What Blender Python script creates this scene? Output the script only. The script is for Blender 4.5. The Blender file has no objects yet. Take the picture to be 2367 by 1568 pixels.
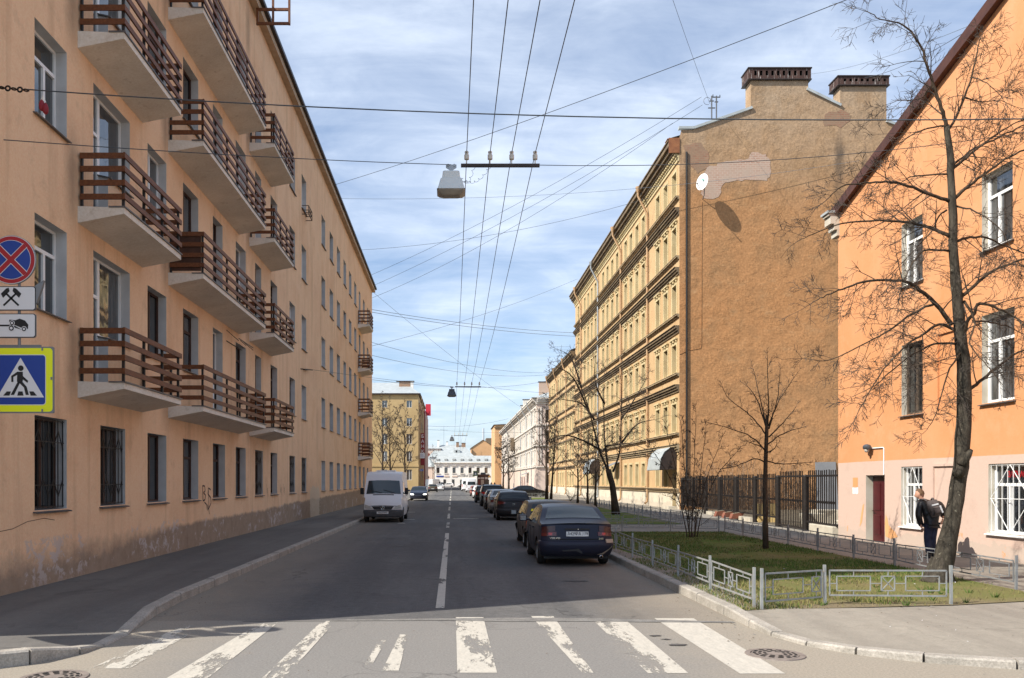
import bpy, bmesh, math, random
from mathutils import Vector, Matrix
C = bpy.context.scene
COL = C.collection
PI = math.pi
R = math.radians
random.seed(7)
F, CX, CY, EYE = 1950.0, 1045.0, 1113.0, 2.0      # focal length, vanishing point (photo at 2367 px width), eye height


def at(x, y, d):
    """world point seen at photo pixel x, y at distance d along the street"""
    return Vector(((x - CX) * d / F, d, EYE + (CY - y) * d / F))


# ------------------------------------------------------------------ materials
def new_mat(name):
    m = bpy.data.materials.new(name)
    m.use_nodes = True
    nt = m.node_tree
    b = nt.nodes['Principled BSDF']
    return m, nt, b


def nd(nt, t, **kw):
    n = nt.nodes.new('ShaderNode' + t)
    for k, v in kw.items():
        if k in n.inputs:
            n.inputs[k].default_value = v
        else:
            setattr(n, k, v)
    return n


def rgba(c):
    return (c[0], c[1], c[2], 1.0)


def coords(nt, kind, stretch=(1, 1, 1)):
    if kind == 'pos':
        o = nd(nt, 'NewGeometry').outputs['Position']
    else:
        o = nd(nt, 'TexCoord').outputs['Object']
    if stretch != (1, 1, 1):
        mp = nd(nt, 'Mapping')
        mp.inputs['Scale'].default_value = stretch
        nt.links.new(o, mp.inputs['Vector'])
        o = mp.outputs['Vector']
    return o


def noise(nt, vec, scale, detail=5, rough=.55, dist=0):
    n = nd(nt, 'TexNoise', Scale=scale, Detail=detail, Roughness=rough, Distortion=dist)
    nt.links.new(vec, n.inputs['Vector'])
    return n.outputs['Fac']


def ramp(nt, fac, stops, interp='LINEAR'):
    r = nd(nt, 'ValToRGB')
    r.color_ramp.interpolation = interp
    e = r.color_ramp.elements
    while len(e) < len(stops):
        e.new(.5)
    for i, (p, c) in enumerate(stops):
        e[i].position = p
        e[i].color = rgba(c) if hasattr(c, '__len__') else (c, c, c, 1)
    nt.links.new(fac, r.inputs['Fac'])
    return r.outputs['Color']


def mix(nt, fac, a, b, mode='MIX'):
    m = nd(nt, 'Mix', data_type='RGBA', blend_type=mode)
    for s, v in ((m.inputs[0], fac), (m.inputs[6], a), (m.inputs[7], b)):
        if hasattr(v, 'is_linked') or hasattr(v, 'links'):
            nt.links.new(v, s)
        elif hasattr(v, '__len__'):
            s.default_value = rgba(v)
        else:
            s.default_value = v
    return m.outputs[2]


def mth(nt, op, a, b=0.0, c=None, clamp=False):
    m = nd(nt, 'Math', operation=op, use_clamp=clamp)
    for i, v in enumerate((a, b) if c is None else (a, b, c)):
        if hasattr(v, 'links'):
            nt.links.new(v, m.inputs[i])
        else:
            m.inputs[i].default_value = v
    return m.outputs[0]


def bump(nt, b, h, strength, dist=.02):
    bn = nd(nt, 'Bump', Strength=strength, Distance=dist)
    nt.links.new(h, bn.inputs['Height'])
    nt.links.new(bn.outputs['Normal'], b.inputs['Normal'])


def mat(name, c1, c2=None, scale=4, rough=.8, bmp=0, bscale=40, metal=0, spec=.3, kind='pos', stretch=(1, 1, 1), dark=None, coat=0, fine=0.0):
    m, nt, b = new_mat(name)
    c2 = c2 or tuple(x * .8 for x in c1)
    v = coords(nt, kind, stretch)
    f = noise(nt, v, scale)
    col = ramp(nt, f, [(.32, c2), (.68, c1)])
    if fine:
        f2 = noise(nt, v, scale * 14, 4, .7)
        col = mix(nt, fine, col, ramp(nt, f2, [(.35, .25), (.65, .85)]), 'OVERLAY')
    if dark:
        f3 = noise(nt, v, scale * 3.1, 6, .7)
        col = mix(nt, ramp(nt, f3, [(.58, 0.0), (.7, 1.0)]), col, dark)
    nt.links.new(col, b.inputs['Base Color'])
    b.inputs['Roughness'].default_value = rough
    b.inputs['Metallic'].default_value = metal
    b.inputs['Specular IOR Level'].default_value = spec
    b.inputs['Coat Weight'].default_value = coat
    b.inputs['Coat Roughness'].default_value = .05
    if bmp:
        bump(nt, b, noise(nt, v, bscale, 6, .65), bmp)
    return m


M = {}


def sep(nt):
    g = nd(nt, 'NewGeometry')
    s = nd(nt, 'SeparateXYZ')
    nt.links.new(g.outputs['Position'], s.inputs[0])
    return g.outputs['Position'], s.outputs


def peach_stucco():
    m, nt, b = new_mat('peach_stucco')
    p, s = sep(nt)
    big = noise(nt, p, .35, 5, .6)
    col = ramp(nt, big, [(.3, (.70, .425, .25)), (.5, (.79, .525, .33)), (.72, (.73, .465, .29))])
    grain = noise(nt, p, 26, 4, .75)
    col = mix(nt, .30, col, ramp(nt, grain, [(.3, .3), (.7, .72)]), 'OVERLAY')
    mp = nd(nt, 'Mapping')
    mp.inputs['Scale'].default_value = (1, 1.6, .10)
    nt.links.new(p, mp.inputs['Vector'])
    streak = noise(nt, mp.outputs[0], 1.1, 6, .65)
    col = mix(nt, mth(nt, 'MULTIPLY', ramp(nt, streak, [(.52, 0.0), (.72, 1.0)]), .42), col, (.40, .235, .135))
    blot = noise(nt, p, 2.2, 7, .7)
    col = mix(nt, mth(nt, 'MULTIPLY', ramp(nt, blot, [(.55, 0.0), (.7, 1.0)]), .30), col, (.42, .27, .175))
    pale = noise(nt, p, .8, 7, .65, .5)
    col = mix(nt, mth(nt, 'MULTIPLY', ramp(nt, pale, [(.56, 0.0), (.70, 1.0)]), .25), col, (.78, .55, .40))
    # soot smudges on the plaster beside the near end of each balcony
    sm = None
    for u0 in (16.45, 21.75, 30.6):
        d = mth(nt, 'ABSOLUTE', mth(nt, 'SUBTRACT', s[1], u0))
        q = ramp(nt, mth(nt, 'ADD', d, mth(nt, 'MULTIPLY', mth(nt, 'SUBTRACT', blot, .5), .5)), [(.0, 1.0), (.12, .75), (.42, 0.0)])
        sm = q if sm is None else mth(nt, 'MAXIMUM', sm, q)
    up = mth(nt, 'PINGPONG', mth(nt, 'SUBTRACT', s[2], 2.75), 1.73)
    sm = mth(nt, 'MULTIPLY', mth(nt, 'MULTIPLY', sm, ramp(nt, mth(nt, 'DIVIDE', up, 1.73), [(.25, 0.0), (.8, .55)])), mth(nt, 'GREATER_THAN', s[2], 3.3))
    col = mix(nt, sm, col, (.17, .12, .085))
    # grey painted plinth with flaking lime on top
    edge = noise(nt, p, .5, 6, .72)
    h = mth(nt, 'MULTIPLY_ADD', edge, .42, .56)
    nearf = mth(nt, 'MULTIPLY', mth(nt, 'SUBTRACT', 20.0, s[1], clamp=False), .012)
    h = mth(nt, 'SUBTRACT', h, nearf)
    soft = mth(nt, 'MINIMUM', mth(nt, 'MAXIMUM', mth(nt, 'MULTIPLY', mth(nt, 'SUBTRACT', 25.0, s[1]), .06), .10), .5)
    mask = mth(nt, 'DIVIDE', mth(nt, 'SUBTRACT', mth(nt, 'ADD', h, mth(nt, 'MULTIPLY', soft, mth(nt, 'MULTIPLY_ADD', noise(nt, p, 2.4, 8, .75), 1.6, -.45))), s[2]), soft, clamp=True)
    dirt = noise(nt, p, 3.2, 7, .7)
    grey = ramp(nt, dirt, [(.3, (.15, .12, .092)), (.7, (.245, .205, .17))])
    col = mix(nt, mth(nt, 'MULTIPLY', mask, .80), col, grey)
    flake = noise(nt, p, 3.6, 8, .72, .4)
    clus = noise(nt, p, .55, 3, .5)
    fl = mth(nt, 'ADD', flake, mth(nt, 'MULTIPLY', mth(nt, 'SUBTRACT', clus, .5), .5))
    fm = ramp(nt, fl, [(.56, 0.0), (.60, 1.0)])
    low = ramp(nt, s[2], [(.0, 0.0), (.25, .8), (.6, 1.0), (.95, .7), (1.0, 0.0)])
    col = mix(nt, mth(nt, 'MULTIPLY', mth(nt, 'MULTIPLY', fm, low), .8), col, (.50, .44, .42))
    # pale repaired patch of plaster further down the wall
    pa = mth(nt, 'MULTIPLY', mth(nt, 'GREATER_THAN', mth(nt, 'ADD', s[1], mth(nt, 'MULTIPLY', edge, 4)), 46.0), mth(nt, 'LESS_THAN', mth(nt, 'ADD', s[1], mth(nt, 'MULTIPLY', dirt, 3)), 48.6))
    pa = mth(nt, 'MULTIPLY', pa, mth(nt, 'LESS_THAN', s[2], mth(nt, 'MULTIPLY_ADD', blot, 1.2, 1.1)))
    col = mix(nt, mth(nt, 'MULTIPLY', pa, .7), col, (.62, .52, .40))
    nt.links.new(col, b.inputs['Base Color'])
    b.inputs['Roughness'].default_value = .9
    b.inputs['Specular IOR Level'].default_value = .15
    bump(nt, b, noise(nt, p, 45, 5, .7), .3, .012)
    return m


def asphalt(name, a, c, patch, sand=True):
    m, nt, b = new_mat(name)
    p, s = sep(nt)
    big = noise(nt, p, .22, 6, .62)
    col = ramp(nt, big, [(.3, a), (.7, c)])
    mp = nd(nt, 'Mapping')
    mp.inputs['Scale'].default_value = (1.3, .10, 1)
    nt.links.new(p, mp.inputs['Vector'])
    lanes = noise(nt, mp.outputs[0], 1.0, 5, .6)
    col = mix(nt, mth(nt, 'MULTIPLY', ramp(nt, lanes, [(.42, 0.0), (.62, 1.0)]), .6), col, patch)
    stain = noise(nt, p, .9, 7, .7, .6)
    col = mix(nt, mth(nt, 'MULTIPLY', ramp(nt, stain, [(.58, 0.0), (.70, 1.0)]), .45), col, tuple(x * .5 for x in a))
    mid = noise(nt, p, 7, 7, .75)
    col = mix(nt, .45 if sand else .2, col, ramp(nt, mid, [(.3, .28), (.7, .72)]), 'OVERLAY')
    if sand:
        # dust swept to the kerbs
        d = mth(nt, 'ABSOLUTE', mth(nt, 'ADD', s[0], .2))
        d = mth(nt, 'ADD', d, mth(nt, 'MULTIPLY', mth(nt, 'SUBTRACT', stain, .5), 1.6))
        dm = ramp(nt, mth(nt, 'DIVIDE', d, 5.0), [(.42, 0.0), (.80, 1.0)])
        nearm = ramp(nt, mth(nt, 'DIVIDE', s[1], 60.0), [(.1, 1.0), (.5, .45)])
        col = mix(nt, mth(nt, 'MULTIPLY', mth(nt, 'MULTIPLY', dm, nearm), .72), col, (.31, .265, .205))
        # paler crossing asphalt beyond a ragged seam; tone also paints extra sun-to-shade contrast
        jn = mth(nt, 'LESS_THAN', mth(nt, 'ADD', s[1], mth(nt, 'MULTIPLY', stain, .5)), 12.35)
        col = mix(nt, mth(nt, 'MULTIPLY', jn, .75), col, mix(nt, dm, (.222, .212, .198), (.29, .257, .21)))
    grain = noise(nt, p, 38, 5, .85)
    col = mix(nt, .6 if sand else .3, col, ramp(nt, grain, [(.3, .22), (.7, .80)]), 'OVERLAY')
    vor = nd(nt, 'TexVoronoi', feature='DISTANCE_TO_EDGE', Scale=.33)
    wv = nd(nt, 'MixRGB') if False else None
    dv = nd(nt, 'VectorMath', operation='ADD')
    nn = nd(nt, 'TexNoise', Scale=1.6, Detail=6)
    nt.links.new(p, nn.inputs['Vector'])
    nt.links.new(p, dv.inputs[0])
    nt.links.new(nn.outputs['Color'], dv.inputs[1])
    nt.links.new(dv.outputs[0], vor.inputs['Vector'])
    ck = ramp(nt, vor.outputs['Distance'], [(.0, .8), (.010, 0.0)])
    ckm = mth(nt, 'MULTIPLY', ck, ramp(nt, big, [(.46, 0.0), (.58, .75 if sand else .25)]))
    col = mix(nt, ckm, col, tuple(x * .35 for x in a))
    nt.links.new(col, b.inputs['Base Color'])
    b.inputs['Roughness'].default_value = .92
    b.inputs['Specular IOR Level'].default_value = .2
    bump(nt, b, grain, .45, .012)
    return m


def road_paint():
    m, nt, b = new_mat('road_paint')
    p, s = sep(nt)
    mp = nd(nt, 'Mapping')
    mp.inputs['Scale'].default_value = (1, .28, 1)
    nt.links.new(p, mp.inputs['Vector'])
    w1 = noise(nt, mp.outputs[0], 15, 9, .76)
    w2 = noise(nt, p, 30, 5, .75)
    w3 = noise(nt, coords(nt, 'pos', (2.6, .55, 1)), 1.0, 3, .5)
    w = mth(nt, 'ADD', mth(nt, 'MULTIPLY_ADD', w2, .16, mth(nt, 'MULTIPLY', w1, .50)), mth(nt, 'MULTIPLY', w3, .70))
    oi = nd(nt, 'ObjectInfo')
    thr = ramp(nt, mth(nt, 'DIVIDE', mth(nt, 'ADD', s[0], 4.4), 8.0), [(.0, .685), (.125, .71), (.255, .70), (.375, .68), (.50, .745), (.66, .725), (.78, .735), (.90, .90)], 'CONSTANT')
    thr = mth(nt, 'MAXIMUM', thr, mth(nt, 'MULTIPLY', mth(nt, 'GREATER_THAN', s[1], 12.9), .75))
    keep = mth(nt, 'DIVIDE', mth(nt, 'SUBTRACT', mth(nt, 'ADD', thr, .02), w), .05, clamp=True)
    nt.links.new(ramp(nt, mth(nt, 'MULTIPLY_ADD', w1, .5, mth(nt, 'MULTIPLY', w2, .5)), [(.36, (.52, .485, .42)), (.62, (.35, .33, .29))]), b.inputs['Base Color'])
    b.inputs['Roughness'].default_value = .8
    nt.links.new(keep, b.inputs['Alpha'])
    return m


def rendered_wall(name, a, c, low, grime, bmp=.6, hs=(1, 1, 2.4), z0=2.62, edge_amp=.05, bsc=5.0):
    """plaster with a differently painted base below z0"""
    m, nt, b = new_mat(name)
    p, s = sep(nt)
    big = noise(nt, p, .3, 6, .62)
    col = ramp(nt, big, [(.3, a), (.7, c)])
    bl = noise(nt, p, 1.3, 7, .7)
    col = mix(nt, mth(nt, 'MULTIPLY', ramp(nt, bl, [(.52, 0.0), (.72, 1.0)]), .45), col, grime)
    mp = nd(nt, 'Mapping')
    mp.inputs['Scale'].default_value = (1.2, 1.2, .12)
    nt.links.new(p, mp.inputs['Vector'])
    st = noise(nt, mp.outputs[0], 1.6, 6, .65)
    col = mix(nt, mth(nt, 'MULTIPLY', ramp(nt, st, [(.56, 0.0), (.76, 1.0)]), .3), col, grime)
    if low:
        h = mth(nt, 'MULTIPLY_ADD', mth(nt, 'SUBTRACT', big, .5), edge_amp * 4, z0)
        lowc = mix(nt, mth(nt, 'MULTIPLY', ramp(nt, bl, [(.5, 0.0), (.7, 1.0)]), .35), low, tuple(x * .72 for x in low))
        dirt = mth(nt, 'LESS_THAN', s[2], mth(nt, 'MULTIPLY_ADD', bl, .9, .05))
        lowc = mix(nt, mth(nt, 'MULTIPLY', dirt, .5), lowc, (.42, .36, .30))
        fl = noise(nt, p, 2.6, 8, .7)
        fm = mth(nt, 'MULTIPLY', ramp(nt, fl, [(.62, 0.0), (.65, 1.0)]), ramp(nt, mth(nt, 'DIVIDE', s[2], 2.0), [(.2, 1.0), (.8, 0.0)]))
        lowc = mix(nt, fm, lowc, c)
        col = mix(nt, mth(nt, 'LESS_THAN', s[2], h), col, lowc)
    nt.links.new(col, b.inputs['Base Color'])
    b.inputs['Roughness'].default_value = .9
    b.inputs['Specular IOR Level'].default_value = .15
    mp2 = nd(nt, 'Mapping')
    mp2.inputs['Scale'].default_value = hs
    nt.links.new(p, mp2.inputs['Vector'])
    bump(nt, b, noise(nt, mp2.outputs[0], bsc, 8, .68, .3), bmp, .05)
    return m


def gable_plaster():
    m, nt, b = new_mat('brown_gable_plaster')
    p, s = sep(nt)
    big = noise(nt, p, .16, 7, .65)
    z = mth(nt, 'DIVIDE', mth(nt, 'ADD', s[2], mth(nt, 'MULTIPLY', mth(nt, 'SUBTRACT', big, .5), 9)), 30.0)
    col = ramp(nt, z, [(.05, (.47, .26, .125)), (.45, (.425, .217, .096)), (.68, (.41, .22, .104)), (.80, (.38, .25, .15)), (.95, (.37, .28, .195))])
    bl = noise(nt, p, .7, 8, .7, .5)
    col = mix(nt, mth(nt, 'MULTIPLY', ramp(nt, bl, [(.46, 0.0), (.68, 1.0)]), .55), col, (.27, .165, .085))
    pal = noise(nt, coords(nt, 'pos', (1, 1, 1.8)), .9, 8, .7)
    col = mix(nt, mth(nt, 'MULTIPLY', ramp(nt, pal, [(.55, 0.0), (.72, 1.0)]), .4), col, (.47, .31, .17))
    grain = noise(nt, p, 7, 6, .7)
    col = mix(nt, .5, col, ramp(nt, grain, [(.3, .26), (.7, .74)]), 'OVERLAY')
    soot = noise(nt, coords(nt, 'pos', (1, 1, .1)), 1.1, 6, .6)
    sm = mth(nt, 'MULTIPLY', ramp(nt, soot, [(.6, 0.0), (.72, 1.0)]), ramp(nt, mth(nt, 'DIVIDE', s[2], 30.0), [(.62, 0.0), (.75, .5)]))
    col = mix(nt, sm, col, (.12, .09, .07))
    # dark water stain below the notch between the chimneys
    ws = mth(nt, 'ABSOLUTE', mth(nt, 'ADD', mth(nt, 'SUBTRACT', s[0], 25.9), mth(nt, 'MULTIPLY', mth(nt, 'SUBTRACT', bl, .5), .8)))
    wm = mth(nt, 'MULTIPLY', ramp(nt, ws, [(.12, .85), (.42, 0.0)]), ramp(nt, mth(nt, 'DIVIDE', s[2], 30.0), [(.55, 0.0), (.72, .5), (.80, 1.0), (.85, 0.0)]))
    col = mix(nt, wm, col, (.11, .085, .065))
    # damp zone on the right hand side
    dz = ramp(nt, mth(nt, 'DIVIDE', mth(nt, 'ADD', s[0], mth(nt, 'MULTIPLY', bl, 4)), 40.0), [(.62, 0.0), (.75, .45)])
    dz2 = ramp(nt, mth(nt, 'DIVIDE', s[2], 20.0), [(.25, 0.0), (.4, 1.0), (.9, 0.0)])
    col = mix(nt, mth(nt, 'MULTIPLY', dz, dz2), col, (.22, .15, .085))
    nt.links.new(col, b.inputs['Base Color'])
    b.inputs['Roughness'].default_value = .95
    b.inputs['Specular IOR Level'].default_value = .1
    v1 = noise(nt, coords(nt, 'pos', (1, 1, 2.8)), 4.5, 8, .70, .2)
    v2 = noise(nt, coords(nt, 'pos', (2.4, 1, 1)), 5.5, 7, .68, .2)
    v3 = ramp(nt, noise(nt, p, 1.1, 3, .5), [(.42, 0.0), (.6, 1.0)])
    bump(nt, b, mth(nt, 'MULTIPLY', mth(nt, 'ADD', v1, mth(nt, 'MULTIPLY', v2, .8)), mth(nt, 'MULTIPLY_ADD', v3, .75, .25)), .6, .045)
    return m


def brickwork(name, c1, c2, mortar):
    m, nt, b = new_mat(name)
    p, s = sep(nt)
    cb = nd(nt, 'CombineXYZ')
    nt.links.new(mth(nt, 'ADD', s[0], s[1]), cb.inputs[0])
    nt.links.new(s[2], cb.inputs[1])
    br = nd(nt, 'TexBrick', Scale=1.0, Color1=rgba(c1), Color2=rgba(c2), Mortar=rgba(mortar))
    br.inputs['Mortar Size'].default_value = .022
    br.inputs['Brick Width'].default_value = .34
    br.inputs['Row Height'].default_value = .14
    nt.links.new(cb.outputs[0], br.inputs['Vector'])
    n = noise(nt, p, 1.2, 6, .7)
    col = mix(nt, ramp(nt, n, [(.35, 0.0), (.6, .8)]), br.outputs['Color'], tuple(x * .85 for x in mortar))
    nt.links.new(col, b.inputs['Base Color'])
    b.inputs['Roughness'].default_value = .95
    bump(nt, b, mth(nt, 'ADD', br.outputs['Fac'], n), -.6, .05)
    return m


def glass(name, dark, light, rough=.03, ior=2.0):
    """window pane: dark room with a hint of net curtains behind a reflecting sheet"""
    m, nt, b = new_mat(name)
    p, s = sep(nt)
    oi = nd(nt, 'ObjectInfo')
    w = noise(nt, coords(nt, 'pos', (3, 3, .35)), 2.0, 4, .6)
    f = mth(nt, 'MULTIPLY', ramp(nt, w, [(.40, 0.0), (.60, 1.0)]), ramp(nt, oi.outputs['Random'], [(.35, 0.0), (.7, 1.0)]))
    nt.links.new(mix(nt, f, dark, light), b.inputs['Base Color'])
    b.inputs['Roughness'].default_value = rough
    b.inputs['Specular IOR Level'].default_value = .9
    b.inputs['IOR'].default_value = ior
    wob = noise(nt, p, 1.3, 2, .4)
    bump(nt, b, wob, .10, .05)
    return m


def bark(name, a, c, sc=6):
    m, nt, b = new_mat(name)
    v = coords(nt, 'pos', (1, 1, .3))
    f = noise(nt, v, sc * 1.6, 7, .7)
    col = ramp(nt, f, [(.35, a), (.65, c)])
    lich = noise(nt, coords(nt, 'pos'), 16, 4, .6)
    col = mix(nt, mth(nt, 'MULTIPLY', ramp(nt, lich, [(.64, 0.0), (.7, 1.0)]), .6), col, (.28, .26, .20))
    nt.links.new(col, b.inputs['Base Color'])
    b.inputs['Roughness'].default_value = .95
    b.inputs['Specular IOR Level'].default_value = .1
    bump(nt, b, f, .9, .04)
    return m


def car_paint(name, c, metal=.3, dirt=.25, dirtcol=(.16, .13, .10)):
    m, nt, b = new_mat(name)
    tc = nd(nt, 'TexCoord').outputs['Object']
    s = nd(nt, 'SeparateXYZ')
    nt.links.new(tc, s.inputs[0])
    n = noise(nt, tc, 3.2, 6, .7)
    low = ramp(nt, mth(nt, 'ADD', s.outputs[2], mth(nt, 'MULTIPLY', mth(nt, 'SUBTRACT', n, .5), .5)), [(.25, 1.0), (.85, .12)])
    col = mix(nt, mth(nt, 'MULTIPLY', low, dirt), c, dirtcol)
    nt.links.new(col, b.inputs['Base Color'])
    nt.links.new(mth(nt, 'MULTIPLY_ADD', low, .3 * (dirt > .1), .32), b.inputs['Roughness'])
    b.inputs['Metallic'].default_value = metal
    b.inputs['Coat Weight'].default_value = .12
    b.inputs['Specular IOR Level'].default_value = .3
    b.inputs['Coat Roughness'].default_value = .12
    return m


def plain(name, c, rough=.6, metal=0, spec=.4):
    m, nt, b = new_mat(name)
    b.inputs['Base Color'].default_value = rgba(c)
    b.inputs['Roughness'].default_value = rough
    b.inputs['Metallic'].default_value = metal
    b.inputs['Specular IOR Level'].default_value = spec
    return m


def make_materials():
    M['peach'] = peach_stucco()
    M['reveal'] = mat('whitewashed_reveal', (.58, .57, .56), (.46, .45, .44), 2, .9, .2, 30)
    M['slab'] = mat('painted_concrete_slab', (.74, .675, .585), (.62, .555, .475), 1.3, .9, .25, 30, dark=(.52, .45, .37), fine=.22)
    M['board'] = mat('stained_wood_board', (.185, .066, .024), (.10, .036, .014), 3, .55, .2, 30, stretch=(6, 1, 6))
    M['blacksteel'] = plain('black_painted_steel', (.016, .015, .015), .5)
    M['pvc'] = plain('white_plastic_frame', (.78, .78, .77), .35)
    M['brownframe'] = mat('dark_brown_window_wood', (.075, .035, .022), (.045, .02, .013), 6, .6)
    M['greyframe'] = mat('weathered_window_wood', (.12, .09, .065), (.07, .05, .036), 6, .7)
    M['redframe'] = mat('oxblood_window_wood', (.22, .05, .03), (.14, .03, .02), 6, .6)
    M['ochreframe'] = mat('ochre_window_wood', (.50, .25, .05), (.35, .17, .04), 6, .6)
    M['glass'] = glass('window_glass', (.010, .012, .014), (.10, .105, .11), .03, 1.75)
    M['glass2'] = glass('old_window_glass', (.010, .010, .009), (.05, .045, .04), .08, 1.45)
    M['sill'] = mat('grey_tin_sill', (.17, .16, .16), (.10, .095, .095), 5, .5, metal=.4)
    M['rooftin'] = mat('dark_roof_tin', (.06, .045, .04), (.035, .028, .025), 2, .5, metal=.3)
    M['eave'] = mat('pale_eave_board', (.50, .38, .27), (.40, .29, .2), 2, .85)
    M['road'] = asphalt('asphalt_road', (.092, .090, .091), (.128, .125, .122), (.076, .075, .076))
    M['pavement'] = asphalt('asphalt_pavement', (.225, .205, .175), (.30, .272, .228), (.19, .17, .145), False)
    M['pavement2'] = asphalt('dark_asphalt_pavement', (.118, .112, .106), (.165, .156, .143), (.10, .095, .09), False)
    M['kerb'] = mat('granite_kerb', (.36, .33, .29), (.25, .23, .20), 3, .85, .4, 30, fine=.4)
    M['paint'] = road_paint()
    M['soil'] = mat('bare_soil', (.20, .165, .115), (.115, .095, .065), 1.2, .95, .7, 14, dark=(.09, .075, .05), fine=.4)
    M['orange'] = rendered_wall('orange_plaster', (.55, .245, .105), (.61, .305, .155), (.54, .40, .33), (.58, .36, .21), .18, (1, 1, 1), 2.62, .02, 9)
    M['orangerev'] = mat('orange_building_reveal', (.55, .52, .46), (.42, .38, .30), 1.5, .9)
    M['gable'] = gable_plaster()
    M['brick'] = brickwork('bare_pinkish_brick', (.44, .285, .215), (.38, .225, .165), (.49, .38, .30))
    M['brick2'] = brickwork('sooty_red_brick', (.27, .12, .075), (.34, .19, .12), (.30, .205, .135))
    M['ochre'] = rendered_wall('ochre_facade', (.46, .30, .15), (.555, .395, .22), (.58, .52, .41), (.38, .21, .105), .4, (1, 1, 1), 1.22, .03, 8)
    M['ochrepink'] = mat('peach_facade_fields', (.60, .36, .19), (.54, .30, .15), 1.2, .9, .3, 12)
    M['ochrerev'] = mat('cream_window_surround', (.58, .48, .28), (.47, .37, .20), 1.4, .9, .2, 14)
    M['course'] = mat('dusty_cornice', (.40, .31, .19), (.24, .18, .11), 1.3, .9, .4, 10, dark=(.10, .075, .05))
    M['corniceunder'] = mat('dark_cornice', (.20, .15, .09), (.12, .085, .055), 1.3, .9, .4, 10, dark=(.06, .045, .03))  # darker tone of the course material
    M['pipe'] = mat('ochre_painted_pipe', (.46, .31, .18), (.38, .24, .13), 1.2, .6, dark=(.25, .09, .04))
    M['zinc'] = mat('galvanised_pipe', (.42, .45, .47), (.30, .33, .35), 3, .45, metal=.5, dark=(.3, .17, .10))
    M['tin'] = mat('zinc_sheet', (.46, .49, .49), (.34, .37, .37), 1.1, .5, metal=.15, dark=(.33, .25, .2))
    M['rusttin'] = mat('flaking_rusty_tin', (.085, .045, .034), (.045, .024, .02), 1.6, .7, stretch=(3.0, 3.0, .25), dark=(.62, .59, .55))
    M['rust'] = mat('rusty_copper', (.38, .16, .07), (.25, .10, .05), 3, .5, metal=.4)
    M['black'] = plain('black_void', (.008, .008, .008), .9)
    M['browntin'] = mat('brown_roof_tin', (.105, .045, .032), (.065, .03, .024), 3, .55, metal=.15)
    M['maroon'] = mat('maroon_door_paint', (.080, .012, .015), (.055, .009, .011), 3, .35)
    M['white'] = plain('white_paint', (.78, .78, .77), .5)
    M['offwhite'] = mat('off_white_plaster', (.80, .78, .73), (.74, .71, .66), 1, .9, .2, 10)
    M['greyplaster'] = mat('greyish_pink_plaster', (.66, .61, .545), (.55, .50, .44), .8, .9, .4, 8, dark=(.30, .26, .23))
    M['pinkplaster'] = mat('pale_pink_plaster', (.64, .51, .43), (.55, .43, .36), .8, .9)
    M['bankyellow'] = mat('bank_yellow_plaster', (.46, .335, .17), (.39, .275, .135), .5, .9, .2, 6)
    M['redpaint'] = mat('dark_red_cladding', (.24, .025, .03), (.17, .018, .02), 1, .5)
    M['farorange'] = mat('far_orange_plaster', (.62, .37, .19), (.55, .32, .16), .4, .9)
    M['brownblock'] = mat('far_brown_plaster', (.20, .15, .10), (.15, .11, .08), .4, .9)
    M['silver'] = plain('silver_flue', (.72, .73, .74), .3, .7)
    M['iron'] = mat('black_iron', (.018, .014, .012), (.010, .008, .007), 6, .6, dark=(.06, .028, .016))
    M['railpaint'] = mat('silver_rail_paint', (.36, .375, .37), (.25, .26, .26), 7, .45, metal=.25, dark=(.34, .22, .14))
    M['railgrey'] = mat('dull_grey_rail_paint', (.26, .27, .28), (.18, .19, .20), 7, .5, metal=.2, dark=(.20, .12, .08))
    M['bark'] = bark('grey_brown_bark', (.030, .026, .021), (.085, .074, .058))
    M['bark2'] = bark('dark_brown_bark', (.038, .028, .02), (.085, .062, .045))
    M['twig'] = mat('twig_bark', (.072, .058, .048), (.042, .034, .028), 3, .9)
    M['vine'] = mat('dry_vine', (.30, .21, .14), (.17, .11, .07), 3, .9)
    M['tyre'] = mat('tyre_rubber', (.022, .021, .020), (.035, .032, .029), 6, .85, kind='obj')
    M['rim'] = plain('alloy_rim', (.42, .42, .42), .35, .7)
    M['rimdark'] = plain('grey_hubcap', (.22, .22, .22), .5, .4)
    M['carglass'] = plain('car_glass', (.012, .018, .023), .05, 0, .5)
    M['carglassblue'] = plain('bluish_car_glass', (.020, .034, .043), .06, 0, .7)
    M['trim'] = plain('black_plastic_trim', (.018, .018, .018), .65)
    M['redlens'] = plain('red_lamp_lens', (.11, .008, .01), .15, 0, .7)
    M['redlens2'] = plain('bright_red_lamp_lens', (.55, .02, .015), .15, 0, .7)
    M['amber'] = plain('amber_lamp_lens', (.50, .09, .02), .2, 0, .6)
    M['headlens'] = plain('clear_lamp_lens', (.55, .55, .52), .1, .3, .8)
    M['plate'] = plain('plate_white', (.72, .72, .70), .5)
    M['ink'] = plain('black_ink', (.012, .012, .013), .6)
    M['chrome'] = plain('chrome', (.62, .62, .62), .15, 1)
    M['signred'] = plain('sign_red', (.36, .012, .018), .45)
    M['signblue'] = plain('sign_blue', (.010, .045, .27), .45)
    M['signwhite'] = plain('sign_white', (.66, .66, .67), .5)
    M['signyellow'] = plain('sign_fluorescent_yellow', (.78, .83, .01), .5)
    M['signback'] = plain('sign_steel', (.20, .21, .22), .5, .5)
    M['lampgrey'] = plain('grey_lamp_enamel', (.62, .66, .65), .35)
    M['lampdark'] = plain('dark_lamp_enamel', (.07, .075, .085), .4)
    M['lampin'] = mat('lamp_reflector', (.42, .40, .36), (.32, .30, .27), 6, .5, kind='obj')
    M['porcelain'] = plain('porcelain', (.58, .55, .49), .3)
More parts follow.
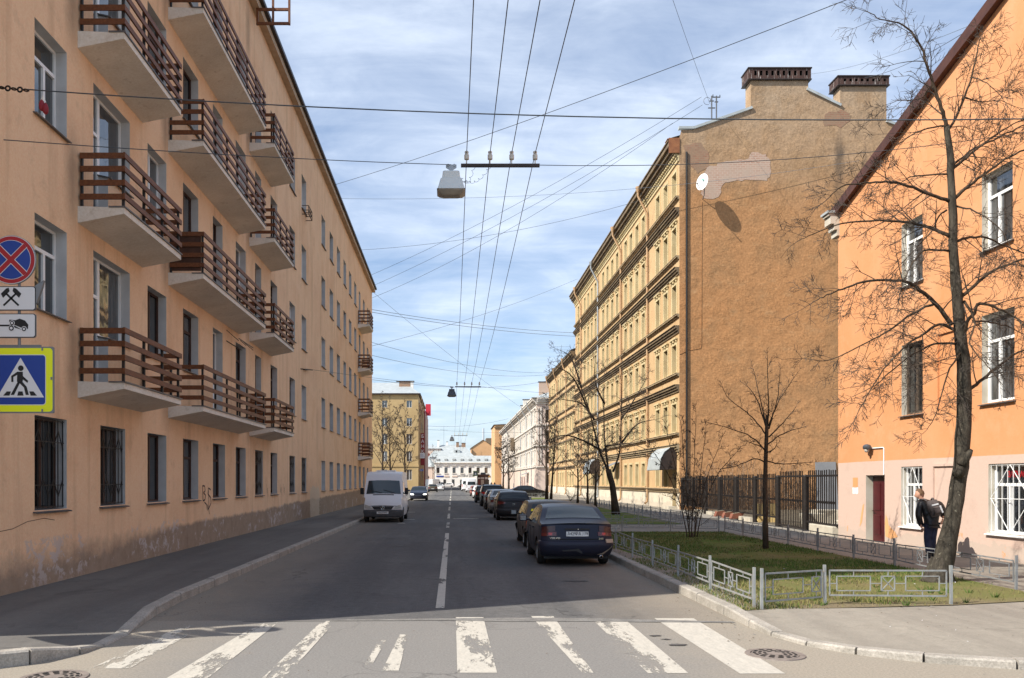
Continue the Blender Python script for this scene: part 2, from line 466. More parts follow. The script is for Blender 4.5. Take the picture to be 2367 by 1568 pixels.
    M['wire'] = plain('dark_wire', (.05, .06, .07), .6)
    M['wirelight'] = plain('thin_grey_wire', (.16, .20, .24), .6)
    M['castiron'] = mat('cast_iron', (.24, .20, .175), (.16, .135, .12), 9, .7, .3, 30)
    M['skin'] = mat('skin', (.55, .30, .21), (.47, .25, .17), 8, .6, kind='obj')
    M['hair'] = mat('light_brown_hair', (.13, .075, .04), (.08, .045, .025), 30, .7, kind='obj')
    M['leather'] = mat('black_leather', (.02, .02, .022), (.012, .012, .013), 5, .35, .5, 12, kind='obj')
    M['denim'] = mat('dark_blue_denim', (.032, .038, .072), (.014, .017, .034), 6, .85, .3, 20, kind='obj')
    M['packcloth'] = mat('grey_brown_pack_cloth', (.10, .085, .082), (.06, .05, .05), 8, .8, kind='obj')
    M['reflex'] = plain('reflective_strip', (.62, .65, .68), .4)
    M['shoe'] = plain('dark_shoe', (.018, .016, .016), .5)
    M['palewood'] = mat('pale_yellow_wood', (.66, .50, .22), (.55, .40, .17), 3, .7)
    M['terracotta'] = mat('terracotta_plastic', (.24, .095, .06), (.18, .07, .045), 4, .7)
    M['stone'] = mat('pale_stone', (.52, .48, .39), (.40, .36, .29), 2, .9, .4, 12)
    M['greysheet'] = mat('bluish_grey_sheet', (.235, .24, .25), (.19, .195, .205), .8, .8)
    M['kiosk'] = mat('brown_kiosk_panel', (.11, .045, .03), (.07, .028, .02), 2, .5)
    M['graffiti'] = plain('spray_paint', (.055, .03, .032), .8)
    M['crackline'] = plain('dark_crack', (.10, .07, .05), .9)  # dark brown line colour of the plaster crack


# ------------------------------------------------------------------ mesh building
ORG = {}


class MB:
    def __init__(self):
        self.v, self.f, self.mi, self.m = [], [], [], 0

    def face(self, pts, m=None):
        n = len(self.v)
        self.v += [tuple(p) for p in pts]
        self.f.append(tuple(range(n, n + len(pts))))
        self.mi.append(self.m if m is None else m)

    def hexa(self, p, m=None):
        """8 corners: bottom ring 0-3, top ring 4-7"""
        n = len(self.v)
        self.v += [tuple(q) for q in p]
        for a in ((0, 3, 2, 1), (4, 5, 6, 7), (0, 1, 5, 4), (1, 2, 6, 5), (2, 3, 7, 6), (3, 0, 4, 7)):
            self.f.append(tuple(n + i for i in a))
            self.mi.append(self.m if m is None else m)

    def box(self, x0, x1, y0, y1, z0, z1, m=None):
        self.hexa([(x0, y0, z0), (x1, y0, z0), (x1, y1, z0), (x0, y1, z0), (x0, y0, z1), (x1, y0, z1), (x1, y1, z1), (x0, y1, z1)], m)

    def bar(self, a, b, w, h=None, up=(0, 0, 1), m=None):
        a, b = Vector(a), Vector(b)
        h = h or w
        d = (b - a).normalized()
        u = Vector(up)
        s = d.cross(u)
        if s.length < 1e-4:
            s = d.cross(Vector((1, 0, 0)))
        s.normalize()
        t = s.cross(d)
        s, t = s * w / 2, t * h / 2
        self.hexa([a - s - t, a + s - t, a + s + t, a - s + t, b - s - t, b + s - t, b + s + t, b - s + t], m)

    def tube(self, pts, rad, n=6, m=None, cap=True):
        pts = [Vector(p) for p in pts]
        if not hasattr(rad, '__len__'):
            rad = [rad] * len(pts)
        base = len(self.v)
        ref = None
        for i, p in enumerate(pts):
            d = (pts[min(i + 1, len(pts) - 1)] - pts[max(i - 1, 0)])
            if d.length < 1e-6:
                d = Vector((0, 0, 1))
            d.normalize()
            if ref is None:
                ref = Vector((0, 0, 1)) if abs(d.z) < .9 else Vector((1, 0, 0))
            s = d.cross(ref)
            if s.length < 1e-4:
                s = d.cross(Vector((.3, 1, .2)))
            s.normalize()
            t = s.cross(d)
            ref = t
            for k in range(n):
                a = 2 * PI * k / n
                self.v.append(tuple(p + (s * math.cos(a) + t * math.sin(a)) * rad[i]))
        mm = self.m if m is None else m
        for i in range(len(pts) - 1):
            for k in range(n):
                a, b2 = base + i * n + k, base + i * n + (k + 1) % n
                self.f.append((a, b2, b2 + n, a + n))
                self.mi.append(mm)
        if cap:
            self.f.append(tuple(base + k for k in range(n)))
            self.mi.append(mm)
            e = base + (len(pts) - 1) * n
            self.f.append(tuple(e + k for k in reversed(range(n))))
            self.mi.append(mm)

    def lathe(self, prof, c, axis='z', n=20, m=None):
        """profile of (radius, height) turned about an axis through c"""
        base = len(self.v)
        for r, h in prof:
            for k in range(n):
                a = 2 * PI * k / n
                u, w = r * math.cos(a), r * math.sin(a)
                q = (u, w, h) if axis == 'z' else ((h, u, w) if axis == 'x' else (u, h, w))
                self.v.append((c[0] + q[0], c[1] + q[1], c[2] + q[2]))
        mm = self.m if m is None else m
        for i in range(len(prof) - 1):
            for k in range(n):
                a, b = base + i * n + k, base + i * n + (k + 1) % n
                self.f.append((a, b, b + n, a + n))
                self.mi.append(mm)

    def grid(self, rows, m=None, closed=False):
        """rows of points into quads"""
        base = len(self.v)
        w = len(rows[0])
        for r in rows:
            self.v += [tuple(p) for p in r]
        mm = self.m if m is None else m
        for i in range(len(rows) - 1):
            for k in range(w - 1 + (1 if closed else 0)):
                a, b = base + i * w + k, base + i * w + (k + 1) % w
                self.f.append((a, b, b + w, a + w))
                self.mi.append(mm)

    def prism(self, poly, n0, n1, fn, m=None):
        """2-D polygon extruded between two depths; fn(u, v, n) gives the point"""
        k = len(poly)
        a = [fn(u, v, n0) for u, v in poly]
        b = [fn(u, v, n1) for u, v in poly]
        self.face(a, m)
        self.face(b[::-1], m)
        for i in range(k):
            j = (i + 1) % k
            self.face([a[i], b[i], b[j], a[j]], m)

    def build(self, name, mats, parent=None, smooth=None, local=False, org=None, weld=False, recalc=True, bevel=0):
        me = bpy.data.meshes.new(name)
        o = (0, 0, 0)
        if parent is not None and not local:
            o = ORG.get(parent.name, (0, 0, 0))
        elif org is not None:
            o = org
        vs = [(p[0] - o[0], p[1] - o[1], p[2] - o[2]) for p in self.v]
        me.from_pydata(vs, [], self.f)
        if not isinstance(mats, (list, tuple)):
            mats = [mats]
        for k in mats:
            me.materials.append(M[k] if isinstance(k, str) else k)
        for p, i in zip(me.polygons, self.mi):
            p.material_index = min(i, len(mats) - 1)
        if weld or recalc or bevel:
            bm = bmesh.new()
            bm.from_mesh(me)
            if weld or bevel:
                bmesh.ops.remove_doubles(bm, verts=bm.verts, dist=.0005)
            if recalc:
                bmesh.ops.recalc_face_normals(bm, faces=bm.faces)
            if bevel:
                es = [e for e in bm.edges if len(e.link_faces) == 2 and e.calc_face_angle(0) > .6]
                bmesh.ops.bevel(bm, geom=es, offset=bevel, segments=2, profile=.5, affect='EDGES', clamp_overlap=True)
            bm.to_mesh(me)
            bm.free()
        if smooth is not None:
            for p in me.polygons:
                p.use_smooth = True
            if smooth < 179:
                me.set_sharp_from_angle(angle=R(smooth))
        ob = bpy.data.objects.new(name, me)
        COL.objects.link(ob)
        if parent is not None:
            ob.parent = parent
            ORG[ob.name] = ORG.get(parent.name, (0, 0, 0))
        elif org is not None:
            ob.location = org
            ORG[ob.name] = tuple(org)
        return ob


def tag(o, label, cat, group=None):
    o['label'] = label
    o['category'] = cat
    if group:
        o['group'] = group
    return o


def thing(name, label, cat, loc=(0, 0, 0), rotz=0, group=None):
    o = bpy.data.objects.new(name, None)
    COL.objects.link(o)
    o.location = loc
    o.rotation_euler = (0, 0, rotz)
    o.empty_display_size = .2
    ORG[o.name] = tuple(loc)
    return tag(o, label, cat, group)


def struct(o, kind='structure'):
    o['kind'] = kind
    return o


def dup(o, parent=None, loc=None, label=None):
    c = o.copy()
    COL.objects.link(c)
    if parent is not None:
        c.parent = parent
    if loc is not None:
        c.location = loc
    if label:
        c['label'] = label
    for ch in list(o.children):
        dup(ch, c)
    return c


FONT_CACHE = {}


def text_mesh(body, size, fn, parent, name, material, depth=.003, local=False, bold=0.0, xs=1.0):
    """lettering as real geometry: fn(u, v, n) places it; centred on u = v = 0"""
    cu = bpy.data.curves.new('lettering', 'FONT')
    cu.body = body
    cu.size = size
    cu.align_x = 'CENTER'
    cu.align_y = 'CENTER'
    cu.offset = bold
    cu.resolution_u = 3
    ob = bpy.data.objects.new('lettering', cu)
    COL.objects.link(ob)
    dg = bpy.context.evaluated_depsgraph_get()
    me = ob.evaluated_get(dg).to_mesh()
    mb = MB()
    vs = [fn(v.co.x * xs, v.co.y, depth) for v in me.vertices]
    fs = [tuple(p.vertices) for p in me.polygons]
    ob.evaluated_get(dg).to_mesh_clear()
    bpy.data.objects.remove(ob)
    bpy.data.curves.remove(cu)
    mb.v, mb.f, mb.mi = vs, fs, [0] * len(fs)
    if not fs:
        return None
    return mb.build(name, material, parent, local=local)


class Face:
    """a wall plane: u runs along it, v is up, n is outward"""

    def __init__(s, o, u, n):
        s.o, s.u, s.n = Vector(o), Vector(u), Vector(n)

    def __call__(s, u, v, n=0.0):
        p = s.o + s.u * u + s.n * n
        return (p.x, p.y, p.z + v)

    def box(s, mb, u0, u1, v0, v1, n0, n1, m=None):
        mb.hexa([s(u0, v0, n0), s(u1, v0, n0), s(u1, v0, n1), s(u0, v0, n1), s(u0, v1, n0), s(u1, v1, n0), s(u1, v1, n1), s(u0, v1, n1)], m)


def pierced(mb, fr, u0, u1, v0, v1, holes, depth, mw=0, mr=1):
    """wall sheet with real openings and their reveals"""
    us = sorted({u0, u1, *[h[0] for h in holes], *[h[1] for h in holes]})
    vs = sorted({v0, v1, *[h[2] for h in holes], *[h[3] for h in holes]})
    us = [u for u in us if u0 <= u <= u1]
    vs = [v for v in vs if v0 <= v <= v1]
    for j in range(len(vs) - 1):
        run = None
        for i in range(len(us) - 1):
            cu, cv = (us[i] + us[i + 1]) / 2, (vs[j] + vs[j + 1]) / 2
            hole = any(h[0] < cu < h[1] and h[2] < cv < h[3] for h in holes)
            if not hole and run is None:
                run = us[i]
            if run is not None and (hole or i == len(us) - 2):
                e = us[i] if hole else us[i + 1]
                mb.face([fr(run, vs[j]), fr(e, vs[j]), fr(e, vs[j + 1]), fr(run, vs[j + 1])], mw)
                run = None
    for h in holes:
        a, b, c, d = h[:4]
        dp = depth
        skip = h[4] if len(h) > 4 else ''
        if 'a' not in skip:
            mb.face([fr(a, c), fr(a, d), fr(a, d, -dp), fr(a, c, -dp)], mr)
        if 'b' not in skip:
            mb.face([fr(b, c), fr(b, c, -dp), fr(b, d, -dp), fr(b, d)], mr)
        elif len(h) > 5:
            mb.face([fr(b, c), fr(b, c, -dp), fr(b, h[5], -dp), fr(b, h[5])], mr)
        mb.face([fr(a, d), fr(b, d), fr(b, d, -dp), fr(a, d, -dp)], mr)
        mb.face([fr(a, c), fr(a, c, -dp), fr(b, c, -dp), fr(b, c)], mr)


def window(fr, a, b, c, d, depth, parent, frame='brownframe', pane='glass', sill='sill', style='two', lean=.05, bw=.055):
    """window > pane, sill; frame bars set back in the opening"""
    mb = MB()
    n0, n1 = -depth - .01, -depth + .05
    fr.box(mb, a + .002, a + bw, c + .002, d - .002, n0, n1)
    fr.box(mb, b - bw, b - .002, c + .002, d - .002, n0, n1)
    fr.box(mb, a + bw, b - bw, c + .002, c + bw, n0, n1)
    fr.box(mb, a + bw, b - bw, d - bw, d - .002, n0, n1)
    w = b - a
    if style in ('two', 'cross', 'tee'):
        cu = a + w * (.5 if style != 'tee' else .62)
        top = d - bw if style != 'tee' else c + (d - c) * .68
        fr.box(mb, cu - .04, cu + .04, c + bw, top, n0 + .004, n1 + .006)
    if style in ('cross', 'tee', 'transom'):
        tv = c + (d - c) * .70
        fr.box(mb, a + bw, b - bw, tv - .035, tv + .035, n0 + .002, n1 + .003)
    if style == 'door':
        cu = a + w * .36
        fr.box(mb, cu - .05, cu + .05, c + bw, d - bw, n0 + .004, n1 + .006)
        fr.box(mb, a + bw, cu - .05, c + bw, c + .75, n0 + .01, n1 - .015)
        fr.box(mb, cu + .05, b - bw, c + bw, c + 1.1, n0 + .01, n1 - .015)
    w_ob = mb.build('window', frame, parent)
    p = MB()
    p.face([fr(a + .01, c + .01, -depth + .012), fr(b - .01, c + .01, -depth + .012), fr(b - .01, d - .01, -depth + .012), fr(a + .01, d - .01, -depth + .012)])
    p.build('pane', pane, w_ob)
    if sill:
        s = MB()
        s.hexa([fr(a - .06, c - .055, .075), fr(b + .06, c - .055, .075), fr(b + .06, c + .004, -depth + .05), fr(a - .06, c + .004, -depth + .05),
                fr(a - .06, c - .035, .08), fr(b + .06, c - .035, .08), fr(b + .06, c + .024, -depth + .05), fr(a - .06, c + .024, -depth + .05)])
        s.build('sill', sill, w_ob)
    return w_ob
# ------------------------------------------------------------------ light, sky, camera
SUN_AZ = (-.906, -.423)      # towards the sun, in the ground plane
SUN_EL = 42.0


def make_world():
    w = bpy.data.worlds.new('World')
    C.world = w
    w.use_nodes = True
    nt = w.node_tree
    for n in list(nt.nodes):
        nt.nodes.remove(n)
    out = nd(nt, 'OutputWorld')
    bg = nd(nt, 'Background', Strength=.092)
    sky = nd(nt, 'TexSky', sky_type='NISHITA', sun_disc=False)
    sky.sun_elevation = R(SUN_EL)
    sky.sun_rotation = math.atan2(SUN_AZ[0], SUN_AZ[1])
    sky.altitude = 0
    sky.air_density = 1.0
    sky.dust_density = 1.0
    sky.ozone_density = 2.2
    tc = nd(nt, 'TexCoord').outputs['Generated']
    s = nd(nt, 'SeparateXYZ')
    nt.links.new(tc, s.inputs[0])
    zz = mth(nt, 'ADD', mth(nt, 'MAXIMUM', s.outputs[2], 0.0), .16)
    cb = nd(nt, 'CombineXYZ')
    nt.links.new(mth(nt, 'DIVIDE', s.outputs[0], zz), cb.inputs[0])
    nt.links.new(mth(nt, 'DIVIDE', s.outputs[1], zz), cb.inputs[1])
    mp = nd(nt, 'Mapping')
    mp.inputs['Rotation'].default_value = (0, 0, R(14))
    mp.inputs['Scale'].default_value = (1.0, 1.25, 1)
    mp.inputs['Location'].default_value = (1.7, .55, 0)
    nt.links.new(cb.outputs[0], mp.inputs['Vector'])
    big = noise(nt, mp.outputs[0], 1.1, 3, .5, .3)
    fine = noise(nt, mp.outputs[0], 3.4, 9, .62, .5)
    mp2 = nd(nt, 'Mapping')
    mp2.inputs['Rotation'].default_value = (0, 0, R(-8))
    mp2.inputs['Scale'].default_value = (.8, 4.2, 1)
    nt.links.new(cb.outputs[0], mp2.inputs['Vector'])
    wisp = noise(nt, mp2.outputs[0], 2.2, 9, .62, .6)
    m = mth(nt, 'ADD', mth(nt, 'MULTIPLY', big, .62), mth(nt, 'MULTIPLY', fine, .38))
    m = mth(nt, 'ADD', m, mth(nt, 'MULTIPLY', mth(nt, 'SUBTRACT', wisp, .5), .20))
    mask = ramp(nt, m, [(.34, .14), (.51, .50), (.66, .96)])
    hor = ramp(nt, s.outputs[2], [(.0, 1.0), (.10, .40), (.30, 0.0)])
    mask = mth(nt, 'MAXIMUM', mask, mth(nt, 'MULTIPLY', hor, .30))
    blue = mix(nt, 1.0, sky.outputs['Color'], (.92, 1.06, 1.20), 'MULTIPLY')
    col = mix(nt, mth(nt, 'MULTIPLY', mask, .85), blue, (7.3, 8.1, 9.3))
    nt.links.new(col, bg.inputs['Color'])
    nt.links.new(bg.outputs[0], out.inputs[0])
    l = bpy.data.lights.new('sun', 'SUN')
    l.energy = 5.0
    l.angle = R(.53)
    l.color = (1.0, .935, .83)
    lo = bpy.data.objects.new('sun', l)
    COL.objects.link(lo)
    d = Vector((-SUN_AZ[0], -SUN_AZ[1], -math.tan(R(SUN_EL)))).normalized()
    lo.rotation_euler = d.to_track_quat('-Z', 'Y').to_euler()
    lo.location = (-30, -20, 50)
    cam = bpy.data.cameras.new('camera')
    co = bpy.data.objects.new('camera', cam)
    COL.objects.link(co)
    co.location = (0, 0, EYE)
    co.rotation_euler = (PI / 2, 0, 0)
    cam.sensor_width = 36
    cam.lens = 36 * F / 2367.0
    cam.shift_x = (1183.5 - CX) / 2367.0
    cam.shift_y = (CY - 784.0) / 2367.0
    cam.clip_end = 3000
    C.camera = co
    C.view_settings.view_transform = 'Standard'
    C.view_settings.look = 'None'
    C.view_settings.exposure = EXPOSURE
    C.view_settings.gamma = 1
    try:
        C.cycles.max_bounces = 6
        C.cycles.diffuse_bounces = 3
        C.cycles.transparent_max_bounces = 8
        C.cycles.use_denoising = True
    except Exception:
        pass


EXPOSURE = 0.60


# ------------------------------------------------------------------ ground
LK = [(-4.5, 330, .13), (-4.5, 60, .13), (-4.5, 30, .14), (-4.5, 14, .15), (-4.42, 12.6, .14), (-4.3, 11.6, .07), (-4.22, 11.0, .03), (-4.2, 10.2, .03), (-4.3, 9.75, .08), (-4.6, 9.2, .17), (-5.2, 8.75, .18), (-7, 8.45, .18), (-40, 8.3, .18)]
RK = [(4.06, 330, .13), (4.06, 60, .13), (4.06, 30, .14), (4.06, 14, .15), (4.06, 12.6, .15), (4.08, 11.6, .10), (4.12, 10.9, .06), (4.3, 10.25, .06), (4.65, 9.72, .08), (5.2, 9.3, .09), (6.0, 8.95, .10), (7.5, 8.65, .11), (40, 8.4, .12)]


def resample(path, step):
    out = [Vector(path[0])]
    for a, b in zip(path, path[1:]):
        a, b = Vector(a), Vector(b)
        n = max(1, int((b - a).length / step))
        if (b - a).length > 60:
            n = max(1, int((b - a).length / (step * 4)))
        for i in range(1, n + 1):
            out.append(a.lerp(b, i / n))
    return out


def kerb(name, path, side):
    """row of granite kerb stones along a path; side is towards the pavement"""
    mb = MB()
    pts = resample(path, 1.0)
    rr = random.Random(3)
    for a, b in zip(pts, pts[1:]):
        d = Vector((b.x - a.x, b.y - a.y, 0))
        L = d.length
        d.normalize()
        s = Vector((-d.y, d.x, 0)) * side
        g = .014 if L < 2 else 0
        a2, b2 = a + d * g, b - d * g
        j = rr.uniform(-.006, .006)
        za, zb = a.z + j, b.z + j
        w = .17
        ch = .02
        def ring(p, z):
            return [(p.x, p.y, -.05), (p.x, p.y, z - ch), (p.x + s.x * ch, p.y + s.y * ch, z), (p.x + s.x * w, p.y + s.y * w, z), (p.x + s.x * w, p.y + s.y * w, -.05)]
        r0, r1 = ring(a2, za), ring(b2, zb)
        for k in range(5):
            mb.face([r0[k], r0[(k + 1) % 5], r1[(k + 1) % 5], r1[k]])
        mb.face(r0)
        mb.face(r1[::-1])
    return struct(mb.build(name, 'kerb'))


def ground():
    mb = MB()
    mb.face([(-500, -120, 0), (500, -120, 0), (500, 1200, 0), (-500, 1200, 0)])
    struct(mb.build('road', 'road'))
    kerb('kerb_left', LK, -1)
    kerb('kerb_right', RK, 1)
    mb = MB()
    inner = [(-9, 330), (-9, 60), (-9, 30), (-9, 14), (-9, 12.6), (-9, 11.8), (-9, 11.4), (-9.2, 11.1), (-9.6, 10.9), (-10.2, 10.8), (-11, 10.8), (-12, 10.8), (-40, 10.8)]
    rows = []
    for (x, y, z), (u, v) in zip(LK, inner):
        dx = Vector((u - x, v - y, 0)).normalized() * .17
        zs = z - .012
        mid = Vector((x, y, 0)).lerp(Vector((u, v, 0)), .5)
        rows.append([(x + dx.x, y + dx.y, zs), (mid.x, mid.y, .118), (u, v, .118)])
    mb.grid(rows)
    struct(mb.build('sidewalk_left', 'pavement2', smooth=180))
    mb = MB()
    inner = [(60, 330), (60, 60), (60, 30), (60, 14), (60, 13.5), (60, 13), (60, 12.6), (60, 12.4), (60, 12.2), (60, 12), (60, 11.9), (60, 11.8), (60, 11.5)]
    rows = []
    for (x, y, z), (u, v) in zip(RK, inner):
        dx = Vector((u - x, v - y, 0)).normalized()
        zs = z - .012
        q = Vector((x, y, 0)) + dx * 2.2
        rows.append([(x + dx.x * .17, y + dx.y * .17, zs), (q.x, q.y, .116), (u, v, .118)])
    mb.grid(rows)
    struct(mb.build('sidewalk_right', 'pavement', smooth=180))
    # earth of the garden behind the left building and of the yard behind the iron fence
    mb = MB()
    mb.face([(-60, 79, .124), (-7.6, 79, .124), (-7.6, 184, .124), (-60, 184, .124)])
    struct(mb.build('garden_ground', 'soil'))
    mb = MB()
    mb.face([(13.3, 28.7, .124), (40, 28.7, .124), (40, 56.3, .124), (15.2, 56.3, .124)])
    struct(mb.build('yard_ground', 'soil'))
    # paint
    mb = MB()
    def stripe(x0, x1, y0, y1, z=.004):
        n = max(1, int((y1 - y0) / 1.5))
        for i in range(n):
            a, b = y0 + (y1 - y0) * i / n, y0 + (y1 - y0) * (i + 1) / n
            mb.face([(x0, a, z), (x1, a, z), (x1, b, z), (x0, b, z)])
    for x0, x1, x2, x3, ya, yb in ((-3.86, -3.44, -3.74, -3.42, 9.0, 11.7), (-2.90, -2.48, -2.70, -2.46, 8.5, 12.0), (-1.93, -1.70, -1.86, -1.66, 8.4, 12.1), (-.95, -.87, -.92, -.82, 9.2, 10.8), (-.74, -.56, -.68, -.58, 8.9, 11.0),
                                   (.055, .47, .055, .46, 8.8, 12.4), (1.36, 1.475, 1.17, 1.50, 8.8, 12.5), (2.04, 2.46, 2.03, 2.50, 8.78, 12.25), (2.99, 3.46, 2.95, 3.52, 8.76, 12.3)):
        for i in range(4):
            f, g2 = i / 4, (i + 1) / 4
            L = lambda a, b, q: a + (b - a) * q
            mb.face([(L(x0, x2, f), L(ya, yb, f), .004), (L(x1, x3, f), L(ya, yb, f), .004), (L(x1, x3, g2), L(ya, yb, g2), .004), (L(x0, x2, g2), L(ya, yb, g2), .004)])
    struct(mb.build('crossing_paint', 'paint'))
    mb = MB()
    for a, b in ((13.3, 32.5), (36.5, 41), (45, 53), (57, 66), (72, 80), (86, 95), (101, 112), (120, 130), (140, 155), (165, 180), (195, 215), (225, 250)):
        stripe(-.26, -.12, a, b)
    for x0, x1, y in ((.0, 1.42, 45.0), (-2.85, -1.95, 44.0), (-3.2, -2.4, 54.5), (-2.6, -2.2, 40.0)):
        stripe(x0, x1, y, y + .35)
    struct(mb.build('lane_marking', 'paint'))
    # old trench patch across the crossing, and oil spots
    mb = MB()
    pts = [(-.1, 12.28), (.9, 12.34), (2.0, 12.32), (2.9, 12.16), (4.0, 12.0), (4.0, 11.9), (2.8, 11.95), (1.9, 12.02), (.8, 12.0), (-.1, 12.1), (-3, 12.02), (-3, 12.06)]
    mb.face([(x, y, .0065) for x, y in pts])
    struct(mb.build('road_patch', 'patch'))
    mb = MB()
    rr = random.Random(11)
    for x, y, r in ((2.45, 16.9, .2), (2.75, 10.3, .10), (2.62, 10.9, .06), (2.7, 10.65, .05), (-.9, 28, .3), (-2.1, 30, .42), (-1.6, 26, .2)):
        ring = []
        for k in range(18):
            a = 2 * PI * k / 18
            q = r * rr.uniform(.55, 1.1)
            ring.append((x + q * 1.4 * math.cos(a), y + q * .8 * math.sin(a), .0085))
        mb.face(ring)
    struct(mb.build('oil_stain', 'oil'))


def manhole(name, x, y, label):
    t = thing(name, label, 'manhole cover', (x, y, 0), 0, 'manhole covers in the road')
    mb = MB()
    mb.lathe([(.335, 0), (.33, .012), (.27, .014), (.268, .004)], (x, y, .0), n=40)
    mb.build('frame_ring', 'castiron', t, smooth=40)
    mb = MB()
    mb.lathe([(.262, .004), (.255, .014), (.06, .016), (0, .016)], (x, y, 0), n=40)
    lid = mb.build('cover', 'castiron', t, smooth=40)
    mb = MB()
    for rad, n, w in ((.225, 14, .62), (.17, 11, .6), (.115, 8, .55)):
        for k in range(n):
            a0 = 2 * PI * k / n
            a1 = a0 + 2 * PI / n * w
            ra, rb = rad - .016, rad + .016
            pts = []
            for i in range(5):
                a = a0 + (a1 - a0) * i / 4
                pts.append((x + rb * math.cos(a), y + rb * math.sin(a), .0185))
            for i in range(4, -1, -1):
                a = a0 + (a1 - a0) * i / 4
                pts.append((x + ra * math.cos(a), y + ra * math.sin(a), .0185))
            mb.face(pts)
    mb.build('slot', 'black', lid)


# ------------------------------------------------------------------ left apartment building
LF = Face((-7.4, 0, 0), (0, 1, 0), (1, 0, 0))
COLS = [(14.95, 16.2), (17.75, 19.1), (20.5, 21.85), (23.2, 24.6), (26.1, 27.5), (28.86, 30.25), (31.7, 33.0), (34.4, 35.7), (38.4, 39.75), (41.5, 42.8), (47.8, 49.2), (51.0, 52.5), (54.2, 55.7), (57.5, 58.9), (60.6, 62.0), (63.8, 65.2), (67.0, 68.4), (70.1, 71.4), (73.4, 74.6)]


def left_building():
    t = thing('apartment_building', 'peach stucco apartment building with brown wooden balconies along the shaded pavement', 'building', (-14, 44, 0))
    y0, y1, top = 9.7, 78.0, 19.5
    holes = []
    spec = []
    for i, (a, b) in enumerate(COLS):
        holes.append((a, b, 1.48, 3.18))
        spec.append((a, b, 1.48, 3.18, 'g', i, 0))
        for r in range(4):
            s, h = 5.1 + 3.46 * r, 6.77 + 3.46 * r
            fl = 3.99 + 3.46 * r
            if i == 1:
                holes += [(17.4, 18.15, fl, h, 'b', s), (18.15, 19.37, s, h, 'a')]
                spec += [(17.4, 18.15, fl, h, 'd', i, r), (18.15, 19.37, s, h, 'w', i, r)]
            elif i in (4, 6, 16):
                holes.append((a, b - .3, fl, h))
                spec.append((a, b - .3, fl, h, 'd', i, r))
            else:
                holes.append((a, b, s, h))
                spec.append((a, b, s, h, 'w', i, r))
    mb = MB()
    pierced(mb, LF, y0, y1, 0, top, holes, .26)
    x0, x1 = -21.0, -7.4
    mb.face([(x1, y0, 0), (x0, y0, 0), (x0, y0, top), (x1, y0, top)])
    mb.face([(x0, y1, 0), (x1, y1, 0), (x1, y1, top), (x0, y1, top)])
    mb.face([(x0, y0, 0), (x0, y1, 0), (x0, y1, top), (x0, y0, top)])
    mb.face([(x0, y0, 20), (x1, y0, 20), ((x0 + x1) / 2, y0, 23)])
    wall = mb.build('wall', ['peach', 'reveal'], t, recalc=False)
    mb = MB()
    mb.box(-21.3, -7.12, y0 - .25, y1 + .25, 19.5, 19.76, 1)
    mb.box(-21.4, -6.98, y0 - .3, y1 + .35, 19.763, 19.88, 0)
    xm = (x0 + x1) / 2
    mb.face([(-6.98, y0 - .3, 19.9), (-6.98, y1 + .35, 19.9), (xm, y1 - 5, 23), (xm, y0 + 4, 23)])
    mb.face([(-21.4, y0 - .3, 19.9), (xm, y0 + 4, 23), (xm, y1 - 5, 23), (-21.4, y1 + .35, 19.9)])
    mb.face([(-6.98, y0 - .3, 19.9), (xm, y0 + 4, 23), (-21.4, y0 - .3, 19.9)])
    mb.face([(-6.98, y1 + .35, 19.9), (-21.4, y1 + .35, 19.9), (xm, y1 - 5, 23)])
    mb.build('roof', ['rooftin', 'eave'], t)
    rr = random.Random(5)
    for a, b, c, d, k, i, r in spec:
        fm = 'pvc' if (i in (0, 1) and k != 'g') or rr.random() < .22 and k != 'g' else 'brownframe'
        if i > 8 and rr.random() < .4:
            fm = 'pvc'
        st = 'tee' if i == 0 and k == 'w' else ('door' if k == 'd' else ('two' if fm == 'pvc' else rr.choice(['cross', 'cross', 'two'])))
        if (i, k) == (1, 'd'):
            st = 'transom'
        if (i, k) == (1, 'w'):
            st = 'one'
        w = window(LF, a, b, c, d, .26, t, fm, 'glass', None if k == 'd' else 'sill', st)
        if k == 'g' and i in (0, 1, 6, 8, 9):
            g = MB()
            n = 7
            for q in range(n):
                u = a + .04 + (b - a - .08) * q / (n - 1)
                g.bar(LF(u, c + .03, -.06), LF(u, d - .03, -.06), .016)
            for v in (c + .05, c + .45, d - .45, d - .05):
                g.bar(LF(a, v, -.06), LF(b, v, -.06), .016)
            for q in range(0, n - 1, 2):
                u0 = a + .04 + (b - a - .08) * q / (n - 1)
                u1 = a + .04 + (b - a - .08) * (q + 2) / (n - 1)
                um = (u0 + u1) / 2
                for v, sgn in ((d - .45, 1), (c + .45, -1)):
                    g.bar(LF(u0, v - .12 * sgn, -.055), LF(um, v + .22 * sgn, -.055), .014)
                    g.bar(LF(u1, v - .12 * sgn, -.055), LF(um, v + .22 * sgn, -.055), .014)
            g.build('grille', 'blacksteel', w)
        if i == 9 and r == 3 and k == 'w':
            g = MB()
            for q in range(4):
                g.bar(LF(a + .1 + q * .35, c - .3, .32), LF(a + .1 + q * .35, c + .12, .32), .03)
            for v in (c - .3, c - .1, c + .12):
                g.bar(LF(a + .1, v, .32), LF(a + 1.15, v, .32), .03)
                g.bar(LF(a + .1, v, 0), LF(a + .1, v, .32), .03)
                g.bar(LF(a + 1.15, v, 0), LF(a + 1.15, v, .32), .03)
            g.build('flower_box_rack', 'greyframe', w)
    # balconies
    for r in range(4):
        z = 3.78 + 3.46 * r
        for q, (a, b) in enumerate(((16.67, 20.17), (21.98, 29.3), (30.77, 34.5), (66.2, 69.1))):
            bal = balcony(t, a, b, z, rr, boxed=(q == 1 and r == 1) or (q == 0 and r == 3), short=(q == 1 and r == 2))
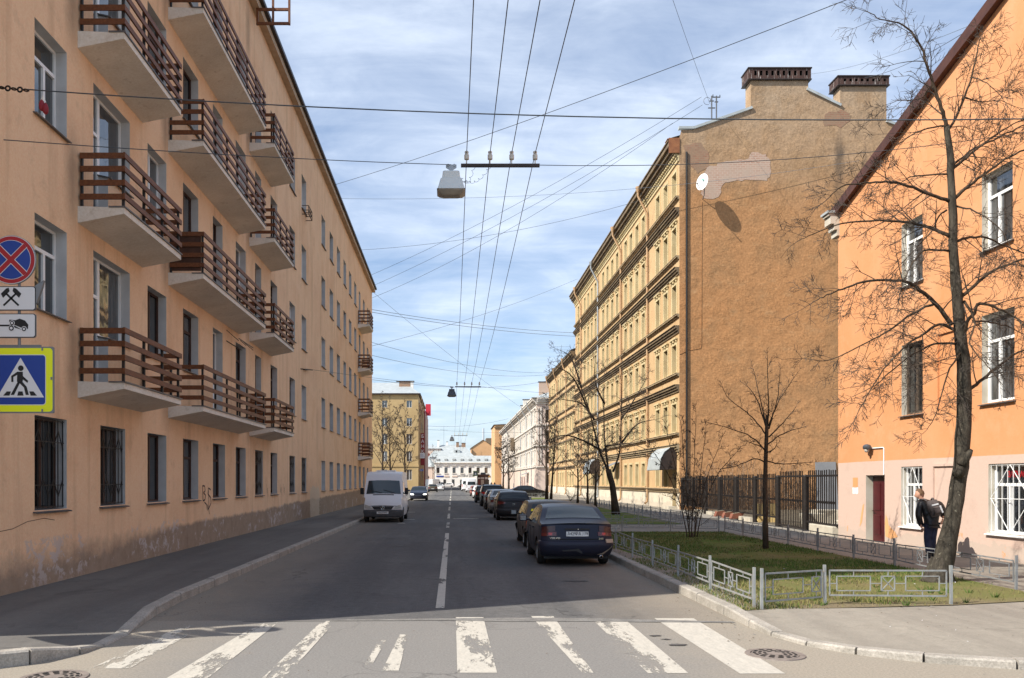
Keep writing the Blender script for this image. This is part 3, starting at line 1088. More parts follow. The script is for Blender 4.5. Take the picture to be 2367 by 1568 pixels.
    # dark boards leaning inside one balcony, an awning rack, the open attic sash
    mb = MB()
    for q in range(5):
        mb.bar(LF(27.6 + .02, 6.6 + .02 * q, .02 + q * .1), LF(29.6, 6.6 + .02 * q, .02 + q * .1), .02) if q in (0, 4) else None
    mb.bar(LF(27.6, 6.95, .02), LF(27.6, 6.6, .42), .02)
    mb.bar(LF(29.6, 6.95, .02), LF(29.6, 6.6, .42), .02)
    mb.bar(LF(28.6, 6.78, .22), LF(28.6, 6.6, .42), .02)
    mb.build('awning_rack', 'blacksteel', t)
    sash = MB()
    yb = 31.2
    xa, xb, za, zb = -7.2, -6.02, 18.93, 20.6
    for z in (za, za + .52, za + 1.05, zb):
        sash.bar((xa, yb, z), (xb, yb, z), .07, .09)
    for x in (xa, -6.62, xb):
        sash.bar((x, yb + .002, za - .05), (x, yb + .002, zb + .05), .075, .08, up=(0, 1, 0))
    sash.build('open_sash', 'board', t)
    # graffiti and a long plaster crack
    mb = MB()
    def stroke(pts, w=.045):
        for (a, b2), (c2, d2) in zip(pts, pts[1:]):
            L = math.hypot(c2 - a, d2 - b2) or 1
            nx, ny = -(d2 - b2) / L * w / 2, (c2 - a) / L * w / 2
            mb.face([LF(a + nx, b2 + ny, .004), LF(a - nx, b2 - ny, .004), LF(c2 - nx, d2 - ny, .004), LF(c2 + nx, d2 + ny, .004)])
    stroke([(25.0, 1.87), (25.05, 1.42), (25.25, 1.45), (25.32, 1.58), (25.1, 1.66), (25.28, 1.72), (25.22, 1.86), (25.0, 1.87)])
    stroke([(25.85, 1.74), (25.62, 1.80), (25.55, 1.62), (25.85, 1.50), (25.9, 1.34), (25.6, 1.15), (25.52, 1.3)])
    stroke([(25.2, 1.38), (25.42, 1.30), (25.5, 1.12)])
    stroke([(25.62, 1.72), (25.66, 1.12), (25.72, 1.0)], .035)
    for u in (33.6, 36.3, 37.0):
        stroke([(u, 1.9), (u + .12, 1.5), (u + .2, 1.75), (u + .3, 1.4)], .02)
    mb.build('graffiti', 'graffiti', t, recalc=False)
    mb = MB()
    mb.m = 0
    cp = [(13.4, 1.16), (14.2, 1.2), (14.7, 1.3), (15.3, 1.33), (15.7, 1.28)]
    stroke(cp, .011)
    mb.build('crack', 'crackline', t, recalc=False)
    return t


def balcony(t, a, b, z, rr, boxed=False, short=False):
    dp = .92
    mb = MB()
    # slab with a tapering underside, thin at the outer edge
    p = [LF(a, z - .13, 0.002), LF(b, z - .13, 0.002), LF(b, z + .05, dp), LF(a, z + .05, dp),
         LF(a, z + .20, 0.002), LF(b, z + .20, 0.002), LF(b, z + .17, dp), LF(a, z + .17, dp)]
    mb.hexa(p)
    s = mb.build('balcony', 'slab', t)
    mb = MB()
    LF.box(mb, a - .02, b + .02, z + .172, z + .20, dp - .3, dp + .03)
    mb.build('drip_edge', 'sill', s)
    top = 1.20 if not short else 1.20
    for k in range(4):
        h = z + .40 + k * .27
        g = MB()
        j = rr.uniform(-.01, .01)
        LF.box(g, a + .02, a + .055, h + j - .055, h + j + .055, .03, dp - .02)
        LF.box(g, a - .01, b + .01, h - .055, h + .055, dp - .015, dp + .02)
        LF.box(g, b - .055, b - .02, h - .055, h + .055, .03, dp - .02)
        g.build('rail_board', 'board', s)
    n = max(2, int(round((b - a) / 1.15)))
    g = MB()
    def post(u, nn):
        g.bar(LF(u, z + .15, nn), LF(u, z + .40 + .81 + .06, nn), .05, .05)
    for q in range(n + 1):
        u = a + .08 + (b - a - .16) * q / n
        g = MB()
        post(u, dp - .045)
        g.build('post', 'blacksteel', s)
        if q in (0, n):
            g = MB()
            post(u, .05)
            g.build('post', 'blacksteel', s)
    if boxed:
        g = MB()
        LF.box(g, a + .06, a + .075, z + .26, z + 1.2, .05, dp - .08)
        g.build('wind_screen', 'brownframe', s)
    return s
# ------------------------------------------------------------------ street fronts on the other side
def course(mb, fr, u0, u1, z, steps, m=0):
    """string course: steps of (height, projection) stacked upwards"""
    for h, n in steps:
        fr.box(mb, u0, u1, z, z + h, -.02, n, m)
        z += h + .0015


def downpipe(t, fr, u, top, matname, reach=.55, foot=True):
    mb = MB()
    r = .085
    pts = [fr(u, top, reach), fr(u, top - .55, reach), fr(u, top - 1.9, .16), fr(u, top - 2.2, .14), fr(u, .75, .14), fr(u, .45, .16), fr(u, .28, .34)]
    mb.tube(pts, r, 10)
    mb.lathe([(.09, -.35), (.20, .0), (.20, .12), (.0, .12)], fr(u, top + .05, reach), n=10)
    z = 3.0
    while z < top - 2.4:
        mb.lathe([(r, -.03), (r + .02, -.02), (r + .02, .02), (r, .03)], fr(u, z, .14), n=10)
        z += 2.6
    return mb.build('downpipe', matname, t, smooth=40)


def ornate_window(fr, c, w, z0, z1, t, frame, depth=.34, hood=True, sill=True, style='cross'):
    a, b = c - w / 2, c + w / 2
    o = window(fr, a, b, z0, z1, depth, t, frame, 'glass2', None, style)
    mb = MB()
    e = .17
    fr.box(mb, a - e, a - .002, z0, z1, -.01, .05)
    fr.box(mb, b + .002, b + e, z0, z1, -.01, .05)
    fr.box(mb, a - e, b + e, z1 + .002, z1 + e, -.01, .055)
    if hood:
        fr.box(mb, a - e - .08, b + e + .08, z1 + .36, z1 + .46, -.01, .17)
        fr.box(mb, a - e, a - .02, z1 + .19, z1 + .355, -.01, .12)
        fr.box(mb, b + .02, b + e, z1 + .19, z1 + .355, -.01, .12)
        fr.box(mb, c - .12, c + .12, z1 + .19, z1 + .42, -.01, .14)
    if sill:
        fr.box(mb, a - e, b + e, z0 - .10, z0 - .002, -.01, .12)
    mb.build('surround', 'ochrerev', o)
    return o


BF = Face((15.2, 0, 0), (0, 1, 0), (-1, 0, 0))
GF = Face((0, 56.4, 0), (1, 0, 0), (0, -1, 0))
GS = 56.4 / F


def gz(x, y):
    return ((x - CX) * GS, EYE + (CY - y) * GS)


def z5(zx, zy):
    return gz((2000 + zx / 1.96) / 1.5632, (200 + zy / 1.96) / 1.5632)


def ragged(poly, amp, rr, n=4):
    out = []
    for i, (a, b) in enumerate(poly):
        c, d = poly[(i + 1) % len(poly)]
        for k in range(n):
            f = k / n
            out.append((a + (c - a) * f + rr.uniform(-amp, amp), b + (d - b) * f + rr.uniform(-amp, amp)))
    return out


def brown_building():
    t = thing('tenement_building', 'tall old ochre tenement whose bare brown end wall carries two chimneys and a brick patch', 'building', (24, 80, 0))
    top = 24.9
    rows = [(1.62, 3.4), (5.35, 7.24), (9.35, 11.25), (13.3, 15.3), (17.2, 19.2), (21.2, 22.95)]
    cols = [57.6, 59.9, 62.2, 66.9, 69.2, 71.5, 73.7, 77.5, 79.9, 82.3, 84.7, 89.2, 91.6, 94.0, 96.4, 101.2]
    holes = []
    w = 1.08
    for r, (a, b) in enumerate(rows):
        for i, c in enumerate(cols):
            if r == 0 and i == 0:
                holes.append((57.1, 58.2, .3, 3.3))
            else:
                holes.append((c - w / 2, c + w / 2, a, b))
    mb = MB()
    pierced(mb, BF, 56.4, 104.0, 0, top, holes, .34, 0, 1)
    g = [(15.2, 0), (15.2, 25.0), (15.33, 25.5), (16.1, 25.5), (20.0, 26.85), (20.0, 28.79), (23.8, 28.79), (23.8, 28.1), (25.95, 27.05), (25.95, 28.4), (29.04, 28.4), (29.04, 26.0), (34.0, 24.3), (34.0, 0)]
    mb.face([GF(u, v) for u, v in g], 2)
    mb.face([(34, 56.4, 0), (34, 104, 0), (34, 104, 24.3), (34, 56.4, 24.3)], 0)
    mb.face([(15.2, 104, 0), (15.2, 104, 24.9), (24, 104, 27.6), (34, 104, 24.3), (34, 104, 0)], 2)
    mb.build('wall', ['ochre', 'ochrerev', 'gable'], t, recalc=False)
    # fields between the windows are peach coloured
    rr = random.Random(21)
    for u0, u1, z0, z1 in ((19.78, 23.95, 28.80, 29.62), (25.75, 29.16, 28.41, 29.08)):
        mb = MB()
        mb.box(u0 + .2, u1 - .13, 56.42, 57.45, 25.0, z0 - .01, 0)
        ch = mb.build('chimney', 'gable', t)
        mb = MB()
        n = int((u1 - u0) / .36)
        y = 56.28
        fr = Face((0, y, 0), (1, 0, 0), (0, -1, 0))
        hs = []
        st = (u1 - u0) / n
        for k in range(n):
            if k == 0:
                continue
            hs.append((u0 + st * k - .0, u0 + st * k + .17, z0 + .28, z1 - .22))
        pierced(mb, fr, u0, u1, z0 + .06, z1 - .08, hs, .3, 0, 1)
        mb.box(u0, u0 + .01, y + .002, 57.6, z0 + .06, z1 - .08, 0)
        mb.box(u1 - .01, u1, y + .002, 57.6, z0 + .06, z1 - .08, 0)
        mb.box(u0, u1, 57.59, 57.6, z0 + .06, z1 - .08, 0)
        mb.box(u0 + .02, u1 - .02, y + .31, 57.5, z0 + .1, z1 - .1, 1)
        mb.box(u0 - .05, u1 + .05, y - .06, 57.65, z1 - .078, z1, 2)
        mb.box(u0 - .04, u1 + .04, y - .05, 57.63, z0, z0 + .058, 2)
        mb.build('chimney_cap', ['rusttin', 'black', 'rooftin'], ch, recalc=False)
    # roof planes and parapet flashing
    mb = MB()
    mb.face([(14.6, 56.5, 25.0), (14.6, 104.2, 25.0), (24, 104.2, 27.7), (24, 56.5, 27.7)])
    mb.face([(24, 56.5, 27.7), (24, 104.2, 27.7), (34.2, 104.2, 24.3), (34.2, 56.5, 24.3)])
    mb.build('roof', 'tin', t)
    for (a, b), (c, d) in (((15.15, 25.62), (16.15, 25.62)), ((16.15, 25.62), (20.05, 26.98)), ((23.7, 28.22), (25.98, 27.12)), ((29.0, 26.08), (34.1, 24.4))):
        mb = MB()
        mb.bar((a, 56.45, b), (c, 56.45, d), .34, .16)
        mb.build('parapet_flashing', 'tin', t)
    mb = MB()
    pa = [z5(*q) for q in ((925, 640), (1040, 620), (1095, 680), (1100, 790), (1020, 835), (960, 770), (925, 750))]
    mb.face([GF(u, v, .012) for u, v in ragged(pa, .07, rr, 3)], 0)
    mb.build('bare_brick', 'brick2', t, recalc=False)
    mb = MB()
    pc = [z5(*q) for q in ((1910, 430), (1960, 400), (2060, 390), (2100, 420), (2100, 470), (2040, 510), (1920, 495))]
    mb.face([GF(u, v, .012) for u, v in ragged(pc, .09, rr, 3)], 0)
    mb.build('bare_brick', 'brick2', t, recalc=False)
    mb = MB()
    pb = [z5(*q) for q in ((1060, 840), (1100, 785), (1150, 780), (1200, 750), (1280, 745), (1380, 740), (1400, 690), (1440, 685), (1500, 705), (1535, 750), (1535, 860), (1510, 885), (1390, 880), (1300, 890), (1220, 905), (1190, 930), (1180, 985), (1130, 1025), (1060, 1015), (1045, 980), (1080, 900))]
    mb.face([GF(u, v, .014) for u, v in ragged(pb, .06, rr, 3)], 0)
    mb.build('bare_brick', 'brick', t, recalc=False)
    mb = MB()
    mb.tube([GF(15.66, .3, .07), GF(15.66, 24.0, .07)], .065, 8)
    mb.build('gas_pipe', 'blacksteel', t)
    # windows
    for r, (a, b) in enumerate(rows):
        for i, c in enumerate(cols):
            if r == 0 and i == 0:
                continue
            fm = 'greyframe'
            if r == 2 and i < 3:
                fm = 'redframe'
            elif r == 2 and i in (7, 8, 9):
                fm = 'ochreframe'
            elif r == 1 and i in (8, 9):
                fm = 'redframe'
            elif r == 5 and i in (0, 1):
                fm = 'pvc'
            elif rr.random() < .3:
                fm = 'brownframe'
            elif rr.random() < .18:
                fm = 'pvc'
            ornate_window(BF, c, w, a, b, t, fm, hood=r in (1, 2, 3, 4), sill=r != 0)
    # courses
    for r in range(1, 6):
        a = rows[r][0]
        mb = MB()
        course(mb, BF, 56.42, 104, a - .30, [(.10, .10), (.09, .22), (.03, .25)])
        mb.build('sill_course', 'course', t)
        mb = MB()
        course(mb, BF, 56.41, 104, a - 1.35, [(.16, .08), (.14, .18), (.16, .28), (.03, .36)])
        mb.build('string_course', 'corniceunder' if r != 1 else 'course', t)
    mb = MB()
    course(mb, BF, 56.42, 104, 1.25, [(.14, .10), (.08, .2), (.06, .27)])
    mb.build('plinth_course', 'course', t)
    mb = MB()
    for u in (57, 61, 64.2, 68, 70.4, 72.7, 78.7, 81, 83.4, 90.4, 92.8, 95.2):
        BF.box(mb, u - .2, u + .2, .42, .8, -.01, .012)
    mb.build('cellar_vents', 'stone', t)
    mb = MB()
    course(mb, BF, 56.4, 104.1, 23.45, [(.22, .08), (.12, .14)], 0)
    for k in range(120):
        u = 56.5 + k * .396
        BF.box(mb, u, u + .17, 23.81, 24.0, -.01, .28, 0)
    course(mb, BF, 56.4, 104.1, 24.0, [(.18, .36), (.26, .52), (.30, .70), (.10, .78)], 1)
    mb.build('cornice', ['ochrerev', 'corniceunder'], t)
    mb = MB()
    BF.box(mb, 56.34, 56.395, 23.95, 24.95, .0, .72)
    BF.box(mb, 56.33, 57.0, 24.86, 24.90, .72, .82)
    mb.build('corner_flashing', 'rust', t)
    for u, k in ((65.1, 'pipe'), (75.4, 'pipe'), (87.2, 'zinc'), (98.8, 'pipe')):
        downpipe(t, BF, u, 24.55, k, .85)
    # door and canopies
    mb = MB()
    BF.box(mb, 57.1, 58.2, .3, 3.3, -.345, -.28)
    BF.box(mb, 57.2, 57.62, .5, 2.3, -.28, -.26)
    BF.box(mb, 57.68, 58.1, .5, 2.3, -.28, -.26)
    mb.build('entrance_door', 'maroon', t)
    mb = MB()
    BF.box(mb, 56.9, 58.6, .1, .3, -.3, .6)
    mb.build('doorstep', 'stone', t)
    for u0, u1 in ((57.0, 60.6), (86.6, 90.4)):
        mb = MB()
        pr = [(.01, 4.35), (.45, 4.3), (.85, 4.0), (1.1, 3.55), (1.2, 2.8)]
        mb.grid([[BF(u0, v, n) for n, v in pr], [BF(u1, v, n) for n, v in pr]])
        mb.grid([[BF(u0, v - .04, n - .03) for n, v in pr], [BF(u1, v - .04, n - .03) for n, v in pr]])
        c = mb.build('canopy', 'tin', t)
        mb = MB()
        mb.prism([(.012, 4.3), (.43, 4.24), (.82, 3.94), (1.06, 3.5), (1.16, 2.8), (.012, 2.8)], u0 + .02, u0 + .05, lambda n, v, u: BF(u, v, n))
        mb.build('canopy_cheek', 'rooftin', c)
        mb = MB()
        mb.prism([(.012, 4.3), (.43, 4.24), (.82, 3.94), (1.06, 3.5), (1.16, 2.8), (.012, 2.8)], u1 - .05, u1 - .02, lambda n, v, u: BF(u, v, n))
        mb.build('canopy_cheek', 'rooftin', c)
    mb = MB()
    p = [BF(76.2, 3.75, .01), BF(78.6, 3.75, .01), BF(78.6, 3.3, 1.1), BF(76.2, 3.3, 1.1), BF(76.2, 3.8, .01), BF(78.6, 3.8, .01), BF(78.6, 3.36, 1.12), BF(76.2, 3.36, 1.12)]
    mb.hexa(p)
    mb.build('canopy', 'zinc', t)
    return t


def lower_ochre():
    t = thing('ochre_house', 'lower ochre house adjoining the far end of the tall tenement, with brown downpipes', 'building', (22, 118, 0))
    top = 18.2
    rows = [(1.5, 3.2), (4.9, 6.8), (8.3, 10.2), (11.6, 13.4), (14.8, 16.4)]
    cols = [105.8 + 2.4 * k for k in range(11)]
    holes = [(c - .55, c + .55, a, b) for a, b in rows for c in cols]
    mb = MB()
    pierced(mb, BF, 104.15, 132, 0, top, holes, .3, 0, 1)
    mb.face([(15.2, 132, 0), (30, 132, 0), (30, 132, top), (15.2, 132, top)], 0)
    mb.face([(15.2, 132, top), (30, 132, top), (22, 132, top + 2.4)], 0)
    mb.build('wall', ['ochre', 'ochrerev'], t, recalc=False)
    mb = MB()
    mb.face([(14.7, 104.15, top + .1), (14.7, 132.2, top + .1), (22, 132.2, top + 2.5), (22, 104.15, top + 2.5)])
    mb.face([(22, 104.15, top + 2.5), (22, 132.2, top + 2.5), (30, 132.2, top), (30, 104.15, top)])
    mb.build('roof', 'tin', t)
    rr = random.Random(8)
    for a, b in rows:
        for c in cols:
            ornate_window(BF, c, 1.1, a, b, t, rr.choice(['greyframe', 'greyframe', 'brownframe', 'pvc']), .3, a > 4 and a < 13)
    mb = MB()
    course(mb, BF, 104.1, 132.1, top - .9, [(.2, .1), (.2, .3), (.25, .5), (.12, .6)])
    mb.build('cornice', 'corniceunder', t)
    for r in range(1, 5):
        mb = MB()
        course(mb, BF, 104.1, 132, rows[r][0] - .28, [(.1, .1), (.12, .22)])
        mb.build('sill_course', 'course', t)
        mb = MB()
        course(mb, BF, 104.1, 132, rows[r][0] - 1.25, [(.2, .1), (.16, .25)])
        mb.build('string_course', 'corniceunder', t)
    for u in (111.8, 121.4, 130.6):
        downpipe(t, BF, u, top - .1, 'pipe', .62)
    # street lamp-like aerial on the roof
    mb = MB()
    mb.tube([(17, 131, top + .5), (17, 131, top + 5)], .03, 5)
    mb.bar((15.6, 131, top + 4.7), (18.4, 131, top + 4.7), .04)
    mb.bar((16, 131, top + 4.2), (18, 131, top + 4.2), .04)
    tag(mb.build('roof_aerial', 'wirelight'), 'thin two-armed aerial on the roof of the lower ochre house', 'antenna')
    return t


def pink_house():
    t = thing('grey_pink_house', 'pale grey and pink house with carved cornice and grey downpipes beyond the ochre houses', 'building', (22, 200, 0))
    top = 17.0
    u0, u1 = 152.0, 258.0
    rows = [(1.2, 3.2), (5.2, 7.4), (9.0, 11.2), (12.6, 14.9)]
    cols = [154.5 + 3.7 * k for k in range(22)]
    holes = [(c - .6, c + .6, a, b) for a, b in rows for c in cols]
    mb = MB()
    pierced(mb, BF, u0, u1, 0, top, [h for h in holes if h[2] > 4], .3, 0, 0)
    EF = Face((0, u0, 0), (1, 0, 0), (0, -1, 0))
    eh = [(c - .8, c + .8, a, b) for a, b in rows for c in (17.6, 21.2, 24.8)]
    pierced(mb, EF, 15.2, 29, 0, top, eh, .15, 1, 1)
    mb.face([(15.2, u1, 0), (29, u1, 0), (29, u1, top), (15.2, u1, top)], 0)
    mb.build('wall', ['greyplaster', 'pinkplaster'], t, recalc=False)
    mb = MB()
    BF.box(mb, u0 + .02, u1, 0, 4.3, 0, .05)
    mb.build('ground_storey_facing', 'pinkplaster', t)
    mb = MB()
    for z, st in ((4.4, [(.15, .1), (.15, .3)]), (8.2, [(.15, .1), (.2, .35)]), (11.9, [(.15, .1), (.2, .3)]), (15.9, [(.3, .15), (.3, .5), (.3, .8), (.2, .95)])):
        course(mb, BF, u0 - .2, u1, z, st)
        course(mb, EF, 15.2, 29, z + .003, st)
    mb.build('cornice', 'greyplaster', t)
    for z in (5.0, 8.8, 12.4):
        mb = MB()
        for u in (15.5, 16.0):
            EF.box(mb, u - .12, u + .12, z, z + 2.9, 0, .12)
        BF.box(mb, u0 + .3, u0 + .6, z, z + 2.9, 0, .12)
        mb.build('pilaster', 'greyplaster', t)
    for a, b, c, d in [h for h in holes if h[2] > 4]:
        if (a + b) / 2 < 240:
            wi = window(BF, a, b, c, d, .3, t, 'greyframe', 'glass2', None, 'cross')
            mb = MB()
            BF.box(mb, a - .25, a - .02, c - .1, d, 0, .09)
            BF.box(mb, b + .02, b + .25, c - .1, d, 0, .09)
            BF.box(mb, a - .4, b + .4, d + .3, d + .5, 0, .28)
            BF.box(mb, a - .4, b + .4, c - .3, c - .12, 0, .2)
            mb.build('surround', 'greyplaster', wi)
    for a, b, c, d in eh:
        window(EF, a, b, c, d, .15, t, 'greyframe', 'glass2', None, 'two')
    mb = MB()
    mb.face([(14.3, u0 - .8, top + .05), (14.3, u1, top + .05), (20, u1, top + 2.2), (20, u0 + 5, top + 2.2)])
    mb.face([(14.3, u0 - .8, top + .05), (20, u0 + 5, top + 2.2), (29, u0 + 5, top + 2.2), (29, u0 - .8, top + .05)])
    mb.build('roof', 'tin', t)
    for xx, yy, w, z in ((17.5, 158, 2.4, 20.6), (16.8, 196, 1.6, 19.6), (16.5, 186, 1.6, 20.0)):
        mb = MB()
        mb.box(xx - w / 2, xx + w / 2, yy, yy + .8, 17, z, 0)
        mb.box(xx - w / 2 - .15, xx + w / 2 + .15, yy - .1, yy + .9, z, z + .12, 1)
        mb.build('chimney', ['greyplaster' if yy > 170 else 'brick', 'rooftin'], t)
    for u in (160.5, 172, 186, 205, 228):
        downpipe(t, BF, u, top - .15, 'zinc', .95)
    mb = MB()
    BF.box(mb, 203, 206, 9.4, 9.55, 0, 1.1)
    BF.box(mb, 203, 206, 9.55, 12.5, .1, 1.0)
    mb.build('enclosed_balcony', 'brownblock', t)
    mb = MB()
    p = [BF(166.5, 3.7, .06), BF(170.5, 3.7, .06), BF(170.5, 3.2, 1.5), BF(166.5, 3.2, 1.5), BF(166.5, 3.8, .06), BF(170.5, 3.8, .06), BF(170.5, 3.3, 1.5), BF(166.5, 3.3, 1.5)]
    mb.hexa(p)
    mb.build('canopy', 'zinc', t)
    mb = MB()
    for u in (168.0, 176, 180, 184):
        BF.box(mb, u, u + 1.6, .3, 3.0, .04, .07)
    mb.build('doorway', 'maroon', t)


def blockhouse(name, label, x0, x1, y0, y1, z, wallm, roofm=None, ridge=0, cat='building', holes=(), frame='greyframe', gable=False):
    """plain far building with its front towards the street's near end"""
    t = thing(name, label, cat, ((x0 + x1) / 2, (y0 + y1) / 2, 0))
    fr = Face((0, y0, 0), (1, 0, 0), (0, -1, 0))
    mb = MB()
    pierced(mb, fr, x0, x1, 0, z, list(holes), .25, 0, 0)
    mb.face([(x0, y0, 0), (x0, y1, 0), (x0, y1, z), (x0, y0, z)])
    mb.face([(x1, y0, 0), (x1, y1, 0), (x1, y1, z), (x1, y0, z)])
    mb.face([(x0, y1, 0), (x1, y1, 0), (x1, y1, z), (x0, y1, z)])
    if gable:
        xm = (x0 + x1) / 2
        mb.face([(x0, y0, z), (x1, y0, z), (xm, y0, z + ridge)])
    mb.build('wall', wallm, t, recalc=False)
    if roofm:
        mb = MB()
        e = .4
        if gable:
            xm = (x0 + x1) / 2
            mb.face([(x0 - e, y0 - .3, z - .1), (xm, y0 - .3, z + ridge + .1), (xm, y1, z + ridge + .1), (x0 - e, y1, z - .1)])
            mb.face([(x1 + e, y0 - .3, z - .1), (x1 + e, y1, z - .1), (xm, y1, z + ridge + .1), (xm, y0 - .3, z + ridge + .1)])
        else:
            ym = (y0 + y1) / 2
            i = min(4, (x1 - x0) * .25)
            mb.face([(x0 - e, y0 - e, z), (x1 + e, y0 - e, z), (x1 - i, ym, z + ridge), (x0 + i, ym, z + ridge)])
            mb.face([(x0 - e, y1 + e, z), (x0 + i, ym, z + ridge), (x1 - i, ym, z + ridge), (x1 + e, y1 + e, z)])
            mb.face([(x0 - e, y0 - e, z), (x0 + i, ym, z + ridge), (x0 - e, y1 + e, z)])
            mb.face([(x1 + e, y0 - e, z), (x1 + e, y1 + e, z), (x1 - i, ym, z + ridge)])
        mb.build('roof', roofm, t)
    for a, b, c, d in holes:
        window(fr, a, b, c, d, .25, t, frame, 'glass', None, 'two')
    return t, fr


def far_buildings():
    # bank building on the left, beyond the garden
    hs = [(c - .58, c + .58, a, b) for c in (-26, -20.4, -14.8, -9.4) for a, b in ((2.3, 4.6), (6.4, 8.6), (10.2, 12.4), (14.1, 15.9), (18.2, 19.75))]
    t, fr = blockhouse('yellow_bank_building', 'yellow corner building with zinc hipped roof behind the bare trees', -40, -7.4, 185, 222, 21.3, 'bankyellow', 'tin', 4.5, holes=hs, frame='pvc')
    mb = MB()
    mb.box(-40.5, -6.9, 184.5, 222.5, 21.0, 21.29)
    mb.build('eave', 'rooftin', t)
    mb = MB()
    mb.box(-41, -7.3, 184.85, 184.99, 5.2, 5.6)
    mb.build('string_course', 'bankyellow', t)
    mb = MB()
    mb.box(-12.3, -9.7, 196, 197.2, 22, 25.2, 0)
    mb.box(-9.65, -9.0, 196, 197.2, 22, 25.2, 1)
    mb.box(-13.0, -8.8, 195.8, 197.4, 25.2, 25.35, 2)
    mb.build('chimney', ['brick2', 'offwhite', 'rooftin'], t)
    SF = Face((-7.4, 0, 0), (0, 1, 0), (1, 0, 0))
    for u in (187, 195, 203, 211):
        mb = MB()
        mb.tube([SF(u, 20.9, .6), SF(u, 20.2, .6), SF(u, 19, .15), SF(u, .4, .15)], .11, 8)
        mb.build('downpipe', 'pipe', t)
    for i in range(5):
        for k in range(7):
            u = 189 + k * 4.6
            mb = MB()
            SF.box(mb, u - .6, u + .6, 2.3 + i * 3.9, 4.4 + i * 3.9, .003, .03)
            mb.build('side_window', 'glass2', t)
    # red clad building with projecting signs
    t2 = thing('red_clad_building', 'narrow dark red clad building with vertical ribs past the yellow corner building', 'building', (-14, 255, 0))
    mb = MB()
    mb.box(-30, -7.2, 222.6, 250, 0, 21)
    mb.build('wall', 'redpaint', t2)
    mb = MB()
    RF = Face((-7.2, 0, 0), (0, 1, 0), (1, 0, 0))
    for k in range(6):
        RF.box(mb, 224 + k * 4, 225.6 + k * 4, .5, 20, .0, .25)
    mb.build('pale_ribs', 'pinkplaster', t2)
    mb = MB()
    mb.box(-7.1, -5.7, 226, 226.3, 19.6, 22.7)
    mb.box(-6.9, -6.2, 225.9, 225.98, 20.2, 20.9)
    tag(mb.build('red_roof_sign', plain('sign_bright_red', (.50, .03, .05), .4)), 'bright red sign box projecting at roof level from the red clad building', 'sign')
    # projecting bank sign
    t3 = thing('bank_sign', 'tall dark red vertical sign reading bank in white Cyrillic letters', 'sign', (-6.6, 189, 7))
    mb = MB()
    mb.box(-7.05, -6.15, 189, 189.25, 5.6, 12.8)
    mb.build('sign_board', 'redpaint', t3)
    for k, ch in enumerate('БАНК'):
        z = 12.05 - k * 1.12
        text_mesh(ch, 1.0, lambda u, v, n, z=z: (-6.6 + u, 188.99 - n, z + v), t3, 'letter', 'signwhite', bold=.01)
    t4 = thing('white_sign_board', 'white rounded sign board across the lower end of the red vertical sign', 'sign', (-6.9, 188.5, 6.8))
    mb = MB()
    pts = []
    for sx, sz, a0 in ((1, 1, 0), (-1, 1, 90), (-1, -1, 180), (1, -1, 270)):
        for k in range(5):
            a = R(a0 + k * 22.5)
            pts.append((-6.9 + sx * .62 + .2 * math.cos(a), 7.75 + sz * .40 + .2 * math.sin(a)))
    mb.prism(pts, 188.3, 188.5, lambda u, v, n: (u, n, v))
    mb.build('sign_board', 'signwhite', t4)
    for z, s_ in ((7.98, 'БАНК'), (7.72, 'САНКТ'), (7.45, 'ПЕТЕРБУРГ')):
        text_mesh(s_, .27, lambda u, v, n, z=z: (-6.75 + u * .9, 188.29 - n, z + v), t4, 'lettering', 'signblue')
    mb = MB()
    mb.lathe([(0, 0), (.15, 0)], (-7.45, 188.29, 7.86), 'y', 12)
    mb.build('emblem', 'ink', t4)
    t5 = thing('blue_street_sign', 'small blue sign board with white lettering on the bank side of the street', 'sign', (-6.9, 187, 4.4))
    mb = MB()
    mb.box(-7.5, -6.35, 187, 187.1, 4.25, 4.75)
    mb.build('sign_board', 'signblue', t5)
    text_mesh('РУМАН', .36, lambda u, v, n: (-6.93 + u * .8, 186.99 - n, 4.5 + v), t5, 'lettering', 'signwhite')
    # white two storey house closing the street
    ws = [-5.0 + .0 + k * 2.85 for k in range(7)]
    hs = [(c - .55, c + .55, 4.9, 6.9) for c in ws] + [(-3.1, -2.1, .3, 2.7), (-.1, .9, .3, 2.7), (11.8, 13.2, .3, 2.6)]
    t, fr = blockhouse('white_house', 'white two storey house with grey attic roof closing the far end of the street', -6.2, 15.8, 300, 316, 8.5, 'offwhite', None, holes=hs)
    mb = MB()
    mb.box(-6.6, 16.0, 299.4, 316, 8.5, 8.8, 0)
    mb.face([(-6.1, 299.6, 8.82), (16, 299.6, 8.82), (15.6, 302.5, 11.2), (-5.6, 302.5, 11.2)], 1)
    mb.face([(-6.1, 299.6, 8.82), (-5.6, 302.5, 11.2), (-5.6, 316, 11.2), (-6.1, 316, 8.82)], 1)
    mb.face([(-5.6, 302.5, 11.2), (15.6, 302.5, 11.2), (15.6, 316, 11.4), (-5.6, 316, 11.4)], 1)
    mb.build('roof', ['offwhite', 'tin'], t)
    for c in ws:
        mb = MB()
        mb.box(c - .5, c + .5, 300.1, 301.5, 9.35, 10.0, 0)
        mb.box(c - .38, c + .38, 300.07, 300.1, 9.42, 9.93, 1)
        mb.build('skylight', ['lampdark', 'tin'], t)
        mb = MB()
        fr.box(mb, c - .85, c + .85, 7.5, 7.7, 0, .35)
        fr.box(mb, c - .75, c + .75, 4.65, 4.85, 0, .2)
        mb.build('window_hood', 'greyplaster', t)
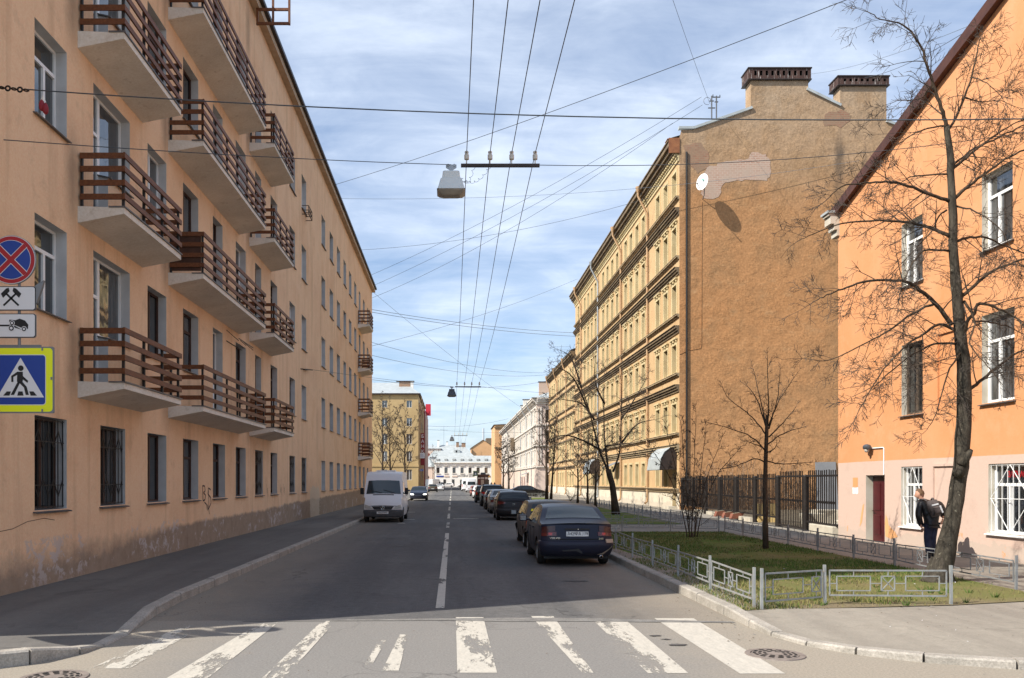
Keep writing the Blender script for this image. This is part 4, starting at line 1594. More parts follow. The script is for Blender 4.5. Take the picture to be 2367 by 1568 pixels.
    for k, (a, b, z0, z1, m) in enumerate(((-5.6, -3.0, 3.55, 4.0, 'signblue'), (-2.7, -1.1, 3.5, 4.05, 'pinkplaster'), (0, 1.9, 3.5, 4.0, 'pinkplaster'), (11.5, 13.6, 3.5, 4.0, 'ochreframe'))):
        mb = MB()
        fr.box(mb, a, b, z0, z1, 0, .12)
        mb.build('shop_fascia', m, t)
    text_mesh('ЧАСОВОЙ ДОМ', .78, lambda u, v, n: (4.9 + u, 299.97 - n, 3.85 + v), t, 'lettering', 'ink', bold=.012)
    # roofs behind it
    t, fr = blockhouse('grey_roofed_house', 'house with a broad pale zinc roof rising behind the white house', -9, 8.5, 330, 350, 11.5, 'offwhite', 'tin', 5.2)
    mb = MB()
    mb.box(.8, 3.2, 333, 336, 13.2, 14.4, 0)
    mb.box(1.4, 2.0, 332.95, 333, 13.4, 14.2, 1)
    mb.build('dormer', ['tin', 'black'], t)
    t, fr = blockhouse('orange_gabled_house', 'plain orange gable wall rising behind the white house roof', 7.8, 17.2, 340, 360, 15.5, 'farorange', 'tin', 3.2, gable=True)
    t, fr = blockhouse('dark_brown_block', 'dark brown flat block beside the silver flue on the skyline', 16.2, 21, 400, 412, 22.5, 'brownblock')
    mb = MB()
    mb.lathe([(.0, 0), (.55, 0), (.55, 29), (.48, 29), (.48, 28.5), (0, 28.5)], (15.9, 430, 0), n=16)
    tag(mb.build('silver_flue', 'silver', smooth=40), 'slim silver flue standing up behind the orange gable', 'chimney')
    t, fr = blockhouse('orange_corner_house', 'narrow orange end wall poking out beyond the grey and pink house', 13.3, 26, 262, 285, 19.6, 'farorange', 'rooftin', 1)
    for z in (12.2, 18.5):
        mb = MB()
        mb.box(13.1, 26, 261.7, 262, z, z + .4)
        mb.build('string_course', 'corniceunder', t)
    hs = [(-9.6, -8.5, 2.0, 3.8)]
    t, fr = blockhouse('pink_low_house', 'low pink house with grey roof to the side of the white house', -14, -6.4, 302, 316, 7.2, 'pinkplaster', 'tin', 3.8, holes=hs)
    t, fr = blockhouse('pink_attic_house', 'far house with pale pink attic and brown dormer behind the low pink house', -16, -4.5, 335, 350, 15, 'pinkplaster', 'tin', 1.6)
    mb = MB()
    mb.prism([(-10.4, 10.2), (-7.2, 10.2), (-9.6, 13.6)], 333, 334.8, lambda u, v, n: (u, n, v))
    mb.build('dormer', 'redframe', t)
    rr = random.Random(17)
    for k, (x, y, z, w, h) in enumerate(((-5.5, 338, 16.6, .8, 1.8), (-2, 340, 16.4, .7, 1.5), (2.2, 338, 16.6, 1.1, 1.0), (4.6, 338, 16.5, 1.6, .8))):
        mb = MB()
        mb.box(x - w / 2, x + w / 2, y, y + .8, z - 2.5, z + h, 0)
        mb.box(x - w / 2 - .1, x + w / 2 + .1, y - .1, y + .9, z + h, z + h + .12, 1)
        tag(mb.build('roof_chimney', ['offwhite' if k < 2 else 'brick2', 'rooftin']), ['slim pale chimney at the end of the zinc roof on the skyline', 'short pale chimney on the zinc roof ridge behind the white house', 'small red brick chimney on the zinc roof behind the white house', 'low wide brick chimney stack on the zinc roof behind the white house'][k], 'chimney')
    for x, y, z0, z1, w in ((-3.3, 338, 14, 24, 3.0), (3.2, 336, 14, 22.5, 0)):
        mb = MB()
        mb.tube([(x, y, z0), (x, y, z1)], .05, 5)
        if w:
            mb.bar((x - w / 2, y, z1 - 1.2), (x + w / 2, y, z1 - 1.5), .07)
        tag(mb.build('roof_antenna', 'wirelight'), 'tall aerial with crossbar on the far skyline' if w else 'plain thin mast on the far skyline', 'antenna')
    # brown kiosk
    t = thing('street_kiosk', 'brown street kiosk with posters by the far right kerb', 'kiosk', (7.3, 200, .12))
    mb = MB()
    mb.box(6.0, 8.6, 200, 202.4, .12, 3.3)
    mb.box(5.8, 8.9, 199.8, 202.6, 3.3, 3.6)
    mb.build('body', 'kiosk', t)
    mb = MB()
    mb.box(6.8, 8.0, 200.6, 200.8, 3.6, 4.1)
    mb.build('roof_sign', 'lampdark', t)
    for a, b, z0, z1, m in ((6.15, 6.7, 2.6, 2.9, 'pinkplaster'), (6.8, 7.6, 2.6, 2.95, 'pinkplaster'), (7.8, 8.4, 2.5, 3.0, 'pinkplaster'), (6.85, 7.55, 1.2, 2.4, 'brick'), (6.2, 6.65, 1.0, 2.3, 'redframe'), (7.8, 8.45, .7, 2.3, 'greyframe')):
        mb = MB()
        mb.box(a, b, 199.96, 200, z0, z1)
        mb.build('poster', m, t)
    # far crossing sign
    t = thing('far_crossing_sign', 'small green edged crossing sign above the kiosk', 'sign', (5.6, 198, .12))
    mb = MB()
    mb.box(4.95, 6.05, 198, 198.04, 3.25, 4.45)
    mb.build('sign_board', plain('dull_green_panel', (.12, .17, .08), .6), t)
    mb = MB()
    mb.box(5.15, 5.85, 197.96, 198, 3.5, 4.2, 0)
    mb.face([(5.25, 197.95, 3.58), (5.75, 197.95, 3.58), (5.5, 197.95, 4.08)], 1)
    mb.build('symbol', ['lampdark', 'signwhite'], t)
    mb = MB()
    mb.tube([(5.95, 198.1, .1), (5.95, 198.1, 4.4)], .05, 6)
    mb.build('post', 'signback', t)
    t = thing('far_round_sign', 'small dark round road sign on a post before the low pink house', 'sign', (-7.2, 250, 0))
    mb = MB()
    mb.lathe([(0, 0), (.42, 0), (.42, .04), (0, .04)], (-7.2, 250, 3.2), 'y', 16)
    mb.build('sign_disc', 'lampdark', t)
    mb = MB()
    mb.tube([(-7.2, 250.1, 0), (-7.2, 250.1, 3.6)], .05, 6)
    mb.build('post', 'signback', t)


# ------------------------------------------------------------------ orange house on the right
OF = Face((13.0, 0, 0), (0, 1, 0), (-1, 0, 0))


def orange_house():
    t = thing('orange_house', 'bright orange gabled house with pinkish base behind the big bare tree', 'building', (20, 20, 0))
    u0, u1, e = 12.0, 28.4, 11.05
    wins = [(23.3, 24.4, 7.6, 9.4, 'pvc'), (19.56, 20.7, 7.63, 9.46, 'pvc'), (15.8, 17.0, 7.63, 9.46, 'pvc'), (23.3, 24.4, 3.9, 5.92, 'greyframe'), (19.5, 20.7, 3.9, 6.05, 'pvc'), (15.8, 17.0, 3.9, 6.05, 'pvc')]
    gw = [(23.32, 24.42, .72, 2.42, 'pvc'), (18.95, 20.45, .76, 2.42, 'pvc')]
    holes = [w[:4] for w in wins + gw] + [(21.6, 22.5, 3.92, 5.9), (21.7, 22.72, .62, 2.4), (25.35, 26.5, .14, 2.19)]
    mb = MB()
    pierced(mb, OF, u0, u1, 0, e, [h for h in holes if not 21.5 < h[0] < 22], .24, 0, 1)
    mb.face([OF(u0, e), OF(u1, e), OF(u0, 15.64)], 0)
    mb.face([(13, u0, 0), (30, u0, 0), (30, u0, 15.64), (13, u0, 15.64)], 0)
    mb.face([(13, u1, 0), (30, u1, 0), (30, u1, e), (13, u1, e)], 0)
    mb.build('wall', ['orange', 'orangerev'], t, recalc=False)
    # blind niches
    for a, b, c, d in ((21.6, 22.5, 3.92, 5.9), (21.7, 22.72, .62, 2.4)):
        mb = MB()
        for p in ((a - .05, a, c, d), (b, b + .05, c, d), (a - .05, b + .05, d, d + .07)):
            OF.box(mb, *p, 0, .05)
        mb.build('blind_window', 'orange', t)
    for a, b, c, d, f in wins:
        window(OF, a, b, c, d, .2, t, f, 'glass', 'sill', 'tee' if f == 'pvc' else 'cross', bw=.075)
    for a, b, c, d, f in gw:
        w = window(OF, a, b, c, d, .2, t, f, 'glass', 'white', 'tee', bw=.07)
        g = MB()
        n = 8 if b - a > 1.3 else 6
        for k in range(n):
            u = a + .05 + (b - a - .1) * k / (n - 1)
            g.bar(OF(u, c + .01, -.04), OF(u, d - .02, -.04), .011)
        for v in (c + .02, c + (d - c) * .5, d - .03):
            g.bar(OF(a + .02, v, -.036), OF(b - .02, v, -.036), .014)
        um, vm = (a + b) / 2, (c + d) / 2
        for p, q in (((a + .05, vm), (um, d - .03)), ((um, d - .03), (b - .05, vm)), ((b - .05, vm), (um, c + .02)), ((um, c + .02), (a + .05, vm))):
            g.bar(OF(p[0], p[1], -.03), OF(q[0], q[1], -.03), .013)
        g.build('white_grille', 'white', w)
        if b - a > 1.3:
            text_mesh('ЗАПЧАСТИ', .2, lambda u, v, n: OF(19.55 - u * .8, 2.16 + v, -.17 + n), w, 'red_lettering', 'signred', bold=.006)
    # maroon door
    mb = MB()
    OF.box(mb, 25.42, 26.43, .14, 2.15, -.235, -.19)
    d = mb.build('door', 'maroon', t)
    mb = MB()
    for a, b, c, e2 in ((25.55, 25.88, .35, .95), (25.97, 26.3, .35, .95), (25.55, 25.88, 1.1, 1.95), (25.97, 26.3, 1.1, 1.95)):
        OF.box(mb, a, b, c, e2, -.19, -.172)
    mb.build('door_panel', 'maroon', d, bevel=.01)
    mb = MB()
    mb.bar(OF(26.36, 1.08, -.19), OF(26.36, 1.08, -.12), .03)
    mb.bar(OF(26.36, 1.08, -.12), OF(26.24, 1.07, -.12), .022)
    mb.build('handle', 'chrome', d)
    # colour trial patches beside the door
    mb = MB()
    rr = random.Random(2)
    mb.face([OF(u, v, .004) for u, v in ((27.02, 1.82), (27.36, 1.82), (27.36, 2.12), (27.02, 2.12))], 0)
    mb.face([OF(u, v, .004) for u, v in ragged([(27.0, 1.60), (27.38, 1.60), (27.38, 1.80), (27.0, 1.80)], .012, rr)], 1)
    mb.build('paint_patch', [plain('orange_trial_paint', (.66, .29, .12), .8), 'white'], t, recalc=False)
    mb = MB()
    for pts in ([(25.3, .35), (25.33, .75), (25.28, 1.0), (25.18, .9), (25.12, .7), (24.95, .6), (24.75, .52), (24.6, .38), (25.0, .3)], [(26.75, .7), (26.6, 1.3), (26.7, 1.25), (26.82, .9), (26.9, .55)]):
        mb = MB()
        mb.face([OF(u, v, .005) for u, v in ragged(pts, .004, rr, 2)])
        mb.build('flaked_paint', plain('flaked_orange', (.66, .34, .15), .9), t, recalc=False)
    # rake board, eave stub
    mb = MB()
    mb.bar((13.14, 28.75, 10.98), (13.14, 11.6, 15.84), .62, .30, m=0)
    mb.face([(13.3, 28.8, 11.1), (30, 28.8, 11.1), (30, 11.6, 15.95), (13.3, 11.6, 15.95)], 0)
    mb.build('roof', 'browntin', t)
    mb = MB()
    for a, b, n in ((10.25, 10.45, .10), (10.45, 10.65, .22), (10.65, 10.92, .38), (10.92, 11.0, .46)):
        OF.box(mb, 28.3, 28.75, a, b - .002, -.1, n * .8, 0)
    OF.box(mb, 28.25, 28.8, 11.0, 11.08, -.1, .42, 1)
    mb.build('cornice_end', ['orangerev', 'tin'], t)
    # wall lamp
    l = thing('wall_lamp', 'grey lamp head on a white conduit above the maroon door', 'lamp', OF(26.0, 3.05, 0))
    mb = MB()
    mb.tube([OF(26.02, 3.02, .03), OF(25.38, 3.02, .03), OF(25.36, 2.98, .02), OF(25.36, 2.2, .02)], .018, 6)
    mb.build('conduit', 'white', l)
    mb = MB()
    mb.lathe([(0, -.16), (.07, -.14), (.095, -.02), (.085, .1), (.05, .17), (0, .18)], OF(26.12, 3.06, .16), 'y', 14)
    mb.build('lamp_head', 'lampdark', l, smooth=60)
    mb = MB()
    mb.lathe([(0, -.09), (.06, -.07), (.075, 0), (.06, .02), (0, .02)], OF(26.12, 2.98, .16), n=12)
    mb.bar(OF(26.12, 3.05, 0), OF(26.12, 3.05, .1), .05)
    mb.build('lamp_glass', 'lampin', l, smooth=60)


# ------------------------------------------------------------------ fences and yard
def iron_fence():
    t = thing('iron_fence', 'tall black iron fence closing the yard between orange house and brown gable', 'fence', (14.2, 41, .12))
    a, b = Vector((13.2, 28.75, 0)), Vector((15.2, 55.6, 0))
    n = 8
    rr = random.Random(4)
    for i in range(n):
        p, q = a.lerp(b, i / n), a.lerp(b, (i + 1) / n)
        d = (q - p).normalized()
        h = 2.12 + (.08 if i < 2 else 0)
        z0 = .48 if i != 1 else .2
        mb = MB()
        p2, q2 = p + d * .13, q - d * .13
        for z in (z0, h):
            mb.bar((p2.x, p2.y, z), (q2.x, q2.y, z), .05, .07)
        L = (q2 - p2).length
        k = int(L / .20)
        for j in range(1, k):
            c = p2 + d * (L * j / k)
            jz = rr.uniform(-.01, .02)
            mb.bar((c.x, c.y, z0 - .02), (c.x + rr.uniform(-.012, .012), c.y, h + .2 + jz), .032)
            if j % 1 == 0 and j < k - 1:
                m2 = p2 + d * (L * (j + .5) / k)
                for s in (-.05, .05):
                    mb.bar((m2.x, m2.y - .05, 1.25 + s), (m2.x, m2.y + .05, 1.25 - s), .016)
        mb.build('panel', 'iron', t)
    for i in range(1, n + 1):
        p = a.lerp(b, i / n)
        mb = MB()
        mb.tube([(p.x, p.y, .0), (p.x, p.y, 2.2)], .115, 10)
        mb.lathe([(.12, 0), (.10, .04), (0, .06)], (p.x, p.y, 2.2), n=10)
        mb.build('post', 'iron', t, smooth=40)
    mb = MB()
    p, q = a.lerp(b, .01), a.lerp(b, .095)
    mb.bar((p.x, p.y, .26), (q.x, q.y, .26), .3, .36)
    mb.build('plinth_block', 'stone', t, bevel=.03)
    for i in (3, 5, 6):
        p, q = a.lerp(b, i / n + .02), a.lerp(b, (i + 1) / n - .02)
        mb = MB()
        mb.bar((p.x, p.y, .2), (q.x, q.y, .2), .2, .2)
        mb.build('plinth_block', 'stone', t)


def yard():
    t = thing('wooden_pallet', 'pale yellow wooden pallet propped upright behind the iron fence', 'pallet', (14.3, 38.6, .12))
    for k in range(5):
        mb = MB()
        mb.box(13.98 + k * .17, 14.12 + k * .17, 38.55, 38.575, .13, .98)
        mb.build('slat', 'palewood', t)
    mb = MB()
    for z in (.2, .52, .86):
        mb.box(13.98, 14.8, 38.577, 38.66, z, z + .08)
    mb.build('bearer', 'palewood', t)
    for k, (x, y, l) in enumerate(((14.1, 44.6, 'terracotta planter box lying at the fence foot, farthest of three'), (14.0, 43.0, 'terracotta planter box lying at the fence foot, middle one of three'), (13.9, 41.5, 'terracotta planter box lying at the fence foot, nearest of three'))):
        mb = MB()
        c, s = math.cos(.3 + k), math.sin(.3 + k)
        w, h, dd = .62, .32, .2
        pts = []
        for z, f in ((0, .8), (h, 1.0)):
            for sx, sy in ((-1, -1), (1, -1), (1, 1), (-1, 1)):
                px, py = sx * w / 2 * f, sy * dd * f
                pts.append((x + px * .95 + z * .5, y + py, .125 + z * .85 + px * .12 + .05))
        mb.hexa(pts)
        inn = []
        for z, f in ((h * .55, .8), (h * 1.02, .9)):
            for sx, sy in ((-1, -1), (1, -1), (1, 1), (-1, 1)):
                px, py = sx * w / 2 * f, sy * dd * f
                inn.append((x + px * .95 + z * .5, y + py, .125 + z * .85 + px * .12 + .055))
        mb.hexa(inn, 1)
        tag(mb.build('planter_box', ['terracotta', 'soil']), l, 'planter', 'terracotta planters by the iron fence')
    mb = MB()
    mb.hexa([GF(24.2, .13, .5), GF(25.6, .13, .5), GF(25.6, .13, .46), GF(24.2, .13, .46), GF(24.25, 3.28, .06), GF(25.62, 3.3, .06), GF(25.62, 3.3, .02), GF(24.25, 3.28, .02)])
    tag(mb.build('grey_sheet', 'greysheet'), 'tall grey sheet leaning against the foot of the brown gable', 'panel')
    rr = random.Random(31)
    for k, (x0, x1, y, l) in enumerate(((16.4, 18.6, 55.8, 'tangle of dry reddish creeper at the dark left end of the gable foot'), (18.5, 20.6, 55.5, 'pale dry creeper arching up the gable behind the iron fence'), (21, 23.0, 55.6, 'thin dry creeper on the gable beside the young tree'))):
        t = thing('dry_creeper', l, 'creeper', ((x0 + x1) / 2, y, .12), 0, 'dry creepers along the gable foot')
        mb = MB()
        for j in range(46):
            x = rr.uniform(x0, x1)
            z = .12
            p = [(x, y + rr.uniform(-.3, .3), z)]
            hgt = rr.uniform(1.4, 3.4)
            cx, lean = x, rr.uniform(-.6, .6)
            for s in range(1, 8):
                f = s / 7
                cx += lean * .14 + rr.uniform(-.1, .1)
                p.append((cx, y + rr.uniform(-.25, .3), z + hgt * math.sin(f * PI * .68) ))
            mb.tube(p, [.014] * 5 + [.008] * 3, 3)
        mb.build('stems', 'vine', t)
    for k, (x, y, w, h) in enumerate(((15.6, 36.5, .9, .5), (16.6, 37.6, 1.1, .62), (16.0, 34.2, .8, .3), (15.2, 33.0, .7, .22))):
        mb = MB()
        r = [(x + sx * w / 2 * rr.uniform(.8, 1.1), y + sy * .35 * rr.uniform(.8, 1.1), .12 + z) for z in (0, h) for sx, sy in ((-1, -1), (1, -1), (1, 1), (-1, 1))]
        mb.hexa(r)
        tag(mb.build('rubble_block', 'stone', bevel=.03), ['waist high pale rubble block behind the iron fence posts', 'largest pale rubble block standing deep in the yard', 'flat pale rubble slab in the yard beside the fence', 'smallest pale rubble slab just inside the fence near the orange house'][k], 'rubble', 'rubble blocks in the fenced yard')


def rail_panel(mb, a, b, rr, short=False, wob=.012):
    """one welded panel of the knee-high lawn rail between two ground points"""
    a, b = Vector(a), Vector(b)
    d = b - a
    L = d.length
    d.normalize()
    z0 = .13
    w = lambda: rr.uniform(-wob, wob)
    def P(u, z):
        return (a.x + d.x * u, a.y + d.y * u, z0 + z)
    e0, e1 = .07, L - .07
    t0, t1, b0, b1 = .50 + w(), .50 + w(), .13 + w(), .13 + w()
    bw = .017
    mb.bar(P(e0, t0), P(e1, t1), bw, .024)
    mb.bar(P(e0, b0), P(e1, b1), bw, .024)
    mb.bar(P(e0, b0), P(e0, t0), bw)
    mb.bar(P(e1, b1), P(e1, t1), bw)
    zc = .315
    if short:
        boxes = [(.22, .82, 0), (1.0, L - .09, 1)]
    else:
        m = L / 2
        boxes = [(.18, .72 * L / 2, 0), (m - .1, m + .1, 1), (L - .72 * L / 2, L - .18, 0)]
    for k, (p, q, x) in enumerate(boxes):
        h = .11
        bar = .0145
        mb.bar(P(p, zc - h), P(q, zc - h), bar)
        mb.bar(P(p, zc + h), P(q, zc + h), bar)
        mb.bar(P(p, zc - h), P(p, zc + h), bar)
        mb.bar(P(q, zc - h), P(q, zc + h), bar)
        c = (p + q) / 2
        mb.bar(P(c, zc + h), P(c, .5), bar * .8)
        mb.bar(P(c, zc - h), P(c, .13), bar * .8)
        if x:
            mb.bar(P(p, zc - h), P(q, zc + h), bar * .8)
            mb.bar(P(p, zc + h), P(q, zc - h), bar * .8)
        if k == 0:
            mb.bar(P(e0, zc), P(p, zc), bar * .8)
        if k < len(boxes) - 1:
            mb.bar(P(q, zc), P(boxes[k + 1][0], zc), bar * .8)
        else:
            mb.bar(P(q, zc), P(e1, zc), bar * .8)


def lawn_rail(label, pts, m='railpaint', shorts=(), seed=1, postw=.036, double=False):
    rr = random.Random(seed)
    c = pts[len(pts) // 2]
    t = thing('lawn_fence', label, 'low fence', (c[0], c[1], .13), 0, 'knee-high railings round the lawns')
    for i, (a, b) in enumerate(zip(pts, pts[1:])):
        mb = MB()
        rail_panel(mb, a, b, rr, i in shorts, wob=.02)
        mb.build('panel', m, t)
    for p in pts:
        mb = MB()
        h = .60 + rr.uniform(-.02, .03)
        lean = rr.uniform(-.012, .012)
        mb.bar((p[0], p[1], .05), (p[0] + lean, p[1], .12 + h), postw)
        mb.build('post', m, t)
    return t


def line_pts(a, b, n):
    return [(a[0] + (b[0] - a[0]) * i / n, a[1] + (b[1] - a[1]) * i / n) for i in range(n + 1)]


def lawns():
    lawn1 = [(4.25, 12.25), (7.6, 12.78), (9.0, 13.2), (9.75, 14.4), (10.0, 31.4), (4.25, 31.4)]
    lawn2 = [(4.25, 36.9), (10.1, 36.9), (10.6, 60), (10.6, 97), (4.25, 97)]
    for nm, poly in (('lawn_near', lawn1), ('lawn_far', lawn2)):
        mb = MB()
        mb.face([(x, y, .1285) for x, y in poly])
        struct(mb.build(nm, 'turf'))
    # blades
    rr = random.Random(9)
    def inside(x, y, poly):
        c = False
        for i in range(len(poly)):
            x0, y0 = poly[i]
            x1, y1 = poly[i - 1]
            if (y0 > y) != (y1 > y) and x < (x1 - x0) * (y - y0) / (y1 - y0) + x0:
                c = not c
        return c
    from mathutils import noise as mn
    mb = MB()
    cnt = 0
    tries = 0
    while cnt < 42000 and tries < 200000:
        tries += 1
        f = rr.random() ** 1.6
        y = 12.2 + f * 19
        x = rr.uniform(4.2, 10.0)
        if not inside(x, y, lawn1):
            continue
        v = mn.noise(Vector((x * .55, y * .45, 2.0))) + .5 * mn.noise(Vector((x * 1.9, y * 1.7, 5.0)))
        bare = (1.5 if x > 7.7 + .4 * mn.noise(Vector((x, y, 9.0))) and y < 15.2 else 0) + max(0, (x - 6.6) / 2.6) * max(0, 1 - (y - 12) / 5.5) * 1.7 + max(0, 1 - (y - 12.2 - .08 * (x - 4)) / .9) * .9
        if v < -.28 + bare and rr.random() < .93:
            continue
        h = rr.uniform(.025, .06) * (1.25 if v > .2 else .9)
        w = rr.uniform(.004, .008) * (1 + .03 * (y - 12))
        a = rr.uniform(0, PI)
        dx, dy = math.cos(a) * w, math.sin(a) * w
        lx, ly = rr.uniform(-.03, .03), rr.uniform(-.03, .03)
        mm = 0 if rr.random() < (.10 + .5 * v + (.40 if y > 15.8 + v else .03 * (y - 13))) else (1 if rr.random() < .6 else 2)
        mb.face([(x - dx, y - dy, .127), (x + dx, y + dy, .127), (x + lx, y + ly, .13 + h)], mm)
        cnt += 1
    # coarse tufts at the front edge
    for k in range(26):
        x, y = rr.uniform(4.4, 9.2), rr.uniform(12.5, 15)
        if not inside(x, y, lawn1):
            continue
        for j in range(14):
            a = rr.uniform(0, 2 * PI)
            r0 = rr.uniform(0, .05)
            px, py = x + r0 * math.cos(a), y + r0 * math.sin(a)
            l = rr.uniform(.06, .14)
            mb.face([(px - .006, py, .127), (px + .006, py, .127), (px + l * .6 * math.cos(a), py + l * .6 * math.sin(a), .13 + l * .8)], 0)
    struct(mb.build('grass', ['grassgreen', 'grassyellow', 'grassbrown'], recalc=False), 'stuff')
    lawn_rail('silvery low railing along the kerb beside the navy sedan', line_pts((4.42, 12.35), (4.42, 31.1), 9), 'railpaint', (), 1)
    lawn_rail('silvery low railing across the front of the near lawn, one panel cut short', [(4.52, 12.32), (5.68, 12.85), (7.6, 12.85)], 'railpaint', (0,), 2, .038)
    lawn_rail('grey low railing between the near lawn and the sidewalk by the orange house', [(9.76, 14.6), (9.76, 16.6), (9.76, 18.6), (9.76, 20.5), (9.84, 22.7), (9.88, 24.8), (9.95, 27.0), (10.0, 29.0), (10.05, 31.1)], 'railgrey', (), 3)
    lawn_rail('grey low railing across the back of the near lawn', line_pts((4.5, 31.3), (9.9, 31.3), 3), 'railgrey', (), 4)
    lawn_rail('grey low railing across the front of the far lawn by the footpath', line_pts((4.5, 37.0), (10.0, 37.0), 3), 'railgrey', (), 5)
    lawn_rail('grey low railing along the far lawn on the tenement side', line_pts((10.15, 37.2), (10.7, 67), 14), 'railgrey', (), 6)
    lawn_rail('grey low railing of the far lawn along the parked cars', line_pts((4.42, 37.2), (4.42, 95), 24), 'railgrey', (), 7)
    lawn_rail('pale low railing at the far end of the far lawn before the black sedan', line_pts((6.0, 97.2), (12.4, 97.2), 3), 'railpaint', (), 8)
# ------------------------------------------------------------------ road signs
def sign_post(x, y, label):
    """post with no-stopping roundel, two plates and a crossing sign on a fluorescent panel"""
    t = thing('traffic_sign_post', label, 'road sign', (x, y, .12), 0, 'sign posts at the corner')
    k = 12.0 / F
    def V(py):
        return EYE + (CY - py) * k
    mb = MB()
    mb.tube([(x - .5, y + .08, .1), (x - .5, y + .08, 5.4)], .04, 10)
    for zz in (V(640), V(700), V(740), V(778)):
        mb.bar((x - .5, y + .05, zz), (x + .1, y + .05, zz), .03)
    mb.tube([(x + .09, y + .05, V(812)), (x + .09, y + .05, V(560))], .022, 8)
    mb.bar((x - .55, y + .05, V(799)), (x + .40, y + .05, V(799)), .03)
    mb.build('pole', 'signback', t)
    def P(u, v, n):
        return (x + u, y - n, v)
    def disc(mb, cx, cz, r, n, m, seg=48, a0=0, a1=2 * PI, depth=None):
        pts = [(cx + r * math.cos(a0 + (a1 - a0) * i / seg), cz + r * math.sin(a0 + (a1 - a0) * i / seg)) for i in range(seg)]
        if depth:
            mb.prism(pts, n - depth, n, lambda u, v, w: P(u, v, w), m)
        else:
            mb.face([P(u, v, n) for u, v in pts], m)
    def rrect(w, h, r, cx=0, cz=0):
        pts = []
        for sx, sz, a0 in ((1, 1, 0), (-1, 1, 90), (-1, -1, 180), (1, -1, 270)):
            for q in range(6):
                a = R(a0 + q * 18)
                pts.append((cx + sx * (w / 2 - r) + r * math.cos(a), cz + sz * (h / 2 - r) + r * math.sin(a)))
        return pts
    # roundel
    mb = MB()
    cz, r = V(601), .348
    disc(mb, 0, cz, r, .0, 4, depth=.025)
    disc(mb, 0, cz, r - .006, .002, 0)
    disc(mb, 0, cz, r - .014, .004, 1)
    disc(mb, 0, cz, r - .068, .006, 0)
    disc(mb, 0, cz, r - .074, .008, 2)
    c = .7071
    for s in (1, -1):
        for hw, n, m in ((.042, .010, 0), (.033, .0125, 1)):
            n += .0006 * s
            L = r - .06
            mb.face([P(u * c - v * c * s, cz + u * c * s + v * c, n) for u, v in ((-L, -hw), (L, -hw), (L, hw), (-L, hw))], m)
    mb.build('no_stopping_sign', ['signwhite', 'signred', 'signblue', 'ink', 'signback'], t, recalc=False)
    mb = MB()
    mb.prism([(.28, V(700)), (.34, V(660)), (.46, V(648)), (.44, V(662)), (.36, V(700)), (.30, V(712))], -.05, .0, P)
    mb.build('loudspeaker_bracket', 'signback', t)
    # plates
    def plate(c0, h, syms, name):
        mb = MB()
        mb.prism(rrect(.70, h, .04, 0, c0), -.022, .0, P, 3)
        mb.face([P(u, v, .002) for u, v in rrect(.694, h - .006, .038, 0, c0)], 1)
        mb.face([P(u, v, .004) for u, v in rrect(.675, h - .025, .032, 0, c0)], 0)
        for s in syms:
            n = .0065
            mm = 1
            if s and s[0] == 'w':
                s, n, mm = s[1:], .0085, 0
            mb.face([P(u, c0 + v, n) for u, v in s], mm)
        mb.build(name, ['signwhite', 'ink', 'signblue', 'signback'], t, recalc=False)
    ham = []
    for s in (1, -1):
        ca, sa = .72, .69
        def rot(u, v):
            return (s * (u * ca - v * sa), u * sa + v * ca)
        ham.append([rot(*q) for q in ((-.15, -.014), (.10, -.014), (.10, .014), (-.15, .014))])
        ham.append([rot(*q) for q in ((.085, -.075), (.15, -.055), (.148, .05), (.13, .085), (.085, .06))])
    plate(V(690), .345, ham, 'working_days_plate')
    def circ(cx, cz, r, n=16):
        return [(cx + r * math.cos(2 * PI * i / n), cz + r * math.sin(2 * PI * i / n)) for i in range(n)]
    car = [(-.03, .055), (-.025, .085), (.06, .075), (.12, .098), (.20, .07), (.245, .01), (.24, -.045), (.20, -.055), (.02, .02)]
    win = ['w', (.08, .068), (.12, .085), (.185, .063), (.21, .02), (.17, .025)]
    sy = [car, [(-.30, -.012), (.02, -.012), (.02, .012), (-.30, .012)], [(.05, .0), (.15, -.06), (.02, -.02)]]
    for cx, cz2, r in ((.015, .035, .032), (.005, -.038, .040), (.185, -.05, .034)):
        sy.append(['w'] + circ(cx, cz2, r + .006))
    plate(V(753), .345, sy, 'tow_away_plate')
    mb = MB()
    for cx, cz2, r in ((.015, .035, .030), (.005, -.038, .037), (.185, -.05, .031)):
        mb.face([P(u, V(753) + v, .0105) for u, v in circ(cx, cz2, r)], 0)
        mb.face([P(u, V(753) + v, .0125) for u, v in circ(cx, cz2, r * .55)], 1)
    mb.build('tow_symbol_wheels', ['ink', 'signwhite'], t, recalc=False)
    # crossing sign
    mb = MB()
    cx, cz = .135, V(878.5)
    mb.prism(rrect(.955, .945, .02, cx - .01, cz), -.03, .0, P, 5)
    mb.face([P(u, v, .002) for u, v in rrect(.925, .905, .05, cx - .01, cz)], 4)
    mb.face([P(u, v, .004) for u, v in rrect(.72, .72, .05, cx, cz)], 0)
    mb.face([P(u, v, .006) for u, v in rrect(.70, .70, .04, cx, cz)], 2)
    tri = [(cx, cz + .315), (cx + .335, cz - .25), (cx - .335, cz - .25)]
    mb.face([P(u, v, .008) for u, v in tri], 0)
    def pp(pts):
        mb.face([P(cx + u, cz + v, .0105) for u, v in pts], 1)
    pp(circ(.005, .165, .040, 20))
    pp([(-.045, .115), (.035, .115), (.035, -.005), (.03, -.03), (-.05, -.03)])
    pp([(-.045, .115), (-.13, .055), (-.13, -.03), (-.10, -.03), (-.10, .04), (-.045, .07)])
    pp([(.035, .055), (.11, -.015), (.10, -.045), (.035, .005)])
    pp([(-.04, -.03), (.0, -.03), (-.09, -.215), (-.14, -.215)])
